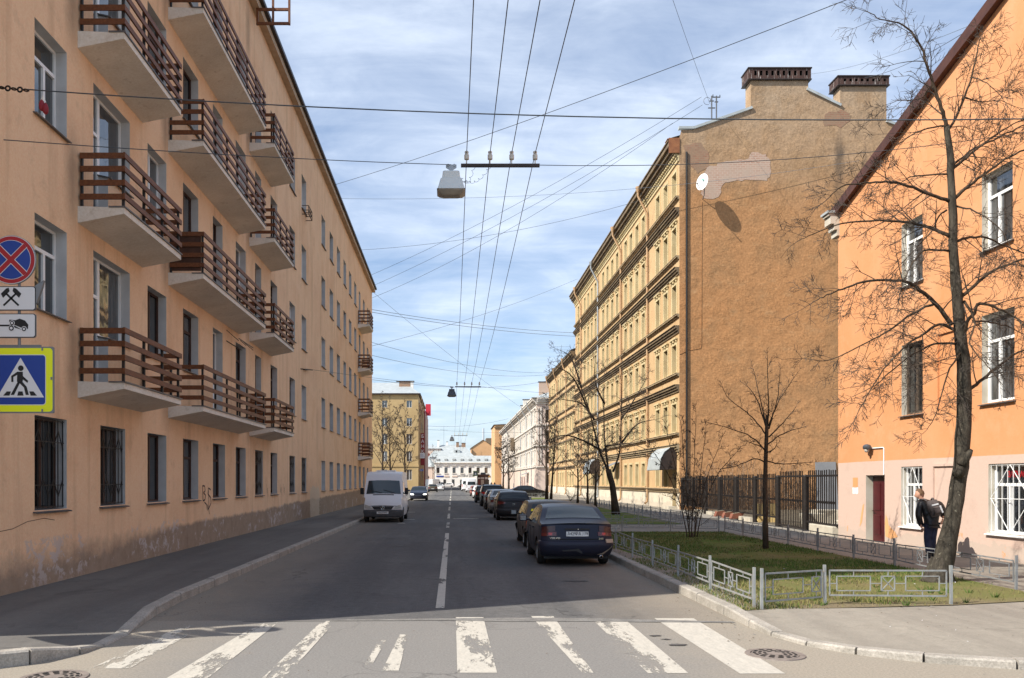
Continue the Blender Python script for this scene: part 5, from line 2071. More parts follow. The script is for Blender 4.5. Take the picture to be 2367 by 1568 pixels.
    pp([(-.03, -.03), (.03, -.03), (.09, -.10), (.12, -.215), (.075, -.215), (.05, -.11)])
    for u in (-.20, .0, .19):
        s = .0 if u == 0 else (-.035 if u > 0 else .035)
        pp([(u - .045, -.225), (u + .045, -.225), (u + .03 + s, -.165), (u - .03 + s, -.165)])
    for u, v in ((.31, .435), (.44, .02), (.31, -.435)):
        mb.face([P(cx + u - .012, cz + v - .02, .0125), P(cx + u + .012, cz + v - .02, .0125), P(cx + u + .012, cz + v + .02, .0125), P(cx + u - .012, cz + v + .02, .0125)], 5)
    mb.build('pedestrian_crossing_sign', ['signwhite', 'ink', 'signblue', 'ink', 'signyellow', 'signback'], t, recalc=False)
    return t


# ------------------------------------------------------------------ overhead lines and lamps
LAMPS = [(19.1, 9.15), (58.0, 8.5), (108.0, 7.85)]


def sagged(a, b, sag, n=14):
    a, b = Vector(a), Vector(b)
    return [a.lerp(b, i / n) - Vector((0, 0, sag * 4 * (i / n) * (1 - i / n))) for i in range(n + 1)]


def wire(label, a, b, sag=.2, r=.009, m='wire', group='wires strung over the street', n=14):
    mb = MB()
    mb.tube(sagged(a, b, sag, n), r, 4)
    return tag(mb.build('overhead_wire', m), label, 'wire', group)


def street_lamp(y, z, k, lab):
    x0 = .18
    t = thing('hanging_lamp', lab, 'street lamp', (-.1, y, z), 0, 'lamps hung over the street')
    cx = -.02
    s = 1.0
    def sect(w, d, zz, r=.06):
        out = []
        for sx, sy, a0 in ((1, 1, 0), (-1, 1, 90), (-1, -1, 180), (1, -1, 270)):
            for q in range(4):
                a = R(a0 + q * 30)
                out.append((cx + sx * (w / 2 - r) + r * math.cos(a), y + sy * (d / 2 - r) + r * math.sin(a), zz))
        return out
    zt = z - .16
    rows = [sect(.34, .27, zt, .03), sect(.37, .30, zt - .015, .03), sect(.41, .34, zt - .17, .03), sect(.45, .38, zt - .18, .03), sect(.48, .41, zt - .20, .03), sect(.60, .53, zt - .43, .03), sect(.64, .57, zt - .45, .03)]
    mb = MB()
    mb.grid(rows, closed=True)
    mb.face(rows[0][::-1])
    h = mb.build('housing', 'lampgrey' if k == 0 else 'lampdark', t, smooth=35)
    rows = [sect(.62, .55, zt - .449), sect(.61, .54, zt - .465), sect(.56, .44, zt - .50), sect(.40, .28, zt - .54)]
    mb = MB()
    mb.grid(rows, closed=True)
    mb.face(rows[-1])
    mb.build('lamp_bowl', 'lampin', t, smooth=30)
    mb = MB()
    mb.prism([(-.12, z + .02), (.12, z + .02), (.12, z - .05), (.04, z - .10), (.04, z - .17), (-.04, z - .17), (-.04, z - .10), (-.12, z - .05)], y - .012, y + .012, lambda u, v, n: (cx + u, n, v))
    for u in (-.07, .07):
        mb.lathe([(0, -.03), (.03, -.03), (.03, .03), (0, .03)], (cx + u, y, z), 'y', 10)
    mb.build('hanger', 'zinc', t)
    # crossarm with its insulators
    ta = thing('insulator_bar', 'dark steel bar carrying four porcelain insulators beside the ' + ('near' if k == 0 else 'middle' if k == 1 else 'far') + ' hanging lamp', 'insulator bar', (1.1, y, z), 0, 'insulator bars over the street')
    mb = MB()
    mb.box(.20, 1.98, y - .03, y + .03, z - .035, z + .035)
    mb.build('crossarm', 'rooftin', ta)
    for x in (.33, .86, 1.35, 1.88):
        mb = MB()
        mb.lathe([(0, .0), (.012, 0), (.012, .10), (.04, .10), (.055, .11), (.055, .21), (.035, .225), (.035, .245), (.045, .25), (.045, .285), (.02, .30), (0, .30)], (x, y, z + .03), n=12)
        mb.build('insulator', 'porcelain', ta, smooth=40)
    # curled feed wires
    if k == 0:
        mb = MB()
        for q, (sx, ex, dz) in enumerate(((.20, .86, -.20), (.22, .50, -.12))):
            p = []
            for i in range(64):
                f = i / 63
                a = f * 2 * PI * (7 if q == 0 else 5)
                p.append((sx + (ex - sx) * f + .03 * math.cos(a), y + .03 * math.sin(a), z - .30 + (.28 * f * f) - .13 * math.sin(f * PI) + .035 * math.sin(a)))
            mb.tube(p, .004, 4)
        mb.build('feed_wire', 'wire', t)


def overhead():
    for k, (y, z) in enumerate(LAMPS):
        street_lamp(y, z, k, ['large pale grey lamp hung on a wire over the near part of the street', 'dark lamp hung over the middle of the street before the cloudy sky', 'farthest small dark lamp hung over the street'][k])
    xs = (.33, .86, 1.35, 1.88)
    nm = ('first', 'second', 'third', 'last')
    for i, x in enumerate(xs):
        mb = MB()
        pts = sagged((x, -18, 9.7), (x, LAMPS[0][0], LAMPS[0][1] + .27), .15, 8)
        for k in range(2):
            pts += sagged((x, LAMPS[k][0], LAMPS[k][1] + .27), (x, LAMPS[k + 1][0], LAMPS[k + 1][1] + .27), .35, 14)[1:]
        pts += sagged((x, 108, LAMPS[2][1] + .27), (x, 165, 7.6), .3, 8)[1:]
        mb.tube(pts, .0085, 4)
        tag(mb.build('overhead_wire', 'wire'), 'long overhead wire along the street held by the %s insulator from the lamp' % nm[i], 'wire', 'long wires along the street')
    # span wires of the lamps
    wire('span wire from a wall hook to the near hanging lamp', at(2, 323, 13.9), (-.02, 19.1, 9.17), .05, .008)
    wire('span wire from the near insulator bar to the orange house', (1.98, 19.1, 9.16), (13.05, 18.9, 9.85), .25, .008)
    wire('span wire from the wall turnbuckle to the middle hanging lamp', at(722, 855, 43.6), (-.02, 58, 8.52), .05, .008)
    wire('span wire from the middle insulator bar to the tall tenement', (1.98, 58, 8.52), (15.1, 72, 9.3), .2, .008)
    wire('span wire of the farthest hanging lamp', (-7.3, 100, 8.6), (14.9, 110, 8.6), .5, .01)
    wire('thick span wire across the whole street at third storey height', at(60, 207, 12.9), (13.0, 12.4, 7.45), .28, .010)
    wire('diagonal cable from the apartment roof up over the lamp towards the orange house roof', at(745, 436, 52), (13.4, 22.3, 15.9), .3, .013)
    wire('upper of three cables rising from the apartment roof to the roof aerials', at(858, 636, 77), (17.0, 57.5, 28.2), .6, .014)
    wire('middle of three cables rising from the apartment roof to the roof aerials', at(860, 662, 77.5), (17.1, 57.6, 27.7), .6, .014)
    wire('lowest of three cables rising towards the tenement eave', at(858, 690, 79), (14.9, 57.0, 26.2), .9, .014)
    wire('cable from the apartment roof sagging to the tenement eave beside the first downpipe', at(818, 579, 67), at(1500, 458, 63), .7, .012)
    wire('cable between the near lamp level and the tenement wall crossing the brown gable', at(770, 459, 55), at(1985, 372, 56.2), .8, .010, 'wirelight')
    wire('twin cable, upper strand, from the apartment end to the tenement', at(860, 716, 78.2), at(1335, 770, 104), .35, .022, 'wirelight')
    wire('twin cable, lower strand, from the apartment end to the tenement', at(860, 722, 78.2), at(1335, 778, 104), .35, .022, 'wirelight')
    wire('thin cable dropping from the apartment eave across the street', at(858, 672, 78.3), at(1270, 985, 133), .6, .016, 'wirelight')
    wire('faint cable at half height beyond the apartment end', at(860, 792, 78.3), at(1268, 862, 133), .8, .018, 'wirelight')
    wire('faint cable below it at half height beyond the apartment end', at(860, 822, 78.3), at(1268, 866, 133), .9, .018, 'wirelight')
    wire('low faint cable running to the ochre house gable', at(860, 878, 78.3), at(1268, 880, 133), .9, .018, 'wirelight')
    wire('faint rising cable between apartment end and tenement', at(860, 800, 78.3), at(1335, 645, 104), .5, .016, 'wirelight')
    wire('steep wire falling from above the street to the roof aerials', at(1540, -45, 40), at(1641, 240, 58), .1, .010)
    wire('faint wire from the first chimney towards the orange house roof', at(1868, 172, 57), at(2240, 60, 30), .3, .009, 'wirelight')
    wire('wire from the second chimney rising to the orange house roof', at(1995, 180, 57), at(2238, 70, 28), .3, .011)
    wire('low far wire over the grey and pink house', at(988, 985, 200), at(1175, 968, 210), .8, .03, 'wirelight')
    # chain and turnbuckles at the wall ends
    mb = MB()
    for q in range(5):
        p = at(4 + q * 14, 203 + q * 1.5, 12.8)
        mb.lathe([(.035, -.012), (.05, 0), (.035, .012), (.02, 0), (.035, -.012)], p, 'y' if q % 2 else 'z', 10)
    p, q = at(-60, 200, 12.8), at(8, 205, 12.8)
    mb.tube([p, q], .012, 5)
    tag(mb.build('chain', 'iron'), 'short rusty chain holding the thick span wire in front of the balconies', 'chain')
    mb = MB()
    p = at(100, 222, 12.85)
    mb.tube([p, p + Vector((0, 0, -.08))], .012, 6, 1)
    for dx, dz in ((-.02, -.14), (.035, -.19)):
        c = p + Vector((dx, 0, dz))
        mb.lathe([(0, .09), (.03, .06), (.048, .0), (.04, -.06), (.015, -.09), (0, -.09)], c, 'z', 8, 0)
    for k in range(5):
        mb.tube([p, p + Vector((-.06 + k * .025, .0, -.10 - .02 * (k % 2)))], .005, 4, 1)
    tag(mb.build('red_bundle', [plain('dark_red_cloth', (.22, .012, .022), .6), 'offwhite'], smooth=60), 'small dark red bundle tied to the span wire before the upper window', 'bundle')
    mb = MB()
    p = at(690, 853, 41)
    mb.bar(p, at(700, 853.5, 41.5), .05)
    mb.bar(at(702, 854, 41.8), at(714, 855, 43), .12, .05)
    mb.bar(at(714, 855, 43), at(722, 855.5, 43.6), .05)
    tag(mb.build('turnbuckle', 'iron'), 'rusty turnbuckle anchoring the middle lamp wire to the apartment wall', 'turnbuckle')


def roof_things():
    t = thing('roof_aerial_pole', 'roof pole with small crossbars where the cables meet, left one of the pair', 'antenna', at(1645, 262, 57.5), 0, 'aerial poles on the tenement parapet')
    for j, (px, y0, y1, lab) in enumerate(((1645, 270, 222, ''), (1656, 268, 222, ''))):
        if j:
            t = thing('roof_aerial_pole', 'roof pole with a square topped bracket beside the cable aerial', 'antenna', at(px, y0, 57.5), 0, 'aerial poles on the tenement parapet')
        mb = MB()
        mb.tube([at(px, y0 + 6, 57.5), at(px, y1, 57.5)], .045, 6)
        mb.build('pole', 'lampdark', t)
        mb = MB()
        for yy, w in ((y1 + 3, 9), (y1 + 14, 4)) if j else ((y1 + 12, 5), (y1 + 28, 8)):
            mb.bar(at(px - w, yy, 57.5), at(px + w, yy, 57.5), .06)
        if j:
            mb.bar(at(px - 8, y1 + 3, 57.4), at(px - 8, y1 - 3, 57.4), .05)
            mb.bar(at(px + 8, y1 + 3, 57.4), at(px + 8, y1 - 2, 57.4), .05)
        else:
            c = at(px - 10, y1 + 12, 57.5)
            mb.tube([c + Vector((.25 * math.cos(a * PI / 8), 0, .25 * math.sin(a * PI / 8))) for a in range(14)], .015, 4)
        mb.build('crossbar', 'lampdark', t)
    # satellite dish on the gable
    t = thing('satellite_dish', 'white satellite dish on the brown gable throwing a long slanting shadow', 'satellite dish', GF(16.6, 21.4, .1))
    c = Vector(GF(16.52, 21.65, .85))
    ax = Vector((-.62, -.72, .30)).normalized()
    side = ax.cross(Vector((0, 0, 1))).normalized()
    up = side.cross(ax)
    mb = MB()
    rows = []
    for i in range(7):
        r = i / 6
        rows.append([c + (side * math.cos(2 * PI * k / 28) * .40 + up * math.sin(2 * PI * k / 28) * .62) * r + ax * (.14 * r * r) for k in range(28)])
    rows2 = [[p - ax * .015 for p in r] for r in reversed(rows)]
    mb.grid(rows + rows2, closed=True)
    mb.build('dish', 'white', t, smooth=60, recalc=False)
    mb = MB()
    mb.tube([c - ax * .02, c - ax * .25, Vector(GF(16.75, 21.0, .35)), Vector(GF(16.75, 20.85, -.02))], .03, 6)
    mb.build('bracket', 'signback', t)
    mb = MB()
    b = c - up * .62 + ax * .14
    tip = c + ax * .75 - up * .52
    mb.tube([b, tip], .02, 6)
    mb.lathe([(0, -.07), (.04, -.07), (.04, .05), (0, .05)], tip, 'y', 8)
    mb.build('feed_arm', 'lampdark', t)
    mb = MB()
    fr = Face(c + ax * .09, side, ax)
    mb.face([c + ax * .105 + side * u + up * v for u, v in ((-.08, .12), (.08, .12), (.08, .28), (-.08, .28))])
    mb.build('emblem', plain('teal_emblem', (.04, .25, .20), .5), t, recalc=False)
    mb = MB()
    pts = [GF(16.7, 20.7, .02), GF(16.68, 18, .02), GF(16.66, 11.2, .02), GF(16.6, 10.9, .02), GF(15.75, 10.75, .02), GF(15.2, 10.5, .02)]
    mb.tube(pts, .012, 5)
    mb.build('cable', 'gable', t)


# ------------------------------------------------------------------ trees
def jit(rr, a):
    return Vector((rr.uniform(-a, a), rr.uniform(-a, a), rr.uniform(-a, a)))


def spray(mb, p, d, L, r, lvl, rr, droop, spread=.75, dens=1.0, rmin=.0045):
    n = 5 if lvl > 0 else 3
    pts = [p]
    d = d.normalized()
    q = p
    for i in range(n):
        d = (d + jit(rr, .13) + Vector((0, 0, droop * (.5 + i / n)))).normalized()
        q = q + d * (L / n)
        pts.append(q)
    mb.tube(pts, [max(rmin * (.8 if i > n - 2 else 1), r * (1 - .75 * i / n)) for i in range(n + 1)], 4 if lvl > 1 else 3, cap=False)
    if lvl <= 0:
        return
    k = max(2, int(rr.uniform(3.5, 6.5) * dens))
    for j in range(k):
        f = rr.uniform(.25, 1.0)
        i = min(n - 1, int(f * n))
        b = pts[i].lerp(pts[i + 1], f * n - i)
        dd = (pts[i + 1] - pts[i]).normalized()
        sd = dd.cross(jit(rr, 1)).normalized()
        spray(mb, b, dd * (1 - spread * .5) + sd * spread, L * rr.uniform(.34, .58), r * .5, lvl - 1, rr, droop, spread, dens, rmin)


def limb(mb, tw, pts, r0, r1, rr, lvl=2, gap=.3, tl=.9, droop=-.03, start=.12, dens=1.0, sides=7, rmin=.0045):
    """a guided limb with side shoots all along it"""
    n = len(pts) - 1
    # smooth the polyline
    sm = []
    for i in range(n):
        p0, p1, p2, p3 = pts[max(i - 1, 0)], pts[i], pts[i + 1], pts[min(i + 2, n)]
        for k in range(4):
            t = k / 4
            sm.append(.5 * ((2 * p1) + (p2 - p0) * t + (2 * p0 - 5 * p1 + 4 * p2 - p3) * t * t + (3 * p1 - p0 - 3 * p2 + p3) * t ** 3))
    sm.append(pts[-1])
    m = len(sm)
    sm = [p + (jit(rr, .012) if 0 < i < m - 1 else Vector()) for i, p in enumerate(sm)]
    mb.tube(sm, [r0 + (r1 - r0) * (i / (m - 1)) ** .85 for i in range(m)], sides)
    tot = sum((b - a).length for a, b in zip(sm, sm[1:]))
    acc = 0
    nxt = tot * start
    for i in range(m - 1):
        seg = (sm[i + 1] - sm[i]).length
        while acc + seg > nxt:
            f = (nxt - acc) / max(seg, 1e-6)
            b = sm[i].lerp(sm[i + 1], f)
            fr = nxt / tot
            d = (sm[i + 1] - sm[i]).normalized()
            sd = d.cross(jit(rr, 1)).normalized()
            ll = tl * rr.uniform(.5, 1.15) * (1 - .45 * fr)
            rb = max(rmin * 1.3, (r0 + (r1 - r0) * fr) * .42)
            spray(tw, b, d * .65 + sd * .75, ll, min(rb, .022), lvl, rr, droop, .75, dens, rmin)
            nxt += gap * rr.uniform(.6, 1.4)
        acc += seg
    spray(tw, sm[-1], sm[-1] - sm[-3], tl * .6, r1, lvl, rr, droop, .7, dens, rmin)


def big_tree():
    Y = 15.8
    rr = random.Random(42)
    t = thing('street_tree', 'large leaning bare tree with lichened trunk before the orange house', 'tree', at(2172, 1348, Y))
    def px(l, d0=0, d1=0):
        n = max(1, len(l) - 1)
        return [at(x, y, Y + d0 + (d1 - d0) * i / n) for i, (x, y) in enumerate(l)]
    mb, tw = MB(), MB()
    tr = [(2160, 1356), (2168, 1338), (2182, 1290), (2195, 1230), (2210, 1155), (2221, 1080), (2227, 980), (2229, 900), (2226, 830), (2218, 750), (2212, 680), (2204, 590), (2203, 500), (2199, 420), (2195, 345), (2188, 290)]
    ra = [.29, .22, .185, .15, .14, .132, .13, .12, .112, .10, .092, .08, .072, .064, .057, .05]
    sm, rs = [], []
    P = px(tr)
    for i in range(len(P) - 1):
        for k in range(3):
            f = k / 3
            sm.append(P[i].lerp(P[i + 1], f) + jit(rr, .008))
            rs.append((ra[i] + (ra[i + 1] - ra[i]) * f) * rr.uniform(.96, 1.05))
    sm.append(P[-1])
    rs.append(ra[-1])
    mb.tube(sm, rs, 14)
    # burl and broken stubs, root flare
    mb.tube([at(2222, 1075, Y - .1), at(2238, 1050, Y - .15), at(2246, 1040, Y - .2)], [.10, .07, .03], 7)
    mb.tube([at(2214, 1100, Y - .1), at(2222, 1080, Y - .2)], [.1, .05], 7)
    base = at(2170, 1345, Y)
    for k in range(6):
        a = k * PI / 3 + .4
        mb.tube([(base.x + .06 * math.cos(a) + .03, Y + .06 * math.sin(a), .55), (base.x + .16 * math.cos(a), Y + .16 * math.sin(a), .25), (base.x + .27 * math.cos(a), Y + .26 * math.sin(a), .07)], [.10, .085, .04], 6)
    mb.build('trunk', 'bark', t, smooth=180)
    mb = MB()
    def Z(l):
        return [(1919 + a * .4487, 319.9 + b * .4487) for a, b in l]
    def Z8(l):
        return [(1791 + a * .408, b * .408) for a, b in l]
    LM = [
        (Z([(615, 325), (520, 290), (400, 245), (290, 225), (180, 230), (60, 250), (0, 300)]), .04, .010, -.3),
        (Z([(615, 505), (540, 470), (480, 450), (370, 430), (210, 425), (60, 440), (-60, 480), (-150, 520)]), .042, .008, .6),
        (Z([(625, 960), (540, 850), (440, 765), (370, 735), (200, 735), (90, 770), (0, 800), (-60, 830)]), .05, .010, -.8),
        (Z([(640, 985), (560, 960), (480, 1010), (400, 1060), (300, 1160), (210, 1290), (140, 1420)]), .035, .008, -1.2),
        (Z([(610, 580), (500, 575), (440, 620), (400, 690), (360, 800)]), .026, .007, -.7),
        (Z([(600, 185), (440, 195), (390, 215), (300, 270)]), .02, .006, .5),
        (Z([(540, 850), (430, 900), (300, 990), (200, 1050), (0, 1140), (-90, 1140)]), .03, .007, .4),
        (Z([(645, 1060), (540, 1060), (400, 1130), (260, 1250), (160, 1310)]), .028, .007, -.5),
        (Z([(690, 1080), (620, 1180), (580, 1300), (545, 1420), (500, 1500)]), .022, .006, -1.0),
        (Z([(600, 370), (560, 400), (520, 480), (400, 610), (250, 760)]), .022, .006, .9),
        (Z([(630, 160), (700, 100), (780, 40), (860, 0), (960, -50), (1060, -90)]), .035, .012, .3),
        (Z([(640, 310), (720, 240), (800, 180), (900, 110), (1000, 60), (1100, 20)]), .04, .014, -.6),
        (Z([(650, 350), (720, 365), (790, 400), (880, 470), (930, 560)]), .022, .006, -1.0),
        (Z([(650, 530), (700, 515), (800, 510), (880, 545), (990, 590), (1080, 640)]), .032, .010, .5),
        (Z([(670, 820), (740, 760), (830, 690), (930, 645), (1010, 620), (1100, 600)]), .042, .014, -.4),
        (Z([(695, 1040), (700, 960), (740, 900), (770, 850), (870, 880), (950, 920), (1000, 970), (1060, 1060)]), .045, .012, -1.0),
        (Z([(720, 1290), (790, 1240), (870, 1170), (940, 1120), (1010, 1090), (1090, 1060)]), .04, .014, .6),
        (Z([(690, 840), (725, 900), (745, 960), (720, 1060), (790, 1150), (880, 1260)]), .03, .007, -1.3),
        (Z([(735, 940), (830, 950), (930, 975), (1010, 1020)]), .024, .008, .8),
        (Z8([(976, 770), (988, 735), (1070, 570), (1110, 450), (1140, 320), (1160, 230), (1185, 190)]), .034, .007, .3),
        (Z8([(972, 735), (966, 690), (935, 580), (900, 490), (870, 380), (830, 270), (770, 180), (700, 130), (600, 110), (530, 70)]), .045, .008, -.2),
        (Z8([(960, 715), (830, 740), (720, 800), (640, 860)]), .02, .006, -.5),
        (Z8([(1080, 555), (1170, 580), (1260, 570), (1350, 600)]), .016, .006, .5),
        (Z8([(1120, 440), (1200, 470), (1290, 560)]), .014, .006, -.5),
        (Z8([(985, 960), (1020, 930), (1090, 870), (1200, 800), (1320, 720), (1411, 680)]), .03, .012, .9),
        (Z8([(890, 480), (820, 560), (700, 570), (640, 600)]), .014, .005, .4),
    ]
    for l, a, b, dy in LM:
        limb(mb, tw, px(l, 0, dy), a * .88, b * .8, rr, 2, .165, .95, -.035, .10, 1.1, 7, .0036)
    mb.build('limbs', 'bark2', t, smooth=180)
    tw.build('twigs', 'twig', t, recalc=False)


def zt(l):
    return [(1215.5 + a * .3671, 639.7 + b * .3671) for a, b in l]


def guided_tree(name, label, base, Y, trunk, tr, limbs, seed, lvl=2, gap=.3, tl=.7, droop=.02, dens=1.0, barkm='bark2', spread_y=1.0, cat='tree', rmin=.006, group=None):
    rr = random.Random(seed)
    t = thing(name, label, cat, at(base[0], base[1], Y), 0, group)
    mb, tw = MB(), MB()
    P = [at(x, y, Y) for x, y in trunk]
    mb.tube([p + jit(rr, .006) for p in P], tr, 10)
    mb.build('trunk', barkm, t, smooth=180)
    mb = MB()
    for l, a, b in limbs:
        dy = rr.uniform(-1, 1) * spread_y
        n = len(l) - 1
        limb(mb, tw, [at(x, y, Y + dy * i / n) for i, (x, y) in enumerate(l)], a, b, rr, lvl, gap, tl, droop, .15, dens, 6, rmin)
    mb.build('limbs', barkm, t, smooth=180)
    tw.build('twigs', 'twig', t, recalc=False)
    return t


def wild_tree(name, label, x, y, h, seed, fork=.35, r=.14, nl=9, cat='tree', group=None, spread=.9, rmin=.012, dens=.8, lean=0):
    """bare tree grown freely"""
    rr = random.Random(seed)
    t = thing(name, label, cat, (x, y, .12), 0, group)
    mb, tw = MB(), MB()
    pts = [Vector((x, y, .1))]
    for i in range(1, 7):
        pts.append(Vector((x + lean * i / 6 + rr.uniform(-.06, .06), y + rr.uniform(-.06, .06), .1 + h * .8 * i / 6)))
    rad = [r * 1.25] + [r * (1 - .14 * i) for i in range(1, 7)]
    mb.tube(pts, rad, 9)
    mb.build('trunk', 'bark2', t, smooth=180)
    mb = MB()
    for k in range(nl):
        f = fork + (1 - fork) * k / nl
        i = min(5, int(f * 6))
        b = pts[i].lerp(pts[i + 1], f * 6 - i)
        a = k * 2.4 + rr.uniform(-.4, .4)
        L = h * rr.uniform(.28, .45) * (1.1 - .55 * f)
        d = Vector((math.cos(a) * spread, math.sin(a) * spread, rr.uniform(.7, 1.3))).normalized()
        q = [b]
        for s in range(4):
            d = (d + jit(rr, .12) + Vector((0, 0, .06))).normalized()
            q.append(q[-1] + d * L / 4)
        limb(mb, tw, q, r * .42 * (1.15 - f * .6), .014, rr, 2, h * .05, h * .11, .02, .2, dens, 5, rmin)
    limb(mb, tw, [pts[-1], pts[-1] + Vector((.05, 0, h * .1)), pts[-1] + Vector((0, .05, h * .2))], r * .2, .012, rr, 2, h * .04, h * .09, .02, .1, dens, 5, rmin)
    mb.build('limbs', 'bark2', t, smooth=180)
    tw.build('twigs', 'twig', t, recalc=False)
    return t


def trees():
    big_tree()
    L = [[(1510, 1170), (1440, 1150), (1330, 1190), (1240, 1210)], [(1510, 1100), (1420, 1010), (1300, 960), (1150, 920)], [(1515, 1000), (1440, 900), (1370, 840), (1280, 770), (1240, 700)],
         [(1520, 950), (1530, 830), (1525, 650), (1520, 500)], [(1530, 960), (1570, 830), (1620, 740), (1700, 620)], [(1530, 1010), (1620, 920), (1700, 820)], [(1520, 1060), (1600, 1000), (1700, 960), (1740, 950)],
         [(1510, 1160), (1600, 1180), (1700, 1175), (1800, 1170)], [(1510, 940), (1450, 760), (1380, 680)], [(1510, 930), (1480, 780), (1430, 580)], [(1530, 940), (1580, 790), (1600, 600)], [(1515, 1110), (1560, 1090), (1580, 1050)], [(1510, 1090), (1460, 1060), (1400, 1040)]]
    guided_tree('young_tree', 'slim young bare tree with fan shaped crown on the near lawn', (1770, 1272), 23.35, [(1770, 1276), (1769, 1200), (1769, 1120), (1770, 1060), (1772, 1000), (1773, 960)], [.085, .065, .06, .055, .05, .04],
                [(zt(l), .022, .007) for l in L], 5, 1, .15, .36, .02, 1.1, 'bark2', 1.2, rmin=.0045)
    L = [[(520, 1230), (460, 1080), (400, 850), (350, 700), (270, 570)], [(520, 1230), (495, 1000), (490, 800), (495, 620)], [(548, 1230), (590, 1100), (600, 880), (610, 560)], [(470, 1090), (330, 1020), (230, 1000), (130, 1040)],
         [(430, 900), (350, 800), (200, 770)], [(500, 1070), (640, 1050), (740, 1080)], [(600, 900), (680, 780), (760, 640)], [(600, 1050), (700, 930), (820, 900)], [(400, 860), (300, 640), (180, 560)], [(495, 800), (440, 680), (430, 560)], [(350, 700), (290, 520), (230, 470)]]
    guided_tree('forked_tree', 'tall bare tree forking low in front of the tenement', (1420, 1190), 47.6, [(1424, 1192), (1419, 1150), (1415, 1120), (1408, 1095), (1406, 1085)], [.26, .18, .165, .16, .15],
                [(zt(l), .068, .012) for l in L], 8, 2, .34, 1.4, -.005, .9, 'bark2', 2.0, rmin=.0075)
    rr = random.Random(3)
    stems = []
    for k in range(7):
        x0 = 1600 + (k - 3) * 3.5 + rr.uniform(-2, 2)
        dx = (k - 3) * 27 + rr.uniform(-10, 10)
        top = 955 + abs(k - 3) * 28 + rr.uniform(-10, 25)
        stems.append(([(x0, 1245), (x0 + dx * .12, 1190), (x0 + dx * .5, 1105), (x0 + dx * 1.0, top)], .022, .008))
    guided_tree('bush', 'bare many-stemmed bush on the back edge of the near lawn', (1600, 1245), 28.2, [(1600, 1248), (1600, 1240), (1600, 1232)], [.10, .06, .03], stems, 12, 2, .30, .62, .06, .85, 'bark2', 1.2, 'bush', .0065)
    gd = 'small bare trees on the far lawn'
    for x, y, h, s, lab in ((10.15, 59.6, 5.6, 3, 'small bare tree on the far lawn, nearest of three before the tenement'), (10.3, 64, 6.0, 4, 'small bare tree with wide head on the far lawn, middle one of three'), (10.2, 68.5, 5.8, 5, 'small bare tree on the far lawn, farthest of three before the tenement')):
        wild_tree('small_tree', lab, x, y, h, s, .4, .10, 9, 'tree', gd, 1.1, .011)
    wild_tree('twin_trunk_tree', 'twin trunked bare tree beside the black sedan', 9.75, 87, 10.5, 6, .3, .17, 10, spread=.7, rmin=.016)
    wild_tree('twin_trunk_tree', 'second stem of the bare tree beside the black sedan', 10.25, 87.4, 9, 16, .35, .14, 8, spread=.7, rmin=.016, lean=.5)
    wild_tree('kerb_tree', 'bare tree with straight stem before the grey and pink house', 9.1, 150, 10.5, 7, .3, .2, 9, spread=.6, rmin=.022)
    wild_tree('kerb_tree', 'bare forked tree beside it before the grey and pink house', 10.2, 152, 9.5, 27, .25, .2, 8, spread=.8, rmin=.022)
    gd = 'bare trees before the yellow corner building'
    for x, y, h, s, lab in ((-9.5, 115, 13.5, 10, 'bare garden tree nearest the apartment building end'), (-8.7, 118, 13, 11, 'thin bare garden tree between the two bigger ones'), (-6.5, 116, 12.5, 14, 'bare tree behind the white van roof near the street')):
        wild_tree('garden_tree', lab, x, y, h, s, .3, .18, 10, 'tree', gd, .7, .016, .9)
    wild_tree('roadside_tree', 'distant bare tree poking out past the red clad building', -5.6, 246, 12, 15, .4, .16, 7, spread=.8, rmin=.018, dens=.7)
    # low shrubs along the tenement foot
    for k, (x, y, s, lab) in enumerate(((11.6, 72, 20, 'low leafless shrub beside the tenement downpipe'), (11.2, 80, 22, 'low leafless shrub farther along the tenement pavement'))):
        t = thing('low_shrub', lab, 'shrub', (x, y, .12), 0, 'low shrubs along the tenement')
        mb = MB()
        rr = random.Random(s)
        for j in range(12):
            spray(mb, Vector((x, y, .12)), Vector((rr.uniform(-.8, .8), rr.uniform(-.8, .8), 1)), rr.uniform(.8, 1.6), .016, 1, rr, .02, rmin=.009)
        mb.build('twigs', 'twig', t, recalc=False)


# ------------------------------------------------------------------ pedestrian
def skin_obj(name, pts, edges, rad, m, parent, sub=2, org=(0, 0, 0)):
    """continuous surface grown over a skeleton"""
    me = bpy.data.meshes.new(name)
    me.from_pydata([Vector(p) - Vector(org) for p in pts], edges, [])
    ob = bpy.data.objects.new(name, me)
    COL.objects.link(ob)
    md = ob.modifiers.new('skin', 'SKIN')
    md.use_smooth_shade = True
    for i, r in enumerate(rad):
        sv = me.skin_vertices[0].data[i]
        sv.radius = (r, r) if not hasattr(r, '__len__') else r
        sv.use_root = (i == 0)
    ss = ob.modifiers.new('sub', 'SUBSURF')
    ss.levels = ss.render_levels = sub
    dg = bpy.context.evaluated_depsgraph_get()
    me2 = bpy.data.meshes.new_from_object(ob.evaluated_get(dg))
    bpy.data.objects.remove(ob)
    me2.name = name
    me2.materials.clear()
    me2.materials.append(M[m])
    for p in me2.polygons:
        p.use_smooth = True
        p.material_index = 0
    o2 = bpy.data.objects.new(name, me2)
    COL.objects.link(o2)
    if parent is not None:
        o2.parent = parent
        ORG[o2.name] = ORG[parent.name]
    return o2


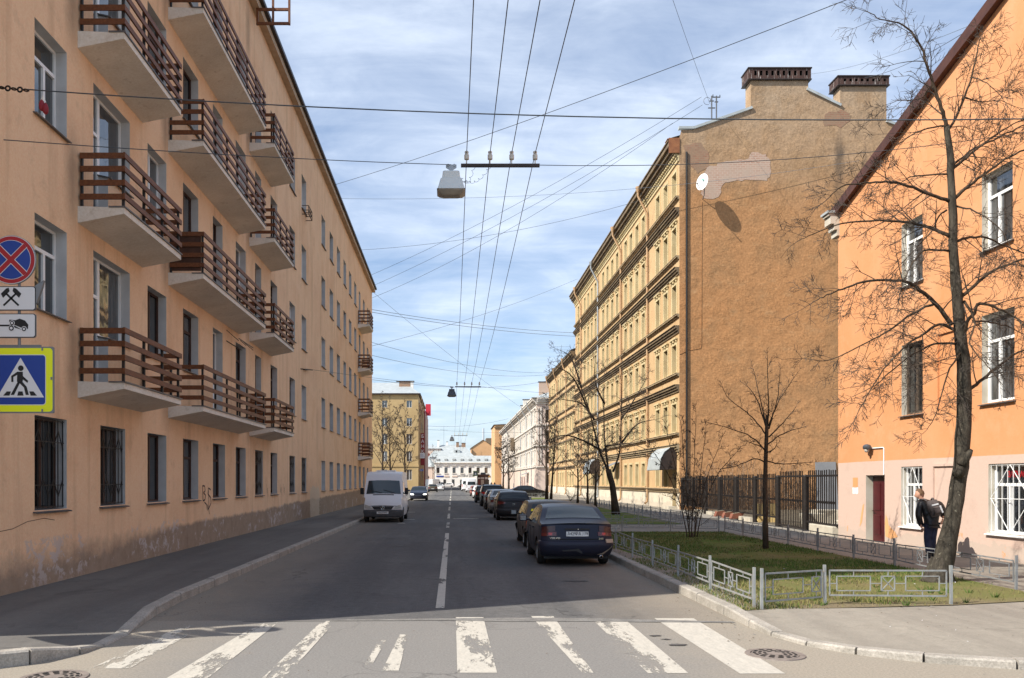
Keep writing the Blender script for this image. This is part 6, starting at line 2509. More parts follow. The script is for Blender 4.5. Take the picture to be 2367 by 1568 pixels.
def person():
    Y = 20.7
    def J(zx, zy, d=0):
        k = (Y + d) / Y
        return Vector(((10.976 + zx * .0017323) * k, Y + d, EYE + (.30 - zy * .0017323) * k))
    base = J(440, 1250)
    base.z = .12
    pel, ch, nk = J(452, 745, 0), J(418, 560, .12), J(322, 432, .22)
    hd, ht = J(292, 365, .24), J(282, 300, .25)
    ls, rs = J(285, 500, .10), J(560, 490, .16)
    le, re_ = J(272, 665, .02), J(622, 600, .22)
    lw, rw = J(318, 835, .06), J(614, 700, .30)
    lh, rh = J(402, 775), J(505, 770)
    lk, rk = J(400, 985, .03), J(468, 975, .0)
    la, ra = J(424, 1185, -.02), J(470, 1180, .10)
    body = skin_obj('person', [pel, ch, nk, J(305, 405, .23), hd, ht, ls, le, lw, rs, re_, rw, lh, lk, la, rh, rk, ra],
                    [(0, 1), (1, 2), (2, 3), (3, 4), (4, 5), (1, 6), (6, 7), (7, 8), (1, 9), (9, 10), (10, 11), (0, 12), (12, 13), (13, 14), (0, 15), (15, 16), (16, 17)],
                    [.10, .11, .055, .056, .085, .06, .05, .035, .025, .05, .035, .025, .07, .045, .03, .07, .045, .03], 'skin', None, 2, base)
    body.location = base
    ORG[body.name] = tuple(base)
    tag(body, 'person in black leather jacket and jeans leaning past the tree with head turned', 'person')
    t = body
    # head: skull, jaw, nose and ears as one surface
    mb = MB()
    hc = J(288, 352, .24)
    f = Vector((-.80, .55, -.22)).normalized()
    s = f.cross(Vector((0, 0, 1))).normalized()
    u = s.cross(f)
    rows = []
    for i in range(13):
        a = -PI / 2 + PI * i / 12
        row = []
        for k in range(20):
            b = 2 * PI * k / 20
            d = f * math.cos(b) * math.cos(a) * .098 + s * math.sin(b) * math.cos(a) * .077 + u * math.sin(a) * .122
            fa = max(0, math.cos(b)) * math.cos(a)
            if a < 0:
                d += f * .016 * fa - s * math.sin(b) * math.cos(a) * .018 * (-a)
            if abs(a + .12) < .25 and abs(math.sin(b)) < .2 and math.cos(b) > 0:
                d += f * .024
            if abs(a) < .3 and abs(math.cos(b)) < .2:
                d += s * math.copysign(.014, math.sin(b))
            if abs(a - .12) < .15 and .25 < abs(math.sin(b)) < .5 and math.cos(b) > 0:
                d -= f * .010
            row.append(hc + d)
        rows.append(row)
    mb.grid(rows, closed=True)
    mb.build('head', 'skin', t, smooth=180)
    mb = MB()
    rows = []
    for i in range(9):
        a = -.25 + (PI / 2 + .25) * i / 8
        row = []
        for k in range(24):
            b = 2 * PI * k / 24
            aa = a
            if math.cos(b) > .15:
                aa = max(a, .55 + .25 * math.cos(b))
            row.append(hc + u * .006 + f * math.cos(b) * math.cos(aa) * .108 + s * math.sin(b) * math.cos(aa) * .087 + u * math.sin(aa) * .134)
        rows.append(row)
    mb.grid(rows, closed=True)
    mb.build('hair', 'hair', t, smooth=180)
    # jacket
    skin_obj('jacket', [J(455, 735), ch, J(330, 450, .2), J(318, 425, .21), ls, le, J(312, 815, .1), rs, re_, J(613, 680, .37), J(452, 650, .05), J(452, 785, 0)],
             [(0, 10), (10, 1), (1, 2), (2, 3), (1, 4), (4, 5), (5, 6), (1, 7), (7, 8), (8, 9), (0, 11)],
             [(.19, .14), (.215, .16), .10, .08, .105, .078, .06, .11, .08, .062, (.175, .135), (.175, .14)], 'leather', t, 2, base)
    # trousers
    skin_obj('trousers', [J(455, 745), J(418, 790), lk, J(424, 1205, -.02), J(492, 785), rk, J(470, 1200, .10)], [(0, 1), (1, 2), (2, 3), (0, 4), (4, 5), (5, 6)],
             [(.13, .11), .115, .095, .082, .11, .09, .078], 'denim', t, 2, base)
    for x, a, lab in ((424, la, 'l'), (470, ra, 'r')):
        mb = MB()
        c = Vector((a.x, a.y, .12))
        rows = []
        for i in range(6):
            fz = i / 5
            w, l = .052 - .012 * fz, .14 - .06 * fz
            rows.append([(c.x + w * math.cos(2 * PI * k / 14) - .01, c.y + .05 * (1 - fz) + l * math.sin(2 * PI * k / 14), .12 + .10 * fz) for k in range(14)])
        mb.grid(rows, closed=True)
        mb.face(rows[0])
        mb.face(rows[-1])
        mb.build('shoe', 'shoe', t, smooth=60)
    # hands with separate curled fingers
    for w, d in ((lw, (J(330, 880, .12) - lw).normalized()), (rw, (J(606, 745, .31) - rw).normalized())):
        sd = d.cross(Vector((0, 1, 0))).normalized()
        bk = sd.cross(d)
        pts, ed, ra2 = [w, w + d * .045, w + d * .085], [(0, 1), (1, 2)], [.022, (.036, .018), (.038, .016)]
        skin_obj('palm', pts, ed, ra2, 'skin', t, 1, base)
        for k, L in enumerate((.066, .075, .07, .055)):
            b = w + d * .085 + sd * (-.028 + k * .019)
            p1 = b + d * L * .5 + bk * .004
            p2 = p1 + d * L * .32 + bk * .016
            p3 = p2 + d * L * .15 + bk * .022
            skin_obj('finger', [b - d * .02, b, p1, p2, p3], [(0, 1), (1, 2), (2, 3), (3, 4)], [.009, .009, .0085, .008, .007], 'skin', t, 1, base)
        b = w + d * .03 + sd * .03
        skin_obj('thumb', [w + d * .02 + sd * .012, b, b + d * .03 + sd * .012 + bk * .01, b + d * .052 + sd * .008 + bk * .02], [(0, 1), (1, 2), (2, 3)], [.012, .011, .0095, .008], 'skin', t, 1, base)
    # backpack
    pk = thing('backpack', 'grey brown backpack with pale reflective strips on the back of the leaning person', 'backpack', J(470, 690, -.12))
    top, bot = J(405, 452, .0), J(470, 680, -.04)
    ax = (bot - top)
    L = ax.length
    ax.normalize()
    rgt = Vector((1, .1, 0)).cross(Vector((0, -1, 0)))
    rt = ax.cross(Vector((0, 1, 0))).normalized()
    if rt.x < 0:
        rt = -rt
    bk = Vector((0, -1, .15)).normalized()
    rows = []
    for i in range(9):
        fz = i / 8
        w = .122 * (.66 + .46 * math.sin(PI * (.18 + .70 * fz)))
        dd = .17 * (.35 + .75 * math.sin(PI * (.12 + .74 * fz)))
        c = top + ax * L * fz
        row = []
        for k in range(16):
            b = 2 * PI * k / 16
            cu, su = math.cos(b), math.sin(b)
            e = .6
            row.append(c + rt * w * math.copysign(abs(cu) ** e, cu) + bk * (.09 + dd * .5 + dd * .5 * math.copysign(abs(su) ** e, su)))
        rows.append(row)
    mb = MB()
    mb.grid(rows, closed=True)
    mb.face(rows[0])
    mb.face(rows[-1])
    mb.build('pack_body', 'packcloth', pk, smooth=50)
    mb = MB()
    pr = [[p + bk * .02 * (1 if 0 < i < 4 else 0) for p in [top + ax * L * (.34 + .15 * i) + rt * w2 + bk * (.255 + (.05 if 0 < i < 4 else -.03)) for w2 in (-.09, -.045, .045, .09)]] for i in range(5)]
    mb.grid(pr)
    mb.build('front_pocket', 'packcloth', pk, smooth=40)
    for a, b in ((top + ax * L * .30 + rt * -.09 + bk * .268, top + ax * L * .30 + rt * .07 + bk * .268), (top + ax * L * .42 + rt * .06 + bk * .335, top + ax * L * .86 + rt * .085 + bk * .325)):
        mb = MB()
        mb.bar(a, b, .035, .012, up=bk)
        mb.build('reflective_strip', 'reflex', pk)
    for sx, sh in ((-1, ls), (1, rs)):
        mb = MB()
        a = top + rt * sx * .08 + bk * .10
        b = sh.lerp(nk, .45) + Vector((0, -.02, .075))
        c = sh.lerp(nk, .35) + Vector((0, .09, .04))
        mb.tube([a, a.lerp(b, .5) + Vector((0, -.02, .02)), b, c], [.022, .024, .024, .02], 6)
        mb.build('shoulder_strap', 'packcloth', pk, smooth=60)
# ------------------------------------------------------------------ vehicles (local axes: x across, y forwards from the rear bumper, z up)
TYPES = {
    'sedan': dict(W=1.74, H=1.41, zb=.93, tum=.25, rc=.17, zs=.24, wheels=(.92, 3.52), R=.305,
                  chain=[(.05, .99), (.50, 1.03), (.64, 1.055), (1.26, 1.365), (1.65, 1.405), (2.35, 1.41), (2.72, 1.36), (3.36, 1.0), (3.6, .95), (4.2, .83), (4.45, .70)],
                  rw=(.68, 1.24), ws=(2.76, 3.33), side=[((1.02, 1.52, .97), (1.34, 1.56, 1.30)), ((1.58, 2.42, .965), (1.62, 2.36, 1.325)), ((2.48, 3.12, .96), (2.44, 2.72, 1.31))]),
    'boxhatch': dict(W=1.66, H=1.40, zb=.90, tum=.22, rc=.09, zs=.26, wheels=(.72, 3.18), R=.285,
                     chain=[(.03, .90), (.10, .95), (.55, 1.33), (.72, 1.375), (1.3, 1.40), (1.95, 1.39), (2.2, 1.355), (2.85, .95), (3.2, .90), (3.85, .78), (3.98, .68)],
                     rw=(.14, .52), ws=(2.24, 2.82), side=[((.55, .92, .95), (.74, .95, 1.28)), ((.98, 1.75, .94), (1.0, 1.72, 1.30)), ((1.80, 2.60, .93), (1.77, 2.2, 1.29))]),
    'hatch': dict(W=1.78, H=1.49, zb=.98, tum=.26, rc=.16, zs=.24, wheels=(.78, 3.42), R=.31,
                  chain=[(.03, .98), (.08, 1.04), (.40, 1.38), (.55, 1.44), (1.2, 1.485), (1.9, 1.48), (2.3, 1.42), (3.1, 1.03), (3.4, .97), (4.0, .82), (4.25, .70)],
                  rw=(.11, .38), ws=(2.36, 3.05), side=[((.62, .98, 1.08), (.76, 1.02, 1.34)), ((1.04, 1.85, 1.03), (1.08, 1.82, 1.38)), ((1.90, 2.8, 1.0), (1.87, 2.35, 1.37))]),
    'estate': dict(W=1.80, H=1.50, zb=.95, tum=.22, rc=.12, zs=.24, wheels=(.95, 3.70), R=.31,
                   chain=[(.03, .95), (.06, 1.0), (.30, 1.40), (.45, 1.46), (1.4, 1.50), (2.2, 1.49), (2.55, 1.44), (3.3, 1.0), (3.6, .95), (4.4, .83), (4.65, .70)],
                   rw=(.09, .28), ws=(2.6, 3.26), side=[((.42, 1.18, 1.0), (.56, 1.2, 1.38)), ((1.24, 2.02, .99), (1.26, 2.0, 1.39)), ((2.08, 2.98, .98), (2.05, 2.52, 1.38))]),
    'suv': dict(W=1.86, H=1.72, zb=1.08, tum=.20, rc=.13, zs=.32, wheels=(.88, 3.55), R=.36,
                chain=[(.03, 1.05), (.07, 1.1), (.30, 1.58), (.44, 1.66), (1.4, 1.72), (2.2, 1.71), (2.6, 1.64), (3.35, 1.15), (3.6, 1.08), (4.3, .96), (4.5, .80)],
                rw=(.10, .28), ws=(2.66, 3.3), side=[((.42, 1.15, 1.16), (.54, 1.17, 1.58)), ((1.22, 2.0, 1.14), (1.24, 1.98, 1.59)), ((2.06, 2.95, 1.13), (2.03, 2.55, 1.58))]),
    'van': dict(W=1.95, H=2.48, zb=1.25, tum=.10, rc=.10, zs=.30, wheels=(1.15, 4.70), R=.34,
                chain=[(.03, 2.34), (.12, 2.42), (1.2, 2.47), (3.4, 2.48), (4.15, 2.45), (4.45, 2.34), (4.66, 2.05), (5.10, 1.33), (5.30, 1.18), (5.48, .92), (5.55, .80)],
                rw=None, ws=(4.68, 5.08), side=[((3.72, 4.72, 1.32), (3.74, 4.44, 1.95))]),
}


class Shell:
    def __init__(s, T):
        s.T = T
        ch = []
        c = T['chain']
        for (a, b), (d, e) in zip(c, c[1:]):
            n = max(2, int(math.hypot(d - a, e - b) / .11))
            ch += [(a + (d - a) * i / n, b + (e - b) * i / n) for i in range(n)]
        ch.append(c[-1])
        for _ in range(2):
            ch = [ch[0]] + [(ch[i][0], ch[i][1] * .5 + (ch[i - 1][1] + ch[i + 1][1]) * .25) for i in range(1, len(ch) - 1)] + [ch[-1]]
        s.ch = ch
        s.y0, s.y1 = ch[0][0], ch[-1][0]

    def w(s, z, y):
        T = s.T
        h = T['W'] / 2
        h *= 1 - .045 * math.exp(-(y - s.y0) / .5) - .07 * math.exp(-(s.y1 - y) / .6)
        if z < .62:
            h *= 1 - .07 * ((.62 - z) / .4) ** 2
        if z > T['zb']:
            f = (z - T['zb']) / (T['H'] - T['zb'])
            h *= 1 - T['tum'] * f ** 1.15
        elif z > .62:
            h *= 1 - .025 * ((z - .62) / .35) ** 2
        return h

    def yr(s, z):
        """rear fascia relief: bumper out, panel in"""
        z0 = s.ch[0][1]
        f = (z - .3) / max(.1, z0 - .3)
        return -.045 * math.sin(PI * min(1, max(0, f)) ** .6) * (1 if f > 0 else 0) + .07 * max(0, (.34 - z) / .1) ** 1.5

    def er(s, y):
        return math.exp(-(y - s.y0) / .28)

    def ef(s, y):
        return math.exp(-(s.y1 - y) / .3)

    def side(s, sg, y, z, off=0):
        T = s.T
        yy = y + s.er(y) * (T['rc'] + s.yr(z)) - s.ef(y) * (T['rc'] * 1.3 - .03)
        return (sg * (s.w(z, y) + off), yy, z)

    def rear(s, t, z, off=0):
        return (t * s.w(z, s.y0) * (1 + off * .6), s.y0 + s.T['rc'] * abs(t) ** 4 + s.yr(z) - off, z)

    def front(s, t, z, off=0):
        return (t * s.w(z, s.y1) * (1 + off * .6), s.y1 - (s.T['rc'] * 1.3) * abs(t) ** 3 + .03 * abs(t) ** 3 + off, z)

    def zt(s, y):
        c = s.ch
        if y <= c[0][0]:
            return c[0][1]
        for (a, b), (d, e) in zip(c, c[1:]):
            if a <= y <= d:
                return b + (e - b) * (y - a) / max(1e-6, d - a)
        return c[-1][1]

    def top(s, y, t, off=0):
        z = s.zt(y)
        dz = (s.zt(y + .03) - s.zt(y - .03)) / .06
        L = math.hypot(1, dz)
        x = t * s.w(z, y)
        yy = y + s.er(y) * s.T['rc'] * abs(t) ** 4 - s.ef(y) * (s.T['rc'] * 1.3 - .03) * abs(t) ** 3
        cr = .035 * (1 - t * t)
        # the glass bows rearwards or forwards in plan
        bow = .10 * t * t * (1 if dz > .25 else (-1 if dz < -.25 else 0)) * .0
        return (x, yy + bow - dz / L * off, z + cr + off / L)

    def zbot(s, y):
        T = s.T
        z = T['zs']
        for yc in T['wheels']:
            r = T['R'] + .065
            d = abs(y - yc)
            if d < r:
                z = max(z, T['R'] + math.sqrt(r * r - d * d))
        return z

    def body(s):
        mb = MB()
        T = s.T
        ts = [-1, -.94, -.84, -.68, -.5, -.25, 0, .25, .5, .68, .84, .94, 1]
        ys = [p[0] for p in s.ch]
        extra = []
        for yc in T['wheels']:
            r = T['R'] + .065
            extra += [yc + r * math.cos(PI * k / 10) for k in range(11)] + [yc - r - .004, yc + r + .004]
        sy = sorted(set([round(y, 4) for y in ys + extra if s.y0 <= y <= s.y1]))
        def zl(y):
            zt, zb = s.zt(y), s.zbot(y)
            m = min(T['zb'], zt)
            m = max(m, zb)
            return [zb + (m - zb) * i / 6 for i in range(6)] + [m + (zt - m) * i / 4 for i in range(5)]
        for sg in (-1, 1):
            mb.grid([[s.side(sg, y, z) for z in zl(y)] for y in sy])
        zr = zl(sy[0])
        mb.grid([[s.rear(t, z) for t in ts] for z in zr])
        zf = zl(sy[-1])
        mb.grid([[s.front(t, z) for t in ts] for z in zf])
        mb.grid([[s.top(y, t) for t in ts] for y in sy])
        return mb


def patch(f, a, b, c, d, off, nu=6, nv=5, skirt=.02):
    """panel on a shell surface: f(u, v, off) over a four-cornered field, with a returned edge"""
    mb = MB()
    rows = []
    for j in range(nv + 1):
        v = j / nv
        row = []
        for i in range(nu + 1):
            u = i / nu
            p = [(a[k] * (1 - u) + b[k] * u) * (1 - v) + (d[k] * (1 - u) + c[k] * u) * v for k in (0, 1)]
            row.append(p)
        rows.append(row)
    out = [[f(p[0], p[1], off) for p in r] for r in rows]
    mb.grid(out)
    if skirt:
        rim = rows[0] + [r[-1] for r in rows[1:]] + rows[-1][-2::-1] + [r[0] for r in rows[-2:0:-1]]
        o = [f(p[0], p[1], off) for p in rim]
        i = [f(p[0], p[1], off - skirt) for p in rim]
        mb.grid([o + o[:1], i + i[:1]])
    return mb


def wheel(t, x, y, rad, sg, rim='rim', spokes=5, detail=True):
    mb = MB()
    w = .095
    mb.lathe([(rad * .62, -w), (rad * .9, -w), (rad * .985, -w * .7), (rad, 0), (rad * .985, w * .7), (rad * .9, w), (rad * .62, w)], (x, y, rad), 'x', 28)
    tyre = mb.build('tyre', 'tyre', t, smooth=50, local=True)
    mb = MB()
    o = sg * w * .75
    mb.lathe([(rad * .63, sg * w * .95), (rad * .58, sg * w * .98), (rad * .55, o), (rad * .5, o - sg * .03), (.0, o - sg * .035)], (x, y, rad), 'x', 24)
    if detail:
        for k in range(spokes):
            a = 2 * PI * k / spokes + .3
            c = (x + o, y + rad * .1 * math.cos(a), rad + rad * .1 * math.sin(a))
            d = (x + o, y + rad * .57 * math.cos(a), rad + rad * .57 * math.sin(a))
            mb.bar(c, d, .055, .02, up=(1, 0, 0))
        mb.lathe([(rad * .16, 0), (rad * .14, sg * .015), (0, sg * .018)], (x + o, y, rad), 'x', 12)
    mb.build('rim', rim, tyre, smooth=40, local=True)


def vehicle(name, label, cat, kind, loc, paint, rot=0, group=None, detail=2, plate=None, wheelm='rim', glassm='carglass', lights=None, bumper=None, scale=1.0, roofrails=False, headlit=False, lampm='redlens', rearwin=None):
    T = TYPES[kind]
    s = Shell(T)
    t = thing(name, label, cat, loc, rot, group)
    if scale != 1.0:
        t.scale = (scale, scale, scale)
    s.body().build('body', paint, t, smooth=38, local=True, weld=True)
    B = lambda nm, mb, m, par=None, **k: mb.build(nm, m, par or t, smooth=45, local=True, **k)
    # underbody closes the inside
    mb = MB()
    W = T['W'] / 2
    mb.box(-W * .86, W * .86, .25, s.y1 - .3, T['zs'] - .06, T['zs'] + .02)
    for yc in T['wheels']:
        mb.box(-W * .95 + .02, W * .95 - .02, yc - T['R'] - .03, yc + T['R'] + .03, T['zs'], T['R'] * 2 + .02)
    B('underbody', mb, 'trim')
    zb, H = T['zb'], T['H']
    # glass
    if T['rw']:
        a, b = T['rw']
        mb = patch(s.top, (a, -.84), (a, .84), (b, .80), (b, -.80), .008, 8, 6, .02)
        B('rear_window', mb, glassm)
    elif rearwin:
        mb = patch(s.rear, (-.78, 1.35), (.78, 1.35), (.74, 1.95), (-.74, 1.95), .008, 6, 3)
        B('rear_window', mb, glassm)
    a, b = T['ws']
    mb = patch(s.top, (a, -.84), (a, .84), (b, .90), (b, -.90), .008, 8, 6, .02)
    B('windshield', mb, glassm)
    for sg in (-1, 1):
        for (ya, yb, z0), (yc, yd, z1) in T['side']:
            mb = patch(lambda y, z, o, sg=sg: s.side(sg, y, z, o), (ya, z0), (yb, z0), (yd, z1), (yc, z1), .006, 3, 3, .015)
            B('side_window', mb, glassm)
    # bumpers wrap round the ends
    bm = bumper or paint
    bz0, bz1 = (.25, .60) if kind != 'van' else (.28, .62)
    for end in ('rear', 'front'):
        mb = MB()
        if end == 'rear':
            def prof(z, o):
                return [s.side(-1, y, z, o) for y in (.38, .2, .1)] + [s.rear(q, z, o) for q in (-1, -.9, -.75, -.5, -.2, .2, .5, .75, .9, 1)] + [s.side(1, y, z, o) for y in (.1, .2, .38)]
        else:
            yy = s.y1
            def prof(z, o):
                return [s.side(-1, y, z, o) for y in (yy - .38, yy - .2, yy - .1)] + [s.front(q, z, o) for q in (-1, -.9, -.75, -.5, -.2, .2, .5, .75, .9, 1)] + [s.side(1, y, z, o) for y in (yy - .1, yy - .2, yy - .38)]
        mb.grid([prof(bz0, -.02), prof(bz0 + .02, .02), prof(bz0 + .12, .035), prof(bz1 - .10, .05), prof(bz1 - .03, .045), prof(bz1, .02), prof(bz1 + .015, -.01)])
        B(end + '_bumper', mb, bm)
    # lamps
    lts = lights or [(.62, .70, .97, .92, lampm)]
    for sg in (-1, 1):
        for q in lts:
            t0, z0, t1, z1, m = q[:5]
            zz0, zz1 = q[5:7] if len(q) > 5 else (z0, z1)
            mb = patch(s.rear, (sg * t0, z0), (sg * t1, zz0), (sg * t1, zz1), (sg * t0, z1), .012, 6, 3, .02)
            B('tail_lamp', mb, m)
        if kind == 'van':
            hp = ((.55, .66), (.97, .70), (.97, .88), (.70, .80))
        else:
            hp = ((.55, .58), (.96, .60), (.96, .72), (.60, .69))
        mb = patch(s.front, *[(sg * p[0], p[1]) for p in hp], .014, 5, 3, .02)
        B('headlamp', mb, 'headlens' if not headlit else 'headlit')
        for wy in T['wheels']:
            wheel(t, sg * (W - .115), wy, T['R'], sg, wheelm, detail=detail > 0)
        if detail > 0:
            ya = T['side'][-1][0][1] - .12 if kind != 'van' else 4.62
            zz = zb + .03 if kind != 'van' else 1.38
            x = sg * s.w(zz, ya)
            mb = MB()
            h = .15 if kind != 'van' else .30
            d = .20 if kind != 'van' else .17
            mb.box(x + sg * .06 - (0 if sg > 0 else d), x + sg * .06 + (d if sg > 0 else 0), ya - .05, ya + .06, zz - .02, zz + h)
            mb.bar((x - sg * .02, ya, zz + .03), (x + sg * .08, ya, zz + .03), .05)
            mir = mb.build('mirror', 'trim' if kind == 'van' or bumper else paint, t, local=True, bevel=.025, smooth=40)
            mb = MB()
            xx0, xx1 = sorted((x + sg * .085, x + sg * (.06 + d - .025)))
            mb.box(xx0, xx1, ya - .054, ya - .046, zz + .005, zz + h - .025)
            mb.build('mirror_glass', 'tin', mir, local=True)
        if detail > 1 and kind != 'van':
            for k in (0, 1):
                yh = T['side'][1 + k][0][0] + .12
                mb = MB()
                p = s.side(sg, yh, zb - .08, .012)
                q = s.side(sg, yh + .18, zb - .08, .012)
                mb.bar(p, q, .03, .035)
                B('door_handle', mb, 'trim' if bumper else paint)
            # door seams
            mb = MB()
            for yh in (T['side'][1][0][0] - .03, T['side'][1][0][1] + .03, T['side'][2][0][1] + .02):
                for z0 in range(6):
                    za, zc = T['zs'] + .12 + z0 * .1, T['zs'] + .12 + (z0 + 1) * .1
                    if zc < zb:
                        mb.bar(s.side(sg, yh, za, .001), s.side(sg, yh, zc, .001), .008, .008)
            B('door_seam', mb, 'black')
    if detail > 1:
        mb = MB()
        mb.grid([[s.rear(q, z, .006) for q in (-.60, -.3, 0, .3, .60)] for z in (bz1 + .04, bz1 + .06)]) if kind != 'van' else None
        if mb.f:
            B('boot_seam', mb, 'black')
    # plates
    if plate:
        zc, txt = plate
        mb = patch(s.rear, (-.31, zc - .057), (.31, zc - .057), (.31, zc + .057), (-.31, zc + .057), .022, 4, 1, .03)
        p = B('number_plate', mb, 'plate')
        yb = s.rear(0, zc, .024)[1]
        if txt:
            main, reg = txt
            text_mesh(main, .105, lambda u, v, n: (u - .075, yb - .002 - n, zc + v), p, 'plate_lettering', 'ink', .002, True, .0, .86)
            text_mesh(reg, .085, lambda u, v, n: (u + .19, yb - .002 - n, zc + .008 + v), p, 'plate_lettering', 'ink', .002, True, .0, .9)
            mb = MB()
            for x0, x1, z0, z1 in ((-.258, .258, -.0545, -.052), (-.258, .258, .052, .0545), (.117, .120, -.05, .05)):
                mb.box(x0, x1, yb - .003, yb - .001, zc + z0, zc + z1)
            mb.build('plate_border', 'ink', p, local=True)
    if roofrails:
        for sg in (-1, 1):
            mb = MB()
            x = sg * s.w(H - .02, 1.3) * .93
            mb.tube([(x, .6, H - .03), (x, .75, H + .04), (x, 2.1, H + .05), (x, 2.3, H - .02)], .02, 6)
            B('roof_rail', mb, 'trim')
    return t, s, B


def extras_sedan(t, s, B):
    # dark strip under the lip, writing, exhaust, wiper, rubbed bumper corner, broken reflector
    mb = patch(s.rear, (-.36, .862), (.36, .862), (.34, .90), (-.34, .90), .02, 4, 1, .03)
    B('lid_handle_strip', mb, 'trim')
    mb = MB()
    mb.lathe([(0, 0), (.012, 0)], (0.02, s.rear(0, .885, .026)[1], .882), 'y', 8)
    B('lock', mb, 'chrome')
    y = s.rear(.62, .66, .012)[1]
    text_mesh('VOLVO', .058, lambda u, v, n: (-.52 + u * 1.25, s.rear(min(.99, abs(-.52 + u * 1.25) / .8), .66, .012)[1] - n, .675 + v), t, 'badge_lettering', 'chrome', .002, True, .002)
    text_mesh('S40', .06, lambda u, v, n: (.56 + u * 1.3, s.rear(min(.99, abs(.56 + u * 1.3) / .8), .66, .012)[1] - n, .66 + v), t, 'badge_lettering', 'chrome', .002, True, .002)
    mb = MB()
    mb.lathe([(.040, .12), (.042, -.03), (.034, -.035), (.030, .1)], (.56, .06, .235), 'y', 14)
    B('exhaust', mb, 'chrome')
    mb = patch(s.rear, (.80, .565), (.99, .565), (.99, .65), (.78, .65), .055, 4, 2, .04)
    B('reflector_patch', mb, plain('pale_filler', (.50, .36, .27), .6))  # pale beige patch on the bumper corner
    mb = MB()
    mb.face([s.rear(u, z, .056) for u, z in ((.55, .29), (.70, .33), (.88, .42), (.97, .50), (.97, .46), (.86, .38), (.74, .29))])
    B('scuffed_corner', mb, plain('scuffed_plastic', (.28, .23, .18), .8))
    mb = MB()
    mb.face([s.rear(u, z, .0565) for u, z in ((-.45, .40), (-.1, .42), (.02, .44), (.12, .36), (.14, .31), (.06, .34), (-.05, .38), (-.4, .37))])
    B('dirt_smear', mb, plain('dry_mud', (.045, .043, .045), .8))
    for sg in (-1, 1):
        mb = MB()
        mb.lathe([(0, .30), (.10, .28), (.13, .20), (.14, 0)], (sg * .33, 2.1, .92), n=12)
        # head restraints read through the glass only as tone: kept inside
        B('head_restraint', mb, 'trim')
    mb = MB()
    mb.bar((.0, .66, 1.06), (.0, .62, 1.09), .02)
    B('washer_nozzle', mb, 'trim')


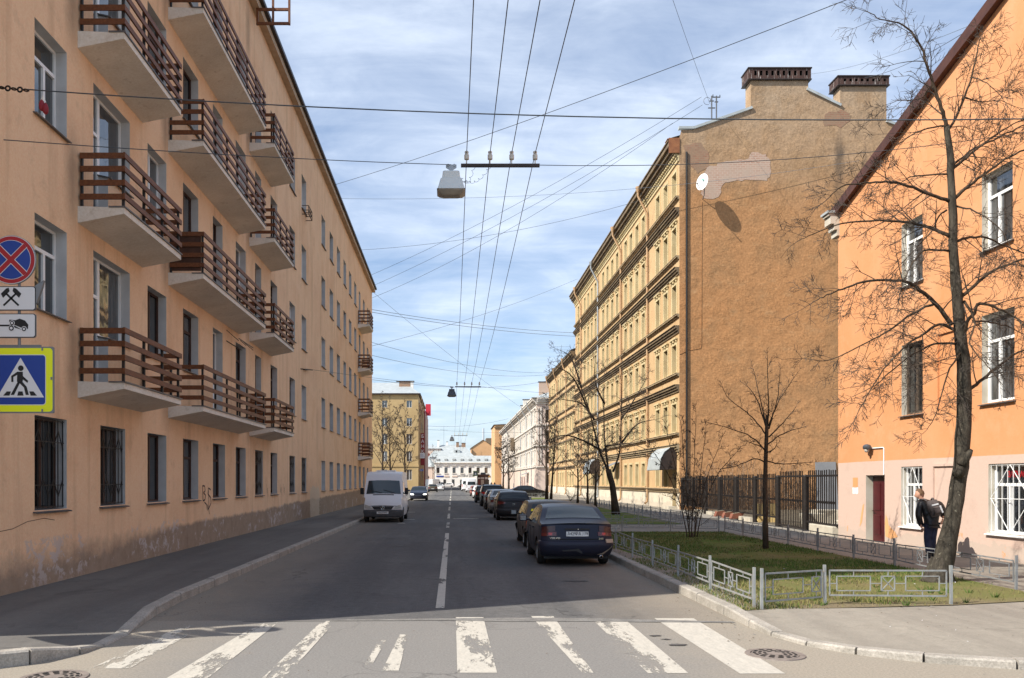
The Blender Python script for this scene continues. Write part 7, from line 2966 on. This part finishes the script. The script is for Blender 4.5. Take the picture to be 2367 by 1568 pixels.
def cars():
    M['navy'] = car_paint('navy_paint', (.008, .011, .032), .15, .22, (.075, .065, .06))
    M['taupe'] = car_paint('taupe_brown_paint', (.075, .06, .048), .4, .3, (.12, .10, .08))
    M['graphite'] = car_paint('graphite_paint', (.016, .016, .020), .3, .3, (.08, .065, .055))
    M['silverpaint'] = car_paint('silver_paint', (.34, .34, .34), .6, .35)
    M['blackpaint'] = car_paint('black_paint', (.008, .008, .009), .2, .2)
    M['whitepaint'] = car_paint('white_paint_car', (.72, .72, .71), 0, .25, (.40, .34, .28))
    M['vanwhite'] = car_paint('van_white', (.66, .66, .68), 0, .35, (.42, .36, .30))
    M['rosepaint'] = car_paint('faded_red_paint', (.30, .10, .08), .1, .3)
    M['bluepaint'] = car_paint('dark_blue_paint', (.015, .022, .045), .4, .15)
    M['mudpaint'] = car_paint('muddy_olive_paint', (.10, .085, .06), .3, .5)
    M['bumpgrey'] = mat('grey_bumper_plastic', (.085, .085, .09), (.06, .06, .062), 4, .7, kind='obj')
    m, nt, b = new_mat('lit_headlamp')
    b.inputs['Base Color'].default_value = (.8, .8, .75, 1)
    b.inputs['Emission Color'].default_value = (1, .97, .85, 1)
    b.inputs['Emission Strength'].default_value = 3.0
    M['headlit'] = m
    M['smokelens'] = plain('smoked_red_lens', (.05, .006, .008), .2, 0, .6)
    g = 'cars parked along the right hand kerb'
    t, s, B = vehicle('parked_car', 'navy sedan with dusty rear bumper, nearest of the parked row', 'car', 'sedan', (2.92, 19.65, 0), 'navy', 0, g, 2, (.775, ('А429РА', '178')), 'rimdark', 'carglassblue',
                      [(.62, .83, .985, .965, 'smokelens', .80, .93), (.58, .73, .985, .822, 'redlens', .715, .795), (.70, .745, .80, .80, 'redlens2')])
    extras_sedan(t, s, B)
    t, s, B = vehicle('parked_car', 'old taupe box hatchback with yellow sticker on its rear window', 'car', 'boxhatch', (3.0, 25.2, 0), 'taupe', 0, g, 2, (.62, None), 'rim', 'carglass',
                      [(.60, .60, .99, .86, 'redlens'), (.80, .70, .985, .80, 'amber')], 'trim')
    mb = MB()
    q = [s.top(y, tt, .014) for y, tt in ((.25, -.83), (.25, -.63), (.33, -.62), (.33, -.82))]
    mb.face(q)
    st = mb.build('warning_sticker', plain('yellow_sticker', (.80, .66, .01), .5), t, local=True)
    c = Vector(s.top(.29, -.725, .018))
    up = (Vector(s.top(.33, -.725, .018)) - Vector(s.top(.25, -.725, .018))).normalized()
    text_mesh('!', .085, lambda u, v, n: tuple(c + Vector((u * 1.4, 0, 0)) + up * v), st, 'exclamation_mark', 'ink', .001, True, .003)
    t, s, B = vehicle('parked_car', 'graphite hatchback with curved red tail lamps behind the taupe one', 'car', 'hatch', (3.15, 42.9, 0), 'graphite', 0, g, 2, (.50, ('М560УО', '78')), 'rim', 'carglass',
                      [(.52, .86, .99, .96, 'redlens', .82, .99), (.74, .40, .90, .50, 'redlens')])
    mb = MB()
    for k in range(20):
        pass
    mb.tube([(.07 * math.cos(2 * PI * k / 20), s.rear(0, .84, .015)[1], .84 + .04 * math.sin(2 * PI * k / 20)) for k in range(21)], .007, 5)
    mb.bar((-.035, s.rear(0, .84, .015)[1], .815), (-.025, s.rear(0, .84, .015)[1], .865), .01)
    mb.bar((.025, s.rear(0, .84, .015)[1], .815), (.035, s.rear(0, .84, .015)[1], .865), .01)
    mb.bar((-.03, s.rear(0, .84, .015)[1], .84), (.03, s.rear(0, .84, .015)[1], .845), .01)
    B('emblem', mb, 'chrome')
    mb = MB()
    mb.tube([(0, .75, 1.49), (0, .55, 1.66)], .006, 5)
    B('aerial', mb, 'trim')
    vehicle('parked_car', 'pale silver sedan half hidden behind the graphite hatchback', 'car', 'sedan', (3.2, 51.6, 0), 'silverpaint', 0, g, 1, (.8, None), scale=1.04)
    vehicle('parked_car', 'small dark hatchback between silver sedan and black SUV', 'car', 'hatch', (3.15, 58.8, 0), 'graphite', 0, g, 1, (.5, None), scale=.95)
    vehicle('parked_car', 'tall black SUV with roof rails in the parked row', 'car', 'suv', (3.2, 66.6, 0), 'blackpaint', 0, g, 1, (.6, None), lights=[(.66, .98, .99, 1.16, 'redlens2')], roofrails=True)
    vehicle('parked_car', 'black estate car with tall bright red tail lamps', 'car', 'estate', (3.1, 78, 0), 'blackpaint', 0, g, 1, (.6, None), lights=[(.84, .72, .995, 1.0, 'redlens2')], scale=1.06)
    vehicle('parked_car', 'white hatchback with red lamps farther up the parked row', 'car', 'hatch', (3.3, 98, 0), 'whitepaint', 0, g, 1, (.5, None), lights=[(.58, .80, .99, .96, 'redlens2')])
    vehicle('parked_car', 'faded pinkish red hatchback before the far vans', 'car', 'boxhatch', (3.25, 114, 0), 'rosepaint', 0, g, 1, (.6, None))
    vehicle('parked_van', 'silvery white van with dark rear window, nearest of the far vans', 'van', 'van', (3.5, 152, 0), 'vanwhite', 0, 'vans parked far up the street', 1, (.75, None), rearwin=True, lights=[(.88, .85, .99, 1.35, 'redlens')])
    vehicle('parked_van', 'white van just ahead of the silvery one', 'van', 'van', (2.95, 171, 0), 'whitepaint', 0, 'vans parked far up the street', 1, (.75, None), rearwin=True, lights=[(.88, .85, .99, 1.35, 'redlens2')], scale=1.05)
    vehicle('parked_van', 'dark van farthest up the row beside the white ones', 'van', 'van', (3.05, 222, 0), 'graphite', 0, 'vans parked far up the street', 0, rearwin=True)
    vehicle('parked_car', 'black sedan standing sideways on the driveway beyond the far lawn', 'car', 'sedan', (6.7, 102, .0), 'blackpaint', -PI / 2, None, 2, None, scale=1.05)
    # left hand side
    t, s, B = vehicle('delivery_van', 'white high roofed van parked facing us beside the shaded pavement', 'van', 'van', (-3.35, 40.7 + 5.6, 0), 'vanwhite', PI, None, 2, None, 'rimdark', 'carglassblue', [(.88, .85, .99, 1.35, 'redlens')], 'bumpgrey')
    mb = patch(s.front, (-.46, .64), (.46, .64), (.58, .79), (-.58, .79), .016, 6, 3, .03)
    gr = B('grille', mb, 'trim')
    for z in (.675, .71, .745):
        mb = MB()
        mb.grid([[s.front(q, zz, .024) for q in (-.48, -.2, .2, .48)] for zz in (z, z + .012)])
        mb.build('grille_bar', 'bumpgrey', gr, local=True)
    mb = MB()
    yb = s.front(0, .72, .035)[1]
    mb.tube([(.085 * math.cos(2 * PI * k / 24), yb, .72 + .085 * math.sin(2 * PI * k / 24)) for k in range(25)], .009, 5)
    for a in (90, 210, 330):
        mb.bar((0, yb, .72), (.082 * math.cos(R(a)), yb, .72 + .082 * math.sin(R(a))), .016)
    mb.build('emblem', 'chrome', gr, local=True)
    mb = patch(s.front, (-.30, .43), (.30, .43), (.30, .545), (-.30, .545), .075, 4, 1, .04)
    p = B('number_plate', mb, 'plate')
    yb = s.front(0, .49, .078)[1]
    text_mesh('У303ХМ47', .10, lambda u, v, n: (-u, yb + n, .487 + v), p, 'plate_lettering', 'ink', .002, True, .002)
    mb = patch(s.top, (5.11, -.55), (5.11, .55), (5.15, .55), (5.15, -.55), .012, 5, 1, .02)
    B('air_intake', mb, 'trim')
    mb = MB()
    for x0, x1 in ((.1, .75), (-.6, .0)):
        a, b2 = Vector(s.top(5.06, x0 * .95, .02)), Vector(s.top(4.97, x1 * .95, .02))
        mb.bar(a, b2, .018)
    B('wiper', mb, 'trim')
    mb = MB()
    mb.tube([(.18, 4.3, 2.45), (.18, 4.22, 2.62)], .012, 5)
    mb.box(-.5, .45, 3.3, 3.9, 2.49, 2.56)
    B('roof_hatch', mb, 'whitepaint')
    vehicle('oncoming_car', 'dark blue sedan driving towards us with lit headlamps', 'car', 'sedan', (-3.45, 86.5 + 4.5, 0), 'bluepaint', PI, None, 1, None, headlit=True, scale=1.03)
    vehicle('parked_car', 'muddy olive estate parked on the bank side of the street', 'car', 'hatch', (-3.6, 156, 0), 'mudpaint', 0, None, 1, (.6, None), 'rimdark', bumper='trim')
    vehicle('parked_car', 'white sedan just past the muddy estate', 'car', 'sedan', (-2.6, 176, 0), 'whitepaint', 0, None, 1, None)
    vehicle('parked_car', 'dark SUV past the white sedan on the bank side', 'car', 'suv', (-2.9, 215, 0), 'blackpaint', 0, None, 1, None)
    vehicle('parked_van', 'big white van behind the muddy estate on the bank side', 'van', 'van', (-5.1, 186, 0), 'whitepaint', R(-20), None, 1, None, scale=1.0)
    vehicle('crossing_car', 'white car crossing at the far end of the street, its red tail lamp showing', 'car', 'hatch', (.6, 285, 0), 'whitepaint', PI / 2, None, 0, None, lights=[(.55, .75, .99, .95, 'redlens2')])
    vehicle('crossing_car', 'second white car at the far end, partly behind a post', 'car', 'sedan', (1.6, 289, 0), 'whitepaint', -PI / 2, None, 0, None)


def people_far():
    rr = random.Random(1)
    for k, (x, l) in enumerate(((10.1, 'far person in black, leftmost of the group by the orange corner'), (11.2, 'far person in black, middle of the group by the orange corner'), (12.1, 'far person in black, rightmost of the group by the orange corner'))):
        o = (x, 240, .12)
        y = 240
        P = [(x, y, 1.0), (x, y, 1.42), (x, y, 1.56), (x, y, 1.72), (x - .22, y, 1.38), (x - .27, y, 1.0), (x - .24, y - .1, .8), (x + .22, y, 1.38), (x + .27, y, 1.0), (x + .24, y - .1, .8), (x - .1, y, .95), (x - .11, y, .55), (x - .1, y, .14), (x + .1, y, .95), (x + .12, y, .55), (x + .12, y, .14)]
        E = [(0, 1), (1, 2), (2, 3), (1, 4), (4, 5), (5, 6), (1, 7), (7, 8), (8, 9), (0, 10), (10, 11), (11, 12), (0, 13), (13, 14), (14, 15)]
        b = skin_obj('person', P, E, [.17, .17, .07, .10, .08, .065, .045, .08, .065, .045, .1, .075, .06, .1, .075, .06], 'leather', None, 2, o)
        b.location = o
        ORG[b.name] = o
        tag(b, l, 'person', 'people on the far pavement')
        mb = MB()
        mb.lathe([(0, -.02), (.085, -.01), (.10, .05), (.085, .11), (0, .14)], (x, y + .01, 1.70), n=10)
        mb.build('hair', 'hair', b, smooth=180)


# ------------------------------------------------------------------ build everything
def extra_mats():
    def turf():
        m, nt, b = new_mat('spring_turf')
        p, s = sep(nt)
        big = noise(nt, p, .55, 6, .65)
        col = ramp(nt, big, [(.28, (.165, .135, .075)), (.42, (.14, .14, .05)), (.55, (.085, .13, .026)), (.75, (.055, .11, .016))])
        d = noise(nt, p, 9, 6, .75)
        col = mix(nt, .5, col, ramp(nt, d, [(.3, .2), (.7, .8)]), 'OVERLAY')
        near = ramp(nt, mth(nt, 'DIVIDE', mth(nt, 'ADD', s[1], mth(nt, 'MULTIPLY', big, 3)), 20.0), [(.68, 1.0), (.76, 0.0)])
        rt = ramp(nt, mth(nt, 'DIVIDE', mth(nt, 'ADD', s[0], mth(nt, 'MULTIPLY', big, 2)), 10.0), [(.74, 0.0), (.9, 1.0)])
        bare = mth(nt, 'MAXIMUM', ramp(nt, mth(nt, 'DIVIDE', mth(nt, 'ADD', s[1], mth(nt, 'MULTIPLY', big, 1)), 20.0), [(.66, .9), (.70, 0.0)]), mth(nt, 'MULTIPLY', near, rt))
        ny = ramp(nt, mth(nt, 'DIVIDE', mth(nt, 'ADD', s[1], mth(nt, 'MULTIPLY', big, 1.5)), 20.0), [(.78, .65), (.86, 0.0)])
        col = mix(nt, ny, col, (.19, .165, .075))
        col = mix(nt, mth(nt, 'MULTIPLY', bare, .85), col, (.21, .165, .115))
        nt.links.new(col, b.inputs['Base Color'])
        b.inputs['Roughness'].default_value = .95
        b.inputs['Specular IOR Level'].default_value = .1
        bump(nt, b, d, .9, .05)
        return m
    M['turf'] = turf()
    M['grassgreen'] = mat('green_grass_blade', (.075, .135, .022), (.05, .095, .016), 2, .8)
    M['grassyellow'] = mat('yellow_grass_blade', (.24, .22, .075), (.17, .155, .05), 2, .8)
    M['grassbrown'] = mat('dry_grass_blade', (.19, .145, .08), (.13, .10, .055), 2, .85)
    M['patch'] = mat('broken_asphalt', (.20, .192, .18), (.13, .125, .118), 5, .95, .8, 20, fine=.5)
    M['deadleaf'] = mat('dead_leaf', (.14, .095, .055), (.07, .05, .03), 9, .9)
    M['oil'] = mat('oil_spot', (.055, .052, .05), (.09, .085, .08), 6, .7)


def litter():
    rr = random.Random(77)
    mb = MB()
    def bit(x, y, z, r, m):
        a = rr.uniform(0, PI)
        e = rr.uniform(.3, .8)
        c, s = math.cos(a), math.sin(a)
        p = [(x + r * (u * c - v * e * s), y + r * (u * s + v * e * c), z + rr.uniform(.001, .012)) for u, v in ((-1, -.6), (.2, -1), (1, .1), (.1, .9))]
        mb.face(p, m)
    for k in range(200):
        x = rr.uniform(4.3, 9.6)
        y = 12.3 + rr.random() ** 1.7 * 14
        bit(x, y, .135, rr.uniform(.012, .035), rr.choice((0, 0, 0, 0, 1, 2)))
    for k in range(260):
        x = 3.95 - abs(rr.gauss(0, .25))
        y = rr.uniform(10.5, 60)
        bit(x, y, .006, rr.uniform(.008, .025), rr.choice((0, 0, 2)))
    for k in range(160):
        x = -4.35 + abs(rr.gauss(0, .25))
        y = rr.uniform(12, 60)
        bit(x, y, .006, rr.uniform(.008, .025), rr.choice((0, 0, 2)))
    for k in range(70):
        bit(rr.uniform(-4, 4), rr.uniform(8.4, 14), .0095, rr.uniform(.006, .016), rr.choice((0, 2)))
    for k in range(60):
        bit(rr.uniform(5.5, 10), rr.uniform(9.8, 12.2), .128, rr.uniform(.006, .015), rr.choice((0, 0, 1)))
    struct(mb.build('litter', ['deadleaf', 'signwhite', 'patch'], recalc=False), 'stuff')


def main():
    make_materials()
    extra_mats()
    make_world()
    ground()
    manhole('manhole_cover', 3.72, 9.72, 'round iron manhole cover touching the outer zebra stripe by the right kerb')
    manhole('manhole_cover', -4.05, 8.58, 'round iron manhole cover at the left pavement corner')
    left_building()
    brown_building()
    lower_ochre()
    pink_house()
    far_buildings()
    orange_house()
    iron_fence()
    yard()
    lawns()
    litter()
    sign_post(-6.27, 12.0, 'post with no stopping roundel, plates and yellow edged crossing sign by the peach wall')
    sign_post(-7.95, 8.95, 'second sign post at the corner whose shadow falls across the pavement').rotation_euler = (0, 0, -.6)
    overhead()
    roof_things()
    trees()
    person()
    cars()
    people_far()


main()
